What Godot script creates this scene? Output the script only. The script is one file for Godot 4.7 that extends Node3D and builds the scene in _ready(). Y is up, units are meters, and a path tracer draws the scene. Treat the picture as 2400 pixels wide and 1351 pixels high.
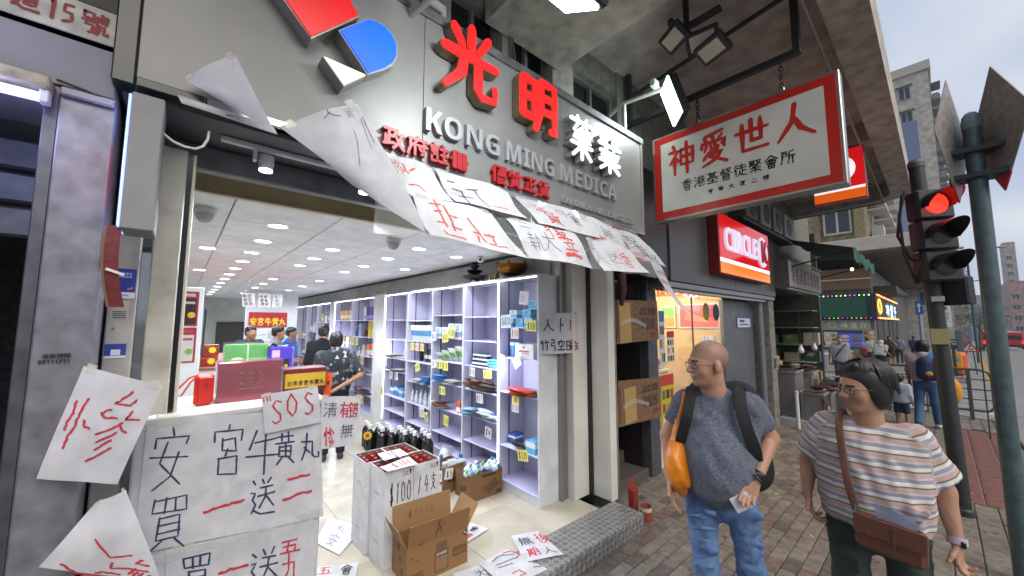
extends Node3D
# A street-corner pharmacy front. x runs along the facade (away down the street), z towards the road, y up; metres.
var rng := RandomNumberGenerator.new()
var mats := {}
var texs := {}
var used_names := {}
var meshes := {}
# ------------------------------------------------------------------ mesh builder
class MB:
	var v := PackedVector3Array()
	var n := PackedVector3Array()
	var uv := PackedVector2Array()
	var c := PackedColorArray()
	var ix := PackedInt32Array()
	var col := Color.WHITE
	var colored := false
	func put(p: Vector3, nn: Vector3, t := Vector2.ZERO) -> int:
		v.append(p); n.append(nn); uv.append(t); c.append(col)
		return v.size() - 1
	func tri(a: Vector3, b: Vector3, d: Vector3) -> void:
		var nn := (d - a).cross(b - a).normalized()
		var i := put(a, nn); put(b, nn, Vector2(1, 0)); put(d, nn, Vector2(1, 1))
		ix.append_array([i, i + 1, i + 2])
	func quad(a: Vector3, b: Vector3, d: Vector3, e: Vector3) -> void:   # clockwise seen from the front
		var nn := (d - a).cross(b - a).normalized()
		if nn == Vector3.ZERO: nn = (e - a).cross(d - a).normalized()
		var i := put(a, nn, Vector2(0, 0)); put(b, nn, Vector2(1, 0)); put(d, nn, Vector2(1, 1)); put(e, nn, Vector2(0, 1))
		ix.append_array([i, i + 1, i + 2, i, i + 2, i + 3])
	func hull8(p: Array) -> void:    # 0-3 bottom ring (-x-z, x-z, x z, -x z), 4-7 top ring
		quad(p[4], p[5], p[6], p[7]); quad(p[3], p[2], p[1], p[0])
		quad(p[7], p[6], p[2], p[3]); quad(p[5], p[4], p[0], p[1])
		quad(p[6], p[5], p[1], p[2]); quad(p[4], p[7], p[3], p[0])
	func box(o: Vector3, s: Vector3, b := Basis(), bev := 0.0) -> MB:
		var h := s * 0.5
		if bev <= 0.0:
			var p := []
			for y in [-1, 1]:
				for q in [[-1, -1], [1, -1], [1, 1], [-1, 1]]:
					p.append(o + b * Vector3(q[0] * h.x, y * h.y, q[1] * h.z))
			hull8(p)
			return self
		bev = minf(bev, minf(h.x, minf(h.y, h.z)) * 0.9)
		var k := h - Vector3.ONE * bev
		for ax in 3:
			var u := (ax + 1) % 3
			var w := (ax + 2) % 3
			for sg in [-1.0, 1.0]:
				var q := []
				for e in [[-1, -1], [1, -1], [1, 1], [-1, 1]]:
					var t := Vector3.ZERO
					t[ax] = sg * h[ax]; t[u] = e[0] * k[u]; t[w] = e[1] * k[w]
					q.append(o + b * t)
				if sg > 0: quad(q[3], q[2], q[1], q[0])
				else: quad(q[0], q[1], q[2], q[3])
			for su in [-1.0, 1.0]:
				for sw in [-1.0, 1.0]:
					var q := []
					for e in [[-1, 0], [1, 0], [1, 1], [-1, 1]]:
						var t := Vector3.ZERO
						t[ax] = e[0] * k[ax]
						t[u] = su * (h[u] if e[1] == 0 else k[u])
						t[w] = sw * (k[w] if e[1] == 0 else h[w])
						q.append(o + b * t)
					if su * sw < 0: quad(q[3], q[2], q[1], q[0])
					else: quad(q[0], q[1], q[2], q[3])
		for sx in [-1.0, 1.0]:
			for sy in [-1.0, 1.0]:
				for sz in [-1.0, 1.0]:
					var a := o + b * Vector3(sx * h.x, sy * k.y, sz * k.z)
					var d := o + b * Vector3(sx * k.x, sy * h.y, sz * k.z)
					var e := o + b * Vector3(sx * k.x, sy * k.y, sz * h.z)
					if sx * sy * sz > 0: tri(a, e, d)
					else: tri(a, d, e)
		return self
	func bx(a: Vector3, b: Vector3, bev := 0.0) -> MB:
		return box((a + b) * 0.5, (b - a).abs(), Basis(), bev)
	func tube(pts: Array, r, sides := 8, caps := true) -> MB:
		var base := v.size()
		var m := pts.size()
		var up := Vector3.UP
		var d0: Vector3 = (pts[1] - pts[0]).normalized()
		if absf(d0.dot(up)) > 0.9: up = Vector3.RIGHT
		for i in m:
			var d: Vector3 = (pts[mini(i + 1, m - 1)] - pts[maxi(i - 1, 0)]).normalized()
			var s := up.cross(d).normalized()
			up = d.cross(s).normalized()
			var rr: float = r[i] if r is Array else r
			for k in sides + 1:
				var a := TAU * k / sides
				var nn := s * cos(a) + up * sin(a)
				put(pts[i] + nn * rr, nn, Vector2(float(k) / sides, float(i)))
		var w := sides + 1
		for i in m - 1:
			for k in sides:
				var a := base + i * w + k
				ix.append_array([a, a + w, a + 1, a + 1, a + w, a + w + 1])
		if caps:
			for e in [0, m - 1]:
				var d: Vector3 = (pts[1] - pts[0]) if e == 0 else (pts[m - 1] - pts[m - 2])
				var nn := -d.normalized() if e == 0 else d.normalized()
				var cc := put(pts[e], nn)
				var first := v.size()
				for k in w: put(v[base + e * w + k], nn)
				for k in sides:
					if e != 0: ix.append_array([cc, first + k + 1, first + k])
					else: ix.append_array([cc, first + k, first + k + 1])
		return self
	func lathe(prof: Array, o := Vector3.ZERO, sides := 16, b := Basis()) -> MB:   # prof: Vector2(radius, height) from bottom to top
		var m := prof.size()
		for i in m - 1:
			var p: Vector2 = prof[i]
			var q: Vector2 = prof[i + 1]
			var e := q - p
			if e.length() < 1e-6: continue
			var nr := Vector2(e.y, -e.x).normalized()
			var base := v.size()
			for k in sides + 1:
				var a := TAU * k / sides
				var dir := Vector3(cos(a), 0, sin(a))
				var nn := b * (dir * nr.x + Vector3.UP * nr.y).normalized()
				put(o + b * (dir * p.x + Vector3.UP * p.y), nn, Vector2(float(k) / sides, 0))
				put(o + b * (dir * q.x + Vector3.UP * q.y), nn, Vector2(float(k) / sides, 1))
			for k in sides:
				var a := base + k * 2
				ix.append_array([a, a + 2, a + 1, a + 2, a + 3, a + 1])
		return self
	func prism(poly: PackedVector2Array, x: Transform3D, depth: float) -> MB:    # poly in the local xy plane, pushed along local z
		var pl := poly
		var ar := 0.0
		for i in pl.size(): ar += pl[i].cross(pl[(i + 1) % pl.size()])
		if ar < 0.0: pl.reverse()
		var t := Geometry2D.triangulate_polygon(pl)
		var nz := x.basis.z.normalized()
		var top := v.size()
		for q in pl: put(x * Vector3(q.x, q.y, depth), nz, q)
		var bot := v.size()
		for q in pl: put(x * Vector3(q.x, q.y, 0), -nz, q)
		for i in range(0, t.size(), 3):
			var a := pl[t[i]]; var bb := pl[t[i + 1]]; var cc := pl[t[i + 2]]
			var ccw := (bb - a).cross(cc - a) > 0
			if ccw:
				ix.append_array([top + t[i], top + t[i + 2], top + t[i + 1], bot + t[i], bot + t[i + 1], bot + t[i + 2]])
			else:
				ix.append_array([top + t[i], top + t[i + 1], top + t[i + 2], bot + t[i], bot + t[i + 2], bot + t[i + 1]])
		if depth != 0.0:
			for i in pl.size():
				var a := pl[i]; var d := pl[(i + 1) % pl.size()]
				quad(x * Vector3(a.x, a.y, depth), x * Vector3(d.x, d.y, depth), x * Vector3(d.x, d.y, 0), x * Vector3(a.x, a.y, 0))
		return self
	func grid(nu: int, nv: int, f: Callable) -> MB:    # f(u, v) -> point; u to the right, v downwards, seen from the front
		var base := v.size()
		for j in nv + 1:
			for i in nu + 1:
				var a := float(i) / nu
				var d := float(j) / nv
				put(f.call(a, d), Vector3.ZERO, Vector2(a, d))
		var w := nu + 1
		for j in nv:
			for i in nu:
				var a := base + j * w + i
				for t in [[a, a + 1, a + w + 1], [a, a + w + 1, a + w]]:
					ix.append_array(t)
					var nn := (v[t[2]] - v[t[0]]).cross(v[t[1]] - v[t[0]])
					for e in t: n[e] += nn
		for i in range(base, v.size()): n[i] = n[i].normalized()
		return self
	func ball(o: Vector3, r: Vector3, nu := 10, nv := 6, wob := 0.0, sd := 0) -> MB:
		var base := v.size()
		var g := RandomNumberGenerator.new()
		g.seed = sd
		for j in nv + 1:
			for i in nu + 1:
				var a := TAU * (i % nu) / nu
				var e := PI * j / nv
				var d := Vector3(sin(e) * cos(a), cos(e), sin(e) * sin(a))
				var k := 1.0
				if wob > 0.0: k = 1.0 + wob * sin(float((i % nu) * 37 + j * 91 + sd * 13))
				if (j == 0 or j == nv): k = 1.0
				put(o + d * r * k, (d / r).normalized(), Vector2(float(i) / nu, float(j) / nv))
		var w := nu + 1
		for j in nv:
			for i in nu:
				var a := base + j * w + i
				ix.append_array([a, a + w, a + 1, a + 1, a + w, a + w + 1])
		return self
	func mesh() -> ArrayMesh:
		var a := []
		a.resize(Mesh.ARRAY_MAX)
		a[Mesh.ARRAY_VERTEX] = v; a[Mesh.ARRAY_NORMAL] = n; a[Mesh.ARRAY_TEX_UV] = uv; a[Mesh.ARRAY_INDEX] = ix
		if colored: a[Mesh.ARRAY_COLOR] = c
		var m := ArrayMesh.new()
		m.add_surface_from_arrays(Mesh.PRIMITIVE_TRIANGLES, a)
		return m
# ------------------------------------------------------------------ materials
func gray_tex(key: String) -> ImageTexture:
	if texs.has(key): return texs[key]
	var f := FastNoiseLite.new()
	f.seed = hash(key) % 1000
	var s := 256
	var lo := 0.82
	var hi := 1.0
	var pw := 1.0
	f.fractal_octaves = 4
	match key:
		"soft": f.frequency = 0.012; lo = 0.88
		"grime": f.frequency = 0.045; lo = 0.66; pw = 0.7; f.fractal_octaves = 5
		"stain": f.frequency = 0.03; lo = 0.48; pw = 0.5; f.fractal_octaves = 6
		"speck": f.frequency = 0.35; lo = 0.45; f.fractal_octaves = 2
		"fine": f.frequency = 0.2; lo = 0.8; f.fractal_octaves = 3
		"brush": f.frequency = 0.05; lo = 0.78; f.fractal_octaves = 5
		"weave": f.frequency = 0.15; lo = 0.72
		"heather": f.frequency = 0.11; lo = 0.42; f.fractal_octaves = 3
		"denim": f.frequency = 0.03; lo = 0.6
		"crack": f.noise_type = FastNoiseLite.TYPE_CELLULAR; f.frequency = 0.05; lo = 0.6
	var im: Image
	if key == "brush":
		im = f.get_seamless_image(16, s); im.resize(s, s, Image.INTERPOLATE_BILINEAR)
	elif key == "heather":
		im = f.get_seamless_image(80, s); im.resize(s, s, Image.INTERPOLATE_BILINEAR)
	else: im = f.get_seamless_image(s, s)
	im.convert(Image.FORMAT_RGB8)
	var d := im.get_data()
	var out := PackedByteArray()
	out.resize(d.size())
	for i in range(0, d.size(), 3):
		var t := pow(d[i] / 255.0, pw)
		if key == "weave":
			var px := (i / 3) % s
			var py := (i / 3) / s
			t *= 0.75 + 0.25 * float((px / 2 + py / 2) % 2)
		if key == "denim":
			var px := (i / 3) % s
			var py := (i / 3) / s
			t = t * 0.8 + 0.2 * float((px + py) % 4 < 2)
		var g := int(255.0 * lerpf(lo, hi, t))
		out[i] = g; out[i + 1] = g; out[i + 2] = g
	im = Image.create_from_data(im.get_width(), im.get_height(), false, Image.FORMAT_RGB8, out)
	texs[key] = ImageTexture.create_from_image(im)
	texs[key + "_im"] = im
	return texs[key]
func bump_tex(key: String, k := 4.0) -> ImageTexture:
	var kk := key + "_n%d" % int(k)
	if texs.has(kk): return texs[kk]
	gray_tex(key)
	var im: Image = texs[key + "_im"].duplicate()
	im.convert(Image.FORMAT_RGBA8)
	im.bump_map_to_normal_map(k)
	texs[kk] = ImageTexture.create_from_image(im)
	return texs[kk]
# colour is sRGB; o: t texture, s its scale, b bump texture, m metallic, e emission, a alpha, back backlight, cc clearcoat, world
func mt(hex: String, rough := 0.6, o := {}) -> StandardMaterial3D:
	var key := hex + str(rough) + str(o)
	if mats.has(key): return mats[key]
	var m := StandardMaterial3D.new()
	m.albedo_color = Color(hex)
	m.roughness = rough
	m.metallic = o.get("m", 0.0)
	var s: float = o.get("s", 1.0)
	if o.has("t"): m.albedo_texture = gray_tex(o.t)
	if o.has("b"):
		m.normal_enabled = true
		m.normal_texture = bump_tex(o.b, o.get("bk", 4.0))
		m.normal_scale = o.get("bs", 1.0)
	if o.has("t") or o.has("b"):
		m.uv1_triplanar = true
		m.uv1_world_triplanar = o.get("world", true)
		m.uv1_scale = Vector3.ONE * s
	if o.has("e"):
		m.emission_enabled = true
		m.emission = Color(o.get("ec", hex))
		m.emission_energy_multiplier = o.e
	if o.has("a"):
		m.transparency = BaseMaterial3D.TRANSPARENCY_ALPHA
		m.albedo_color.a = o.a
	if o.has("back"):
		m.backlight_enabled = true
		m.backlight = Color(1, 1, 1) * o.back
	if o.has("cc"):
		m.clearcoat_enabled = true
		m.clearcoat = o.cc
		m.clearcoat_roughness = 0.15
	if o.has("sss"):
		m.subsurf_scatter_enabled = true
		m.subsurf_scatter_strength = o.sss
	if o.has("vc"): m.vertex_color_use_as_albedo = true
	if o.has("rim"):
		m.rim_enabled = true
		m.rim = o.rim
	m.cull_mode = BaseMaterial3D.CULL_DISABLED
	mats[key] = m
	return m
# ------------------------------------------------------------------ nodes
func numbered(s: String) -> String:
	var k: int = used_names.get(s, 0)
	used_names[s] = k + 1
	return s if k == 0 else "%s_%03d" % [s, k]
func thing(called: String, label: String, cat: String, at := Vector3.ZERO, turn := 0.0, group := "") -> Node3D:
	var o := Node3D.new()
	o.name = numbered(called)
	add_child(o)
	o.position = at
	o.rotation.y = turn
	o.set_meta("label", label)
	o.set_meta("category", cat)
	if group: o.set_meta("group", group)
	return o
func part(p: Node, called: String, g, m: Material, label := "") -> MeshInstance3D:
	var o := MeshInstance3D.new()
	o.mesh = g.mesh() if g is MB else g
	o.material_override = m
	o.name = called
	p.add_child(o, true)
	if label: o.set_meta("label", label)
	return o
func struct(called: String, g: MB, m: Material) -> MeshInstance3D:
	var o := MeshInstance3D.new()
	o.mesh = g.mesh()
	o.material_override = m
	o.name = numbered(called)
	add_child(o)
	o.set_meta("kind", "structure")
	return o
func setting(called: String) -> Node3D:
	var o := Node3D.new()
	o.name = numbered(called)
	add_child(o)
	o.set_meta("kind", "structure")
	return o
func copy(src: Node3D, called: String, label: String, at: Vector3, turn := 0.0) -> Node3D:
	var c: Node3D = src.duplicate()
	c.name = numbered(called)
	add_child(c)
	c.position = at
	c.rotation.y = turn
	c.set_meta("label", label)
	return c
func rot(x := 0.0, y := 0.0, z := 0.0) -> Basis:
	return Basis.from_euler(V(deg_to_rad(x), deg_to_rad(y), deg_to_rad(z)))
# lettering of a given width and height; x is the transform of its centre
var fonts := {}
func text(p: Node, called: String, s: String, w: float, h: float, depth: float, m: Material, x: Transform3D, bold := true, serif := false) -> MeshInstance3D:
	var fk := "%s%s" % [bold, serif]
	if not fonts.has(fk):
		var f := SystemFont.new()
		f.font_names = PackedStringArray(["Droid Serif" if serif else "Droid Sans"])
		f.font_weight = 700 if bold else 400
		fonts[fk] = f
	var t := TextMesh.new()
	t.font = fonts[fk]
	t.text = s
	t.font_size = 48
	t.pixel_size = 0.01
	t.depth = 0.1
	t.curve_step = 4.0
	var bb := t.get_aabb()
	var o := MeshInstance3D.new()
	o.mesh = t
	o.material_override = m
	o.name = called
	p.add_child(o, true)
	var sc := V(w / maxf(bb.size.x, 0.001), h / maxf(bb.size.y, 0.001), depth / 0.1)
	var ctr := bb.get_center()
	o.transform = x * Transform3D(Basis.from_scale(sc), V(-ctr.x * sc.x, -ctr.y * sc.y, .0))
	return o
# ------------------------------------------------------------------ brush strokes
var G := {
	"光": "50 5 50 42;22 14 34 32;78 10 64 32;8 45 92 45;38 45 34 70 10 94;62 45 62 85 68 92 92 90 92 74",
	"明": "12 18 12 78;12 18 40 18 40 78;12 46 40 46;12 78 40 78;56 10 56 60 42 95;56 10 90 10 90 92 80 90;56 35 90 35;56 60 90 60",
	"藥": "5 14 95 14;32 4 32 24;68 4 68 24;38 34 62 34 62 58 38 58 38 34;38 46 62 46;50 26 46 34;26 28 16 38 28 40 14 54 30 54;74 28 84 38 72 40 86 54 70 54;8 66 92 66;50 58 50 98;48 68 14 94;52 68 86 94",
	"業": "35 4 35 24;65 4 65 24;14 8 24 22;86 8 76 22;5 26 95 26;30 30 36 40;70 30 64 40;12 44 88 44;18 56 82 56;8 70 92 70;50 44 50 98;46 72 12 94;54 72 88 94",
	"政": "8 12 48 12;28 12 28 76;28 42 46 42;14 42 14 78;6 84 50 72;64 6 50 36;60 24 94 24;84 24 74 60 48 94;60 40 72 70 94 94",
	"府": "50 4 50 14;10 18 92 18;16 18 16 60 6 94;42 26 26 52;36 44 36 92;48 46 94 46;76 30 76 88 66 86;56 58 64 70",
	"註": "22 4 28 12;6 20 44 20;12 32 40 32;12 44 40 44;12 58 40 58 40 90 12 90 12 58;66 4 72 14;52 26 94 26;56 56 90 56;72 26 72 88;48 90 96 90",
	"冊": "16 12 16 92;16 12 42 12 42 92;58 12 58 92;58 12 86 12 86 92;4 50 96 50;30 12 30 92;72 12 72 92",
	"優": "24 6 8 42;18 28 18 96;34 10 94 10;62 10 58 20;44 20 82 20 82 48 44 48 44 20;44 34 82 34;34 56 94 56 90 66;44 64 38 74;54 62 56 74 74 74;80 62 84 70;58 76 38 92;50 82 82 82 60 96 40 100;54 86 92 100",
	"質": "28 8 10 14;14 14 10 42;14 24 46 24;34 24 34 44;74 6 56 12;58 14 54 42;58 24 94 24;78 24 78 44;26 50 76 50 76 82 26 82 26 50;26 60 76 60;26 71 76 71;38 84 16 98;62 84 88 98",
	"正": "12 14 88 14;50 14 50 88;50 48 84 48;24 44 24 88;6 88 94 88",
	"貨": "34 4 12 30;24 20 24 46;78 6 50 20;54 6 54 34 62 38 90 36 90 26;26 48 76 48 76 82 26 82 26 48;26 59 76 59;26 70 76 70;38 84 16 98;62 84 88 98",
	"神": "22 6 28 16;8 24 40 24 10 60;26 46 26 96;32 48 42 58;50 24 92 24 92 70 50 70 50 24;50 46 92 46;71 4 71 98",
	"愛": "78 4 22 12;20 18 28 28;46 16 50 26;76 16 66 28;10 44 12 32 88 32 84 42;26 42 20 54;40 40 42 54 64 54 64 48;52 38 56 46;78 42 84 52;40 56 16 78;34 66 76 66 52 86 14 98;36 72 88 98",
	"世": "6 36 94 36;24 14 24 88 92 88;50 6 50 64;76 8 76 64;50 64 76 64",
	"人": "52 6 44 50 8 92;48 38 64 70 94 92",
	"香": "70 4 28 14;6 24 94 24;50 12 50 46;46 28 12 48;54 28 88 48;30 54 70 54 70 96 30 96 30 54;30 74 70 74",
	"港": "14 8 24 18;6 32 18 42;8 92 26 60;36 20 92 20;50 6 50 40;76 6 76 40;30 40 96 40;48 42 32 62;78 42 94 62;48 56 76 56 76 70 48 70;48 56 48 90 90 90 90 80",
	"基": "10 14 90 14;32 4 32 50;68 4 68 50;32 26 68 26;32 38 68 38;4 50 96 50;30 52 10 72;70 52 92 72;30 74 70 74;50 60 50 92;10 92 90 92",
	"督": "26 4 26 28;26 14 44 14;8 28 46 28;28 28 28 50;14 36 8 48;38 36 46 46;54 8 90 8 70 34 50 48;58 16 74 36 94 48;26 54 74 54 74 98 26 98 26 54;26 68 74 68;26 82 74 82",
	"徒": "26 6 6 26;28 26 6 50;18 42 18 96;40 16 90 16;64 4 64 34;34 34 96 34;66 34 66 90;66 58 90 58;48 54 46 74 34 94;46 74 60 90 96 94",
	"聚": "6 8 52 8;14 8 14 42;42 8 42 40;14 20 42 20;14 30 42 30;6 44 52 38;58 10 90 10 76 30 54 44;60 16 74 32 94 42;70 46 30 54;50 52 50 98;46 60 14 66;44 74 10 92;56 60 86 66;56 74 90 94",
	"會": "50 4 6 40;50 4 94 40;32 34 68 34;22 44 78 44 78 64 22 64 22 44;50 44 50 64;36 48 40 58;64 48 60 58;30 70 70 70 70 98 30 98 30 70;30 84 70 84",
	"所": "8 8 44 8;14 20 42 20 42 40 14 40;14 20 14 60 6 94;86 6 58 16;58 16 58 60 48 94;58 42 96 42;80 42 80 98",
	"譽": "22 6 22 36;40 4 40 36;60 4 60 36;78 6 78 36;22 20 40 20;60 20 78 20;4 40 96 40;26 52 74 52;26 62 74 62;30 72 70 72 70 96 30 96 30 72",
	"華": "6 12 94 12;32 4 32 22;68 4 68 22;16 32 84 32;32 24 32 56;68 24 68 56;6 44 94 44;16 58 84 58;4 74 96 74;50 24 50 98",
	"大": "8 34 92 34;50 6 46 50 8 94;50 40 66 70 94 94",
	"廈": "50 2 50 10;10 12 94 12;14 12 14 60 4 94;26 22 88 22;40 30 76 30 76 54 40 54 40 30;40 38 76 38;40 46 76 46;46 60 30 76;40 66 74 66 52 84 26 96;42 72 90 96",
	"二": "20 26 80 26;6 82 94 82",
	"樓": "6 30 40 30;24 6 24 96;22 34 6 64;26 36 40 54;50 10 88 10 88 24 50 24 50 10;46 34 92 34;46 44 92 44;69 4 69 50;44 62 96 62;64 52 52 80 84 96;82 64 74 82 46 98",
	"道": "46 4 52 12;78 4 70 12;34 16 94 16;62 16 56 26;46 26 82 26 82 74 46 74 46 26;46 42 82 42;46 58 82 58;12 10 22 20;6 36 24 36 10 56 24 70 6 90;14 82 40 96 96 94",
	"號": "10 8 42 8 42 32 10 32 10 8;4 44 48 44;22 44 16 60 42 60 40 88 28 94;72 4 72 18;72 10 92 10;56 20 94 20 90 30;56 20 56 60 46 92;62 34 88 30;74 22 74 40 90 40;68 52 66 74 56 94;82 52 82 86 96 90 96 80",
	"安": "50 2 54 14;12 36 14 18 90 18 84 34;44 28 30 62 78 96;70 44 56 80 16 98;6 52 94 52",
	"宮": "50 2 52 12;10 34 12 16 90 16 86 32;30 30 70 30 70 50 30 50 30 30;48 50 42 62;22 62 78 62 78 94 22 94 22 62",
	"牛": "28 8 12 44;24 28 84 28;6 58 96 58;54 4 54 98",
	"黃": "10 16 90 16;34 4 34 30;66 4 66 30;6 34 94 34;50 34 50 76;22 44 78 44 78 76 22 76 22 44;22 60 78 60;36 80 12 98;64 80 90 98",
	"丸": "10 36 66 36 64 80 76 92 94 88 94 74;38 6 34 56 8 94;20 52 50 74",
	"買": "14 8 86 8 86 32 14 32 14 8;38 8 38 32;62 8 62 32;26 42 74 42 74 80 26 80 26 42;26 54 74 54;26 67 74 67;38 82 14 98;62 82 88 98",
	"一": "6 56 30 55 60 51 94 48",
	"送": "48 6 56 18;82 4 72 18;40 28 90 28;34 46 96 46;66 28 62 56 38 80;64 48 92 78;12 10 22 20;6 38 24 38 10 56 24 72 6 90;14 84 40 96 96 94",
	"五": "14 12 86 12;46 12 34 88;20 46 76 46 72 88;6 88 94 88",
	"九": "8 38 70 38 66 82 78 92 94 86;42 6 38 56 8 94",
	"卜": "44 6 44 96;46 40 74 58",
	"竹": "24 6 8 36;14 24 46 24;32 24 32 96;66 6 54 36;60 24 94 24;78 24 78 90 70 94",
	"弓": "24 10 76 10 76 34 26 34 22 58 80 58 76 92 60 96",
	"空": "50 2 52 12;10 30 12 14 90 14 86 28;38 24 20 46;60 24 64 42 88 42;26 58 76 58;50 58 50 92;8 92 94 92",
	"白": "48 2 38 18;20 18 82 18 82 94 20 94 20 18;20 54 82 54",
	"鍵": "26 4 6 30;26 4 46 26;14 34 40 34;8 52 46 52;26 34 26 90;12 62 18 78;40 62 36 76;6 92 46 86;62 14 90 14 90 38 62 38;58 26 98 26;62 50 92 50;76 4 76 78;60 64 96 64;50 20 56 20 50 50 58 50 48 90;50 74 66 92 98 94",
	"支": "12 22 88 22;50 4 50 42;22 42 74 42 48 76 10 96;32 52 60 82 94 96",
	"維": "26 6 10 28 34 30 10 50;26 44 38 54;22 50 22 70;10 76 6 88;24 74 24 86;38 72 44 84;58 6 42 40;52 26 52 96;70 8 76 20;52 26 94 26;52 48 90 48;52 68 90 68;52 92 96 92;72 26 72 92",
	"新": "26 4 30 12;6 16 50 16;18 22 22 34;40 22 34 34;4 38 52 38;8 54 50 54;28 38 28 96;26 58 6 82;32 58 50 74;88 6 62 16;62 16 62 60 54 94;62 42 98 42;82 42 82 98",
	"捲": "6 26 34 26;22 6 22 88 12 90;6 64 36 50;52 6 58 14;84 6 78 14;40 20 96 20;38 36 98 36;68 10 60 40 38 58;72 38 98 56;52 54 82 54 82 70 54 70 54 92 90 92 92 82",
	"閘": "8 6 8 96;8 6 40 6 40 34 8 34;8 20 40 20;60 6 92 6 92 94 84 94;60 6 60 34 92 34;60 20 92 20;30 44 72 44 72 72 30 72 30 44;30 58 72 58;51 44 51 96",
	"味": "8 22 34 22 34 68 8 68 8 22;48 24 90 24;40 46 96 46;68 4 68 98;66 48 38 82;70 48 96 80",
	"仔": "28 6 8 44;20 32 20 96;42 16 84 16 62 36;64 36 64 92 52 88;36 50 96 50",
	"昌": "28 6 72 6 72 42 28 42 28 6;28 24 72 24;20 50 80 50 80 96 20 96 20 50;20 73 80 73",
	"無": "24 4 10 26;20 18 90 18;6 40 96 40;10 64 92 64;24 18 24 64;44 18 44 64;62 18 62 64;80 18 80 64;16 76 10 94;38 76 40 92;60 76 64 92;82 76 94 94",
	"後": "26 6 6 26;28 26 6 50;18 42 18 96;60 4 46 22 66 24 42 44 90 42;78 30 90 44;58 50 40 70;52 58 84 58 62 82 38 98;54 66 94 98",
	"期": "6 20 50 20;16 6 16 68;40 6 40 68;16 36 40 36;16 52 40 52;4 68 54 68;18 72 8 94;38 72 50 90;62 10 62 60 52 96;62 10 92 10 92 92 82 92;62 34 92 34;62 60 92 60",
	"北": "36 8 36 94;8 34 36 34;6 80 36 66;62 8 62 84 70 92 96 90 96 74;90 28 62 46",
	"京": "50 2 52 12;6 18 94 18;24 30 76 30 76 50 24 50 24 30;50 50 50 92 40 92;30 62 12 84;70 62 90 84",
	"執": "10 16 46 16;28 4 28 34;4 34 52 34;16 42 20 54;40 42 34 54;8 58 48 58;4 74 52 74;28 58 28 96;60 26 88 26 86 80 94 90 98 80;74 6 72 50 54 94;58 46 72 62",
	"笠": "22 4 10 22;16 14 44 14;30 14 34 24;62 4 54 20;58 14 92 14;74 14 80 24;50 30 52 40;12 44 88 44;30 54 38 80;70 52 60 80;6 88 94 88",
	"清": "14 8 24 18;6 32 18 42;8 92 26 60;40 12 92 12;44 26 88 26;32 40 98 40;66 2 66 40;46 50 44 94;46 50 86 50 86 92 78 92;46 64 86 64;46 78 86 78",
	"慘": "20 6 18 94;8 30 4 46;30 26 36 38;60 6 46 18 72 20;50 26 42 36;56 26 60 40;76 26 88 36;66 40 40 62;76 58 48 74;84 66 54 84;92 76 50 98",
	"注": "14 8 24 18;6 34 18 44;8 92 26 60;60 4 68 14;38 24 94 24;42 54 90 54;66 24 66 90;32 90 98 90",
	"意": "50 2 52 10;16 14 84 14;34 18 40 28;66 18 60 28;6 32 94 32;28 40 72 40 72 64 28 64 28 40;28 52 72 52;18 74 10 92;34 72 36 92 66 92 68 82;50 70 56 80;80 74 90 88",
	"有": "8 20 92 20;44 4 34 40 8 66;36 40 36 96;36 40 80 40 80 94 70 92;36 58 80 58;36 74 80 74",
	"錯": "26 4 6 30;26 4 46 26;14 34 40 34;8 52 46 52;26 34 26 90;6 92 46 86;52 20 98 20;62 6 62 40;86 6 86 40;50 40 98 40;58 52 90 52 90 94 58 94 58 52;58 73 90 73",
	"$": "70 22 50 14 30 24 32 42 66 56 70 76 50 88 28 78;46 2 46 98;56 2 56 98",
	"0": "50 8 26 24 20 52 28 84 50 94 74 82 80 50 72 20 50 8",
	"1": "44 18 56 6 50 96",
	"2": "24 26 40 8 66 12 72 30 24 92 80 90",
	"3": "26 14 70 10 42 44 72 62 60 90 24 90",
	"4": "52 6 18 60 84 58;62 30 58 98",
	"5": "72 8 34 10 30 44 66 46 70 80 28 94",
	"6": "66 6 32 40 26 80 56 94 72 70 48 56 28 70",
	"7": "22 12 76 10 46 96",
	"8": "62 14 36 18 34 36 68 62 62 90 34 88 32 66 64 38 62 14",
	"9": "68 28 44 36 34 20 56 8 70 24 62 94",
	"S": "78 14 50 8 30 26 46 46 70 62 66 84 38 94 18 84",
	"O": "50 8 24 28 22 66 46 92 74 76 80 40 62 12 50 8",
	"!": "50 6 46 60;44 88 46 94",
	"/": "66 4 36 98",
}
var lift_step := 0
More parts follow.
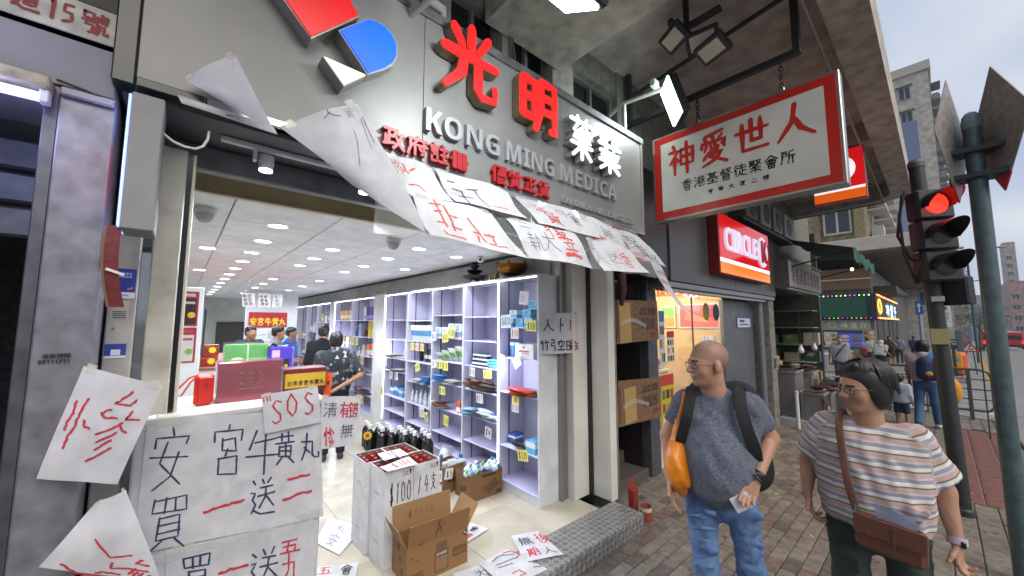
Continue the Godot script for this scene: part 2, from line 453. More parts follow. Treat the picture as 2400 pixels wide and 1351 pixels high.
# one stroke: a ribbon with round ends in the sheet's own metres (x right, y down), put into space by f
func stroke(mb: MB, pts: PackedVector2Array, w: float, f: Callable, nn: Vector3, lift: float, depth := 0.0, taper := 0.0) -> void:
	lift_step = (lift_step + 1) % 12
	var up := nn * (lift + depth + lift_step * (0.00008 if depth == 0.0 else 0.0006))
	var q := PackedVector2Array()
	for i in pts.size() - 1:
		var m := maxi(1, int(ceil((pts[i + 1] - pts[i]).length() / maxf(w * 2.0, 0.02))))
		for k in m: q.append(pts[i].lerp(pts[i + 1], float(k) / m))
	q.append(pts[-1])
	var L := PackedVector2Array()
	var R := PackedVector2Array()
	var cnt := q.size()
	for i in cnt:
		var d := (q[mini(i + 1, cnt - 1)] - q[maxi(i - 1, 0)]).normalized()
		if d == Vector2.ZERO: d = Vector2.RIGHT
		var s := V2(-d.y, d.x) * w * 0.5
		var t := float(i) / maxf(cnt - 1, 1)
		s *= 1.0 - taper * (1.0 - sin(clampf(t * 1.25 + 0.12, 0, 1) * PI) * 1.0)
		if depth == 0.0: s *= 0.8 + 0.4 * absf(sin(i * 0.9 + lift_step))
		L.append(q[i] - s); R.append(q[i] + s)
	var d0 := (q[0] - q[1]).normalized() * w * 0.42
	var d1 := (q[cnt - 1] - q[cnt - 2]).normalized() * w * 0.42
	L.insert(0, q[0] + d0 + (L[0] - q[0]) * 0.5); R.insert(0, q[0] + d0 + (R[0] - q[0]) * 0.5)
	L.append(q[cnt - 1] + d1 + (L[-1] - q[cnt - 1]) * 0.5); R.append(q[cnt - 1] + d1 + (R[-1] - q[cnt - 1]) * 0.5)
	for i in L.size() - 1:
		var a: Vector3 = f.call(L[i]); var b: Vector3 = f.call(L[i + 1]); var c: Vector3 = f.call(R[i + 1]); var d: Vector3 = f.call(R[i])
		mb.quad(a + up, b + up, c + up, d + up)
		if depth > 0.0:
			var dn := nn * lift
			mb.quad(b + up, a + up, a + dn, b + dn)
			mb.quad(d + up, c + up, c + dn, d + dn)
			if i == 0: mb.quad(a + up, d + up, d + dn, a + dn)
			if i == L.size() - 2: mb.quad(c + up, b + up, b + dn, c + dn)
func glyph(mb: MB, ch: String, x: float, y: float, sw: float, sh: float, w: float, f: Callable, nn: Vector3, lift := 0.0015, depth := 0.0, wob := 0.0, taper := 0.0) -> void:
	if not G.has(ch): return
	for s in G[ch].split(";"):
		var a: PackedFloat64Array = s.split_floats(" ")
		var p := PackedVector2Array()
		for i in range(0, a.size() - 1, 2):
			p.append(V2(x + (a[i] + rng.randf_range(-wob, wob)) / 100.0 * sw, y + (a[i + 1] + rng.randf_range(-wob, wob)) / 100.0 * sh))
		stroke(mb, p, w, f, nn, lift, depth, taper)
# a line of characters, starting at x, y (top left), advance in metres
func line(mb: MB, s: String, x: float, y: float, sw: float, sh: float, adv: float, w: float, f: Callable, nn: Vector3, o := {}) -> void:
	for i in s.length():
		if s[i] != " ":
			glyph(mb, s[i], x + i * adv, y + o.get("slope", 0.0) * i * adv, sw, sh, w, f, nn, o.get("lift", 0.0015), o.get("depth", 0.0), o.get("wob", 0.0), o.get("taper", 0.0))
# flat sheet: o top left corner, u to the right, dn downwards (unit vectors); returns the placing function
func flat(o: Vector3, u: Vector3, dn: Vector3) -> Callable:
	return func(q: Vector2) -> Vector3: return o + u * q.x + dn * q.y
# ------------------------------------------------------------------ camera, sky, sun
const CAM := Vector3(0, 1.78, 0)
var cam_f: Vector3
var cam_r: Vector3
var cam_u: Vector3
func make_view() -> void:
	var yaw := deg_to_rad(48.67)
	var pitch := deg_to_rad(5.29)
	var fh := V(cos(yaw), 0, -sin(yaw))
	cam_r = V(sin(yaw), 0, cos(yaw))
	cam_f = fh * cos(pitch) + Vector3.UP * sin(pitch)
	cam_u = Vector3.UP * cos(pitch) - fh * sin(pitch)
	var cam := Camera3D.new()
	cam.name = "camera"
	cam.transform = Transform3D(Basis(cam_r, cam_u, -cam_f), CAM)
	cam.fov = 75.02
	cam.near = 0.05
	cam.far = 2000.0
	add_child(cam)
	cam.current = true
	var env := Environment.new()
	env.background_mode = Environment.BG_SKY
	var im := Image.create(512, 256, false, Image.FORMAT_RGB8)
	var f := FastNoiseLite.new()
	f.seed = 5
	f.frequency = 1.7
	f.fractal_octaves = 5
	for y in 256:
		var el := (0.5 - (y + 0.5) / 256.0) * PI
		for x in 512:
			var az := x / 512.0 * TAU
			var d := V(cos(el) * cos(az), sin(el), cos(el) * sin(az))
			var q := d / maxf(d.y + 0.35, 0.2)
			var c := clampf(0.5 + 0.75 * f.get_noise_3d(q.x * 1.2, q.y, q.z * 1.2), 0, 1)
			var col := Color("#9db0d4").lerp(Color("#e2e6ec"), c)
			col = col.lerp(Color("#dfe4ea"), exp(-maxf(el, 0.0) * 4.0) * 0.75)
			if el < 0.0: col = Color("#8a8a88")
			im.set_pixel(x, y, col)
	var pan := PanoramaSkyMaterial.new()
	pan.panorama = ImageTexture.create_from_image(im)
	pan.energy_multiplier = 0.82
	var sky := Sky.new()
	sky.sky_material = pan
	env.sky = sky
	env.tonemap_mode = Environment.TONE_MAPPER_LINEAR
	env.tonemap_exposure = 1.3
	env.sdfgi_enabled = true
	env.ssao_enabled = true
	env.ssil_enabled = true
	env.fog_enabled = true
	env.fog_density = 0.0007
	env.fog_light_color = Color("#c4d0e2")
	var we := WorldEnvironment.new()
	we.name = "world_environment"
	we.environment = env
	add_child(we)
	var sun := DirectionalLight3D.new()
	sun.name = "sun"
	sun.light_energy = 0.75
	sun.light_angular_distance = 45.0
	sun.light_color = Color("#fff6ea")
	sun.shadow_enabled = true
	sun.rotation_degrees = V(-42, -8, 0)
	add_child(sun)
func seen(p: Vector3) -> bool:
	var d := p - CAM
	var w := d.dot(cam_f)
	return w > 0.2 and absf(d.dot(cam_r) / w) < 1.4 and absf(d.dot(cam_u) / w) < 0.8
# many alike pieces on a surface: the largest in view as nodes of their own, the rest in one multimesh
func pieces(parent: Node3D, called: String, rest_called: String, list: Array, ms: Array, mm: Array, most := 300) -> void:
	# list: [Transform3D, mesh index, material index]
	for e in list:
		var d: float = (e[0].origin - CAM).length()
		e.append(d if seen(e[0].origin) else d + 1000.0)
	list.sort_custom(func(a, b): return a[3] < b[3])
	var rest := {}
	for i in list.size():
		var e = list[i]
		if i < most:
			var o := MeshInstance3D.new()
			o.mesh = ms[e[1]]
			o.material_override = mm[e[2]]
			o.transform = e[0]
			o.name = called
			parent.add_child(o, true)
		else:
			var k := "%d_%d" % [e[1], e[2]]
			if not rest.has(k): rest[k] = []
			rest[k].append(e)
	for k in rest:
		var e0 = rest[k][0]
		var m := MultiMesh.new()
		m.transform_format = MultiMesh.TRANSFORM_3D
		m.mesh = ms[e0[1]]
		m.instance_count = rest[k].size()
		for i in rest[k].size(): m.set_instance_transform(i, rest[k][i][0])
		var o := MultiMeshInstance3D.new()
		o.multimesh = m
		o.material_override = mm[e0[2]]
		o.name = rest_called
		parent.add_child(o, true)
		o.set_meta("kind", "stuff")
# ------------------------------------------------------------------ ground: level by the shop, then falling gently down the street
const SLOPE := 0.025
func gy(x: float) -> float: return -SLOPE * maxf(0.0, x - 4.5)
func on(x: float, z: float, y := 0.0) -> Vector3: return V(x, y + gy(x), z)
func ground_box(mb: MB, x0: float, x1: float, z0: float, z1: float, y0: float, y1: float, k := 0.0) -> MB:   # follows the slope; k widens it along x
	var xs := [x0, x1]
	if x0 < 4.5 and x1 > 4.5: xs = [x0, 4.5, x1]
	for i in xs.size() - 1:
		var a: float = xs[i]
		var b: float = xs[i + 1]
		var p := []
		for y in [y0, y1]:
			for q in [[a, z0], [b, z0], [b, z1 + k * (b - x0)], [a, z1 + k * (a - x0)]]: p.append(V(q[0], y + gy(q[0]), q[1]))
		mb.hull8(p)
	return mb
func make_ground() -> void:
	struct("road", ground_box(MB.new(), -60, 400, -60, 120, -0.8, -0.12), mt("#8d8c8a", 0.85, {"t": "grime", "s": 0.22, "b": "speck", "bs": 0.25}))
	var p1 := setting("pavement")
	part(p1, "bedding", ground_box(MB.new(), -8, 12.85, -2.6, 0.72, -0.3, -0.012), mt("#3f3a35", 0.95, {"t": "speck", "s": 1.3}))
	var bm := []
	for h in ["#7f756b", "#766c63", "#877d73", "#7a655a", "#685f58", "#81766a"]:
		bm.append(mt(h, 0.9, {"t": "grime", "s": 0.9, "b": "fine", "bs": 0.5}))
	var ms := []
	ms.append(MB.new().box(V(0, -.03, 0), V(.195, .06, .096), Basis(), 0.006).mesh())
	ms.append(MB.new().box(V(0, -.03, 0), V(.295, .06, .145), Basis(), 0.006).mesh())
	var list := []
	rng.seed = 11
	for j in 19:
		var z := -2.35 + j * 0.1
		for i in 63:
			var x := 0.4 + i * 0.2 + (0.1 if j % 2 else 0.0)
			if x > 12.75: continue
			var b := Basis.from_euler(V(rng.randf_range(-.006, .006), rng.randf_range(-.01, .01), rng.randf_range(-.006, .006) - (SLOPE if x > 4.5 else 0.0)))
			var r := rng.randi() % 10
			list.append([Transform3D(b, on(x, z, rng.randf_range(-.003, .001))), 0, [0, 0, 1, 1, 2, 2, 3, 4, 5, 0][r]])
	for j in 8:
		var z := -0.43 + j * 0.15
		for i in 43:
			var x := 0.3 + i * 0.3 + (0.15 if j % 2 else 0.0)
			if x > 12.7: continue
			if z > -0.05 and z < 0.62 and x > 6.15 and x < 11.0: continue
			var b := Basis.from_euler(V(rng.randf_range(-.005, .005), rng.randf_range(-.006, .006), rng.randf_range(-.005, .005) - (SLOPE if x > 4.5 else 0.0)))
			list.append([Transform3D(b, on(x, z, rng.randf_range(-.003, .001))), 1, [0, 2, 0, 1, 5][rng.randi() % 5]])
	pieces(p1, "paver", "more_pavers", list, ms, bm)
	# red tactile slabs by the crossing: square slabs with raised ribs
	var tact := mt("#90665f", 0.85, {"t": "grime", "s": 1.0, "b": "fine"})
	var tm := MB.new()
	tm.box(V(0, -.03, 0), V(.395, .06, .217), Basis(), 0.004)
	for k in 6: tm.box(V(-.165 + k * .066, .003, 0), V(.034, .01, .19), Basis(), 0.004)
	var tmesh := tm.mesh()
	for i in 11:
		for j in 3:
			var o := part(p1, "tactile_slab", tmesh, tact)
			o.position = on(6.38 + i * 0.42, 0.07 + j * 0.222, rng.randf_range(-.003, .002))
			o.rotation.z = -SLOPE
	var kb := mt("#9a958c", 0.85, {"t": "grime", "s": 0.8})
	var kmesh := MB.new().box(V(0, -.06, 0), V(.985, .16, .15), Basis(), 0.012).mesh()
	for i in 12:
		var o := part(p1, "kerb_stone", kmesh, kb)
		o.position = on(0.1 + i * 1.0, 0.79, 0.005)
		if i > 4: o.rotation.z = -SLOPE
	var bend := [V(11.98, .72, .25), V(12.65, .25, 1.0), V(12.93, -.62, 1.45)]
	for q in bend:
		var o := part(p1, "kerb_stone", kmesh, kb)
		o.position = on(q.x, q.y, 0.004)
		o.rotation.y = q.z
	for i in 4:
		var o := part(p1, "kerb_stone", kmesh, kb)
		o.position = on(12.98, -1.6 - i, 0.004)
		o.rotation.y = PI / 2
	# the next block's pavement beyond the side lane
	var p2 := setting("pavement")
	part(p2, "paving", ground_box(MB.new(), 23.2, 200, -12, 0.42, -0.3, 0.0, 0.033), mt("#8b8279", 0.85, {"t": "grime", "s": 0.5, "b": "speck", "bs": 0.4}))
	for i in 26:
		var o := part(p2, "kerb_stone", kmesh, kb)
		o.position = on(23.7 + i * 1.0, 0.51 + i * 0.033, 0.012)
		o.rotation = V(0, -.033, -SLOPE)
	for i in 6:
		var o := part(p2, "kerb_stone", kmesh, kb)
		o.position = on(23.12, -0.05 - i, 0.008)
		o.rotation.y = PI / 2
	# paint
	var ym := mt("#c99a3a", 0.75, {"t": "grime", "s": 2.0})
	var yl := MB.new()
	for i in 40:
		var x0 := 23.4 + i * 3.0
		var z0 := 1.06 + (x0 - 23.4) * 0.036
		yl.quad(on(x0, z0, -0.114), on(x0 + 3, z0 + 0.108, -0.114), on(x0 + 3, z0 + 0.248, -0.114), on(x0, z0 + 0.14, -0.114))
	yl.quad(on(8.0, 0.98, -0.114), on(11.6, 0.98, -0.114), on(11.6, 1.08, -0.114), on(8.0, 1.08, -0.114))
	yl.quad(on(11.6, 0.98, -0.113), on(12.7, 0.7, -0.113), on(12.8, 0.8, -0.113), on(11.6, 1.08, -0.113))
	struct("yellow_line", yl, ym)
	var wl := MB.new()
	for k in 9:
		var z0 := 0.9 - k * 0.75
		wl.quad(on(14.3, z0 - 0.35, -0.113), on(14.7, z0 - 0.35, -0.113), on(14.7, z0, -0.113), on(14.3, z0, -0.113))
		wl.quad(on(20.6, z0 - 0.35, -0.113), on(21.0, z0 - 0.35, -0.113), on(21.0, z0, -0.113), on(20.6, z0, -0.113))
	for k in 26: wl.quad(on(26 + k * 6.0, 5.6 + k * 0.2, -0.113), on(29 + k * 6.0, 5.7 + k * 0.2, -0.113), on(29 + k * 6.0, 5.82 + k * 0.2, -0.113), on(26 + k * 6.0, 5.72 + k * 0.2, -0.113))
	struct("white_road_marking", wl, mt("#c9c8c2", 0.75, {"t": "grime", "s": 2.0}))
	var jl := MB.new()
	for k in 18: jl.quad(on(14.0 + k * 5, 1.5, -0.1145), on(14.03 + k * 5, 1.5, -0.1145), on(14.03 + k * 5, 12, -0.1145), on(14.0 + k * 5, 12, -0.1145))
	jl.quad(on(11, 4.0, -0.1142), on(110, 7.0, -0.1142), on(110, 7.03, -0.1142), on(11, 4.03, -0.1142))
	struct("road_joint", jl, mt("#4a4947", 0.9))
	rng.seed = 44
	var gum := MB.new()
	for i in 170:
		var c := on(rng.randf_range(1.4, 12.0), rng.randf_range(-2.2, 0.6), 0.0022)
		var r := rng.randf_range(0.008, 0.022)
		gum.tube([c, c + V(0, .0012, 0)], r, 7)
	var go := part(p1, "gum_spots", gum, mt("#4d4742", 0.9))
	go.set_meta("kind", "stuff")
	for i in 7:
		var lx := thing("paper_scrap", "tiny torn paper scrap on the brick paving, %s from the step" % ["first", "second", "third", "fourth", "fifth", "sixth", "seventh"][i], "litter", on(3.3 + i * 0.75, -1.5 + 1.1 * fmod(i * 0.618, 1.0), 0.003), i * 1.3, "paper scraps on the paving")
		part(lx, "scrap", MB.new().grid(2, 2, func(u, w): return V(u * 0.035 - w * 0.01, 0.004 + 0.004 * sin(u * 4.0 + w * 3.0), w * 0.02)), mt("#c9c8c2", 0.8))
	var lt := thing("litter_scrap", "small white paper scrap lying on the red tactile slabs", "litter", on(7.4, 0.42, 0.012))
	part(lt, "scrap", MB.new().grid(3, 2, func(u, w): return V(u * 0.12 - w * 0.05, 0.01 + 0.012 * sin(u * 5.0 + w * 3.0), w * 0.07)), mt("#d8dadf", 0.8))
# ------------------------------------------------------------------ the shop's room
const FL := 0.14
func make_room() -> void:
	var cream := mt("#cfcabb", 0.35, {"t": "soft", "s": 0.8})
	var fl := setting("shop_floor")
	part(fl, "screed", MB.new().bx(V(-.12, .0, -13.6), V(2.9, FL - .006, -2.12)), mt("#8d867a", 0.9))
	var tmesh := MB.new().box(V(0, -.01, 0), V(.597, .02, .597), Basis(), 0.002).mesh()
	var tl := [mt("#b8b1a0", 0.22, {"t": "soft", "s": 0.7}), mt("#b3ac9a", 0.25, {"t": "soft", "s": 0.9}), mt("#bcb5a5", 0.2, {"t": "soft", "s": 1.3})]
	rng.seed = 21
	for i in 5:
		for j in 19:
			var o := part(fl, "floor_tile", tmesh, tl[rng.randi() % 3])
			o.position = V(.19 + i * .6, FL, -2.425 - j * .6)
	var ce := setting("shop_ceiling")
	part(ce, "plenum", MB.new().bx(V(-.2, 2.53, -13.6), V(2.95, 2.75, -2.62)), mt("#5c5c5a", 0.9))
	var cm := MB.new().box(V(0, .008, 0), V(.594, .016, .594), Basis(), 0.004).mesh()
	var cw := [mt("#e8e8e5", 0.7, {"t": "soft", "s": 1.1}), mt("#e3e4e1", 0.7, {"t": "soft", "s": 1.4})]
	for i in 6:
		for j in 19:
			var x := -0.1 + i * 0.6
			if x > 2.75: continue
			var o := part(ce, "ceiling_panel", cm, cw[(i * 7 + j * 3) % 2])
			o.position = V(x, 2.5, -2.93 - j * .6)
	struct("wall_right", MB.new().bx(V(2.84, 0, -13.7), V(3.02, 2.75, -2.62)), mt("#d5d4d0", 0.6, {"t": "soft", "s": 0.6}))
	struct("wall_left", MB.new().bx(V(-.3, 0, -13.7), V(-.12, 2.75, -2.3)), mt("#d5d4d0", 0.6, {"t": "soft", "s": 0.6}))
	struct("wall_back", MB.new().bx(V(-.3, 0, -13.9), V(3.02, 2.75, -13.7)), mt("#b9bfb4", 0.6, {"t": "soft", "s": 0.6}))
	# chequer-plate step across the opening
	var st := thing("metal_step", "grey chequer plate step with raised lozenges in front of the shop floor", "step", Vector3.ZERO)
	var sm := mt("#807f7d", 0.45, {"m": 0.35, "t": "soft", "s": 1.2})
	part(st, "plate", MB.new().bx(V(-.2, .0, -2.119), V(3.12, FL - .002, -1.81), 0.006), sm)
	var lz := MB.new()
	for side in 2:
		var rows := 6 if side == 0 else 3
		for j in rows:
			for i in 60:
				var x := 0.0 + i * 0.053
				var ang := 45.0 if (i + j) % 2 else -45.0
				if x > 3.1: continue
				if side == 0:
					var z := -1.835 - j * 0.05
					var b := rot(0, ang, 0)
					for t in 3: lz.box(V(x, FL - .0005, z) + b * V(0, 0, (t - 1) * 0.012), V(.044, .005, .0065), b)
				else:
					var y := 0.026 + j * 0.044
					var b := rot(0, 0, ang)
					for t in 3: lz.box(V(x, y, -1.8095) + b * V(0, (t - 1) * 0.012, 0), V(.044, .0065, .005), b)
	var lo := part(st, "raised_lozenges", lz, mt("#b4b3b0", 0.38, {"m": 0.4, "t": "soft", "s": 1.2}))
	lo.set_meta("kind", "stuff")
	# ceiling lights
	var proto: Node3D = null
	var spots := []
	for k in 12: spots.append([0.50, -3.2 - k * 0.68 - k * k * 0.012])
	for k in 3: spots.append([1.08, -3.9 - k * 0.68])
	for k in 4: spots.append([1.70, -3.3 - k * 0.74])
	for k in 2: spots.append([2.22, -3.45 - k * 1.25])
	for k in 5: spots.append([1.10, -7.2 - k * 1.0])
	for k in 4: spots.append([1.75, -7.0 - k * 1.25])
	for k in 2: spots.append([0.15, -4.6 - k * 2.0])
	var row_count := {}
	for i in spots.size():
		var row: String = {0.5: "long left", 1.08: "second", 1.7: "third", 2.22: "right wall", 1.1: "rear second", 1.75: "rear third", 0.15: "left wall"}[spots[i][0]]
		row_count[row] = row_count.get(row, -1) + 1
		var lb := "%s round downlight of the %s row in the shop ceiling" % [["nearest", "second", "third", "fourth", "fifth", "sixth", "seventh", "eighth", "ninth", "tenth", "eleventh", "farthest"][row_count[row]], row]
		var at := V(spots[i][0], 2.497, spots[i][1])
		if proto == null:
			proto = thing("ceiling_downlight", lb, "light", at, 0.0, "downlights in the shop ceiling")
			part(proto, "rim", MB.new().lathe([V2(0.06, 0), V2(0.064, -0.006), V2(0.074, -0.006), V2(0.078, 0.002)], Vector3.ZERO, 20), mt("#e6e6e4", 0.4))
			part(proto, "glowing_lens", MB.new().lathe([V2(0.0, -0.003), V2(0.062, -0.003)], Vector3.ZERO, 20), mt("#ffffff", 0.5, {"e": 9.0, "ec": "#e8f4ff"}))
			var sp := SpotLight3D.new()
			sp.name = "spot_light"
			sp.position = V(0, -.02, 0)
			sp.rotation_degrees = V(-90, 0, 0)
			sp.spot_angle = 78.0
			sp.spot_angle_attenuation = 0.6
			sp.spot_range = 8.0
			sp.spot_attenuation = 2.0
			sp.light_energy = 0.74
			sp.light_color = Color("#eef4ff")
			sp.light_size = 0.06
			sp.shadow_enabled = true
			proto.add_child(sp)
		else:
			copy(proto, "ceiling_downlight", lb, at)
# ------------------------------------------------------------------ building front, canopy, fascia
const XR := Vector3(1, 0, 0)
const DN := Vector3(0, -1, 0)
const ZO := Vector3(0, 0, 1)
func spot(p: Node, at: Vector3, aim: Vector3, energy: float, angle: float, col := "#f4fbff", size := 0.1) -> void:
	var s := SpotLight3D.new()
	s.name = "spot_light"
	p.add_child(s, true)
	s.look_at_from_position(p.global_transform * at, p.global_transform * aim, Vector3.UP if absf((aim - at).normalized().y) < 0.95 else Vector3.RIGHT)
	s.light_energy = energy
	s.spot_angle = angle
	s.spot_angle_attenuation = 0.5
	s.spot_range = 12.0
	s.spot_attenuation = 2.0
	s.light_color = Color(col)
	s.light_size = size
	s.shadow_enabled = true
func make_front() -> void:
	var white := mt("#d2cfc6", 0.5, {"t": "soft", "s": 0.5})
	var dark := mt("#1c1c1d", 0.5)
	var chrome := mt("#b9b9b8", 0.22, {"m": 1.0})
	var render := mt("#7d7c73", 0.85, {"t": "grime", "s": 0.7})
	var bd := thing("shop_building", "grey rendered building wall with dark windows above the pharmacy sign", "building", V(0, 0, -2.1))
	# upper wall as piers between the windows
	var w := MB.new()
	var xs := [-8.0, 0.5, 1.05, 1.27, 1.73, 1.80, 2.30, 2.58, 3.30, 12.0]
	for i in range(0, xs.size(), 2): w.bx(V(xs[i], 2.7, -.3), V(xs[i + 1], 4.9, .02))
	w.bx(V(-8, 4.16, -.28), V(12, 4.9, .0))
	w.bx(V(-8, 2.72, -.29), V(12, 3.1, .01))
	part(bd, "wall", w, render)
	for q in [[0.5, 1.05], [1.27, 1.73], [1.80, 2.30], [2.58, 3.30]]:
		var f := MB.new()
		f.bx(V(q[0], 3.1, -.12), V(q[0] + .035, 4.16, -.05)); f.bx(V(q[1] - .035, 3.1, -.12), V(q[1], 4.16, -.05))
		f.bx(V(q[0], 4.12, -.121), V(q[1], 4.16, -.049)); f.bx(V((q[0] + q[1]) * 0.5 - 0.015, 3.1, -0.122), V((q[0] + q[1]) * 0.5 + 0.015, 4.13, -0.052))
		var win := part(bd, "window", f, mt("#6b6b66", 0.5, {"m": 0.4}))
		part(win, "pane", MB.new().bx(V(q[0], 3.1, -.1), V(q[1], 4.15, -.09)), mt("#15181a", 0.08))
	var pipe := MB.new()
	pipe.tube([V(.0, 3.95, .05), V(1.19, 3.86, .05), V(1.19, 3.3, .05)], 0.03, 8)
	part(bd, "white_pipe", pipe, mt("#b7b7b2", 0.5))
	var wires := MB.new()
	for k in 5: wires.tube([V(1.76 + .01 * k, 4.1, .04), V(1.78 + 0.03 * sin(k * 2.0), 3.8, 0.08), V(1.74 + k * .02, 3.45, .06)], 0.006, 5)
	part(bd, "cable_bundle", wires, mt("#3b3c3a", 0.8))
	# canopy over the pavement
	var cp := thing("concrete_canopy", "brownish concrete canopy with edge beams over the pavement", "canopy", V(0, 4.2, 0))
	var conc := mt("#bcb1a9", 0.9, {"t": "grime", "s": 0.3, "b": "fine", "bs": 0.3})
	var conc2 := mt("#beb4aa", 0.9, {"t": "grime", "s": 0.4})
	part(cp, "slab", MB.new().bx(V(-8, .22, -3.0), V(10.3, .4, -.25)), conc)
	var poly := PackedVector2Array([V2(-8, 0.18), V2(9.6, 0.18)])
	for k in 9:
		var a := PI / 2 - k * PI / 16
		poly.append(V2(9.6 + 0.75 * cos(a), 0.93 - 0.75 * sin(a) * 1.0))
	poly.append(V2(10.55, 2.9)); poly.append(V2(10.3, 2.9))
	for k in 9:
		var a := k * PI / 16
		poly.append(V2(9.55 + 0.56 * cos(a), 1.0 - 0.56 * sin(a)))
	poly.append(V2(-8, 0.44))
	var rim := MB.new()
	rim.prism(poly, Transform3D(Basis(V(1, 0, 0), V(0, 0, -1), V(0, 1, 0)), V(0, -.06, 0)), 0.5)
	part(cp, "edge_beam", rim, conc2)
	part(cp, "cross_beam", MB.new().bx(V(1.55, -.22, -2.07), V(2.38, .23, -.43), 0.01), mt("#a39f92", 0.85, {"t": "grime", "s": 0.5}))
	part(cp, "cross_beam", MB.new().bx(V(6.6, -.05, -2.07), V(6.9, .23, -.43), 0.01), conc2)
	part(cp, "drip_pipe", MB.new().tube([V(2.6, -.1, -.5), V(10.1, -.1, -.56), V(10.2, -.12, -2.0)], 0.012, 7), mt("#8a8178", 0.7))
	# fascia sign box
	var fa := thing("shop_fascia", "large grey pharmacy fascia sign board with dark stone edge", "sign board", V(0, 2.58, -1.75))
	part(fa, "box", MB.new().bx(V(-.215, .0, -.3), V(3.16, .9, -.006)), mt("#56565a", 0.7))
	var panel := mt("#8a8986", 0.45, {"m": 0.2, "t": "soft", "s": 0.7})
	var px := [-0.165, 0.905, 2.02, 3.135]
	for i in 3: part(fa, "panel", MB.new().bx(V(px[i] + .0015, .035, -.006), V(px[i + 1] - .0015, .87, .0), 0.001), panel)
	var stone := mt("#2e3230", 0.3, {"t": "speck", "s": 2.2})
	var edge := mt("#6b6a6c", 0.55, {"t": "stain", "s": 1.0})
	part(fa, "stone_edge", MB.new().bx(V(-.222, -.002, -.29), V(-.166, .93, .012), 0.004), stone)
	part(fa, "stone_edge", MB.new().bx(V(-.165, -.001, -.05), V(.02, .034, .011), 0.004), stone)
	part(fa, "top_edge", MB.new().bx(V(-.165, .871, -.28), V(3.18, .93, .014), 0.004), edge)
	part(fa, "bottom_edge", MB.new().bx(V(.021, .0, -.05), V(3.135, .034, .008), 0.003), chrome)
	part(fa, "end_trim", MB.new().bx(V(3.136, -.001, -.29), V(3.17, .87, .008), 0.004), mt("#908f8a", 0.4, {"m": 0.6}))
	part(fa, "soffit", MB.new().bx(V(-.2, -.012, -.4), V(3.15, -.002, -.06)), mt("#5d5d62", 0.7, {"t": "soft", "s": 0.8}))
	part(fa, "shutter_beam", MB.new().bx(V(-.1, -.13, -.4), V(3.05, -.02, -.34), 0.006), mt("#77777c", 0.45, {"m": 0.5, "t": "grime", "s": 0.6}))
	part(fa, "header", MB.new().bx(V(-.1, -.08, -.9), V(2.9, .12, -.86), 0.004), mt("#b3a988", 0.7, {"t": "soft", "s": 0.6}))
	part(fa, "header_ledge", MB.new().bx(V(-.1, -.095, -.875), V(2.9, -.081, -.84), 0.003), mt("#c2b995", 0.6))
	part(fa, "pocket_lid", MB.new().bx(V(-.1, .1, -.86), V(2.9, .12, -.4)), mt("#8b866f", 0.8))
	# raised characters
	var red := mt("#c3131b", 0.35, {"e": 0.9, "ec": "#ff1d14"})
	var redside := mt("#7d6f58", 0.3, {"m": 0.7})
	var glow := mt("#f4f7f6", 0.4, {"e": 1.0, "ec": "#f2fffb"})
	var big := [["光", 0.955, 0.905, 0.41, 0.44, 0.062, red, "large red brush character guang, first on the fascia"], ["明", 1.515, 0.855, 0.385, 0.40, 0.052, red, "large red brush character ming, second on the fascia"], ["藥", 2.02, 0.735, 0.285, 0.335, 0.026, glow, "white glowing character for medicine on the fascia"], ["業", 2.355, 0.69, 0.325, 0.295, 0.027, glow, "white glowing last character on the fascia, nearest the red framed sign"]]
	for e in big:
		var t := thing("raised_character", e[7], "letter", V(e[1], 2.58 + e[2], -1.75), 0, "lit characters on the fascia")
		var f := flat(Vector3.ZERO, XR, DN)
		var tp := 0.35 if e[0] == "光" else 0.0
		var body := MB.new()
		glyph(body, e[0], 0, 0, e[3], e[4], e[5] * 1.12, f, ZO, 0.015, 0.06, 0, tp)
		part(t, "metal_body", body, redside if e[6] == red else mt("#a9aca8", 0.35, {"m": 0.6}))
		var face := MB.new()
		glyph(face, e[0], 0, 0, e[3], e[4], e[5], f, ZO, 0.077, 0.008, 0, tp)
		part(t, "lit_face", face, e[6])
		var pins := MB.new()
		for k in 4: pins.tube([V(e[3] * (0.3 + 0.15 * k), -e[4] * (0.2 + 0.2 * k), -0.001), V(e[3] * (0.3 + 0.15 * k), -e[4] * (0.2 + 0.2 * k), 0.02)], 0.006, 6)
		part(t, "stud", pins, chrome)
	var red2 := mt("#a8151c", 0.4)
	var sm := ["政", 0.676, "府", 0.805, "註", 0.932, "冊", 1.062, "優", 1.352, "質", 1.483, "正", 1.617, "貨", 1.745]
	for i in range(0, 16, 2):
		var t := thing("small_red_character", "small red raised character, %s of eight in the row under the English name" % ["first", "second", "third", "fourth", "fifth", "sixth", "seventh", "eighth"][i / 2], "letter", V(sm[i + 1], 2.742, -1.75), 0, "small red characters")
		var mb := MB.new()
		glyph(mb, sm[i], 0, 0, 0.122, 0.11, 0.0155, flat(Vector3.ZERO, XR, DN), ZO, 0.0005, 0.028)
		part(t, "character", mb, red2)
	var silver := mt("#a2a2a4", 0.4, {"m": 0.3})
	var t1 := thing("english_name", "silver raised capitals of the English shop name on the fascia", "lettering", V(0, 2.86, -1.75))
	for q in [["KONG", 1.162, 0.504], ["MING", 1.69, 0.44], ["MEDICA", 2.328, 0.71]]:
		text(t1, "word", q[0], q[2], 0.125, 0.03, silver, Transform3D(Basis(), V(q[1], 0, .0155)))
	var t2 := thing("operator_name", "small silver capitals naming the operating company at the fascia's lower right", "lettering", V(2.475, 2.662, -1.75))
	text(t2, "word", "O/B KAMDUO MEDICAL CO.,LTD.", 0.95, 0.058, 0.025, silver, Transform3D(Basis(), V(0, 0, .013)))
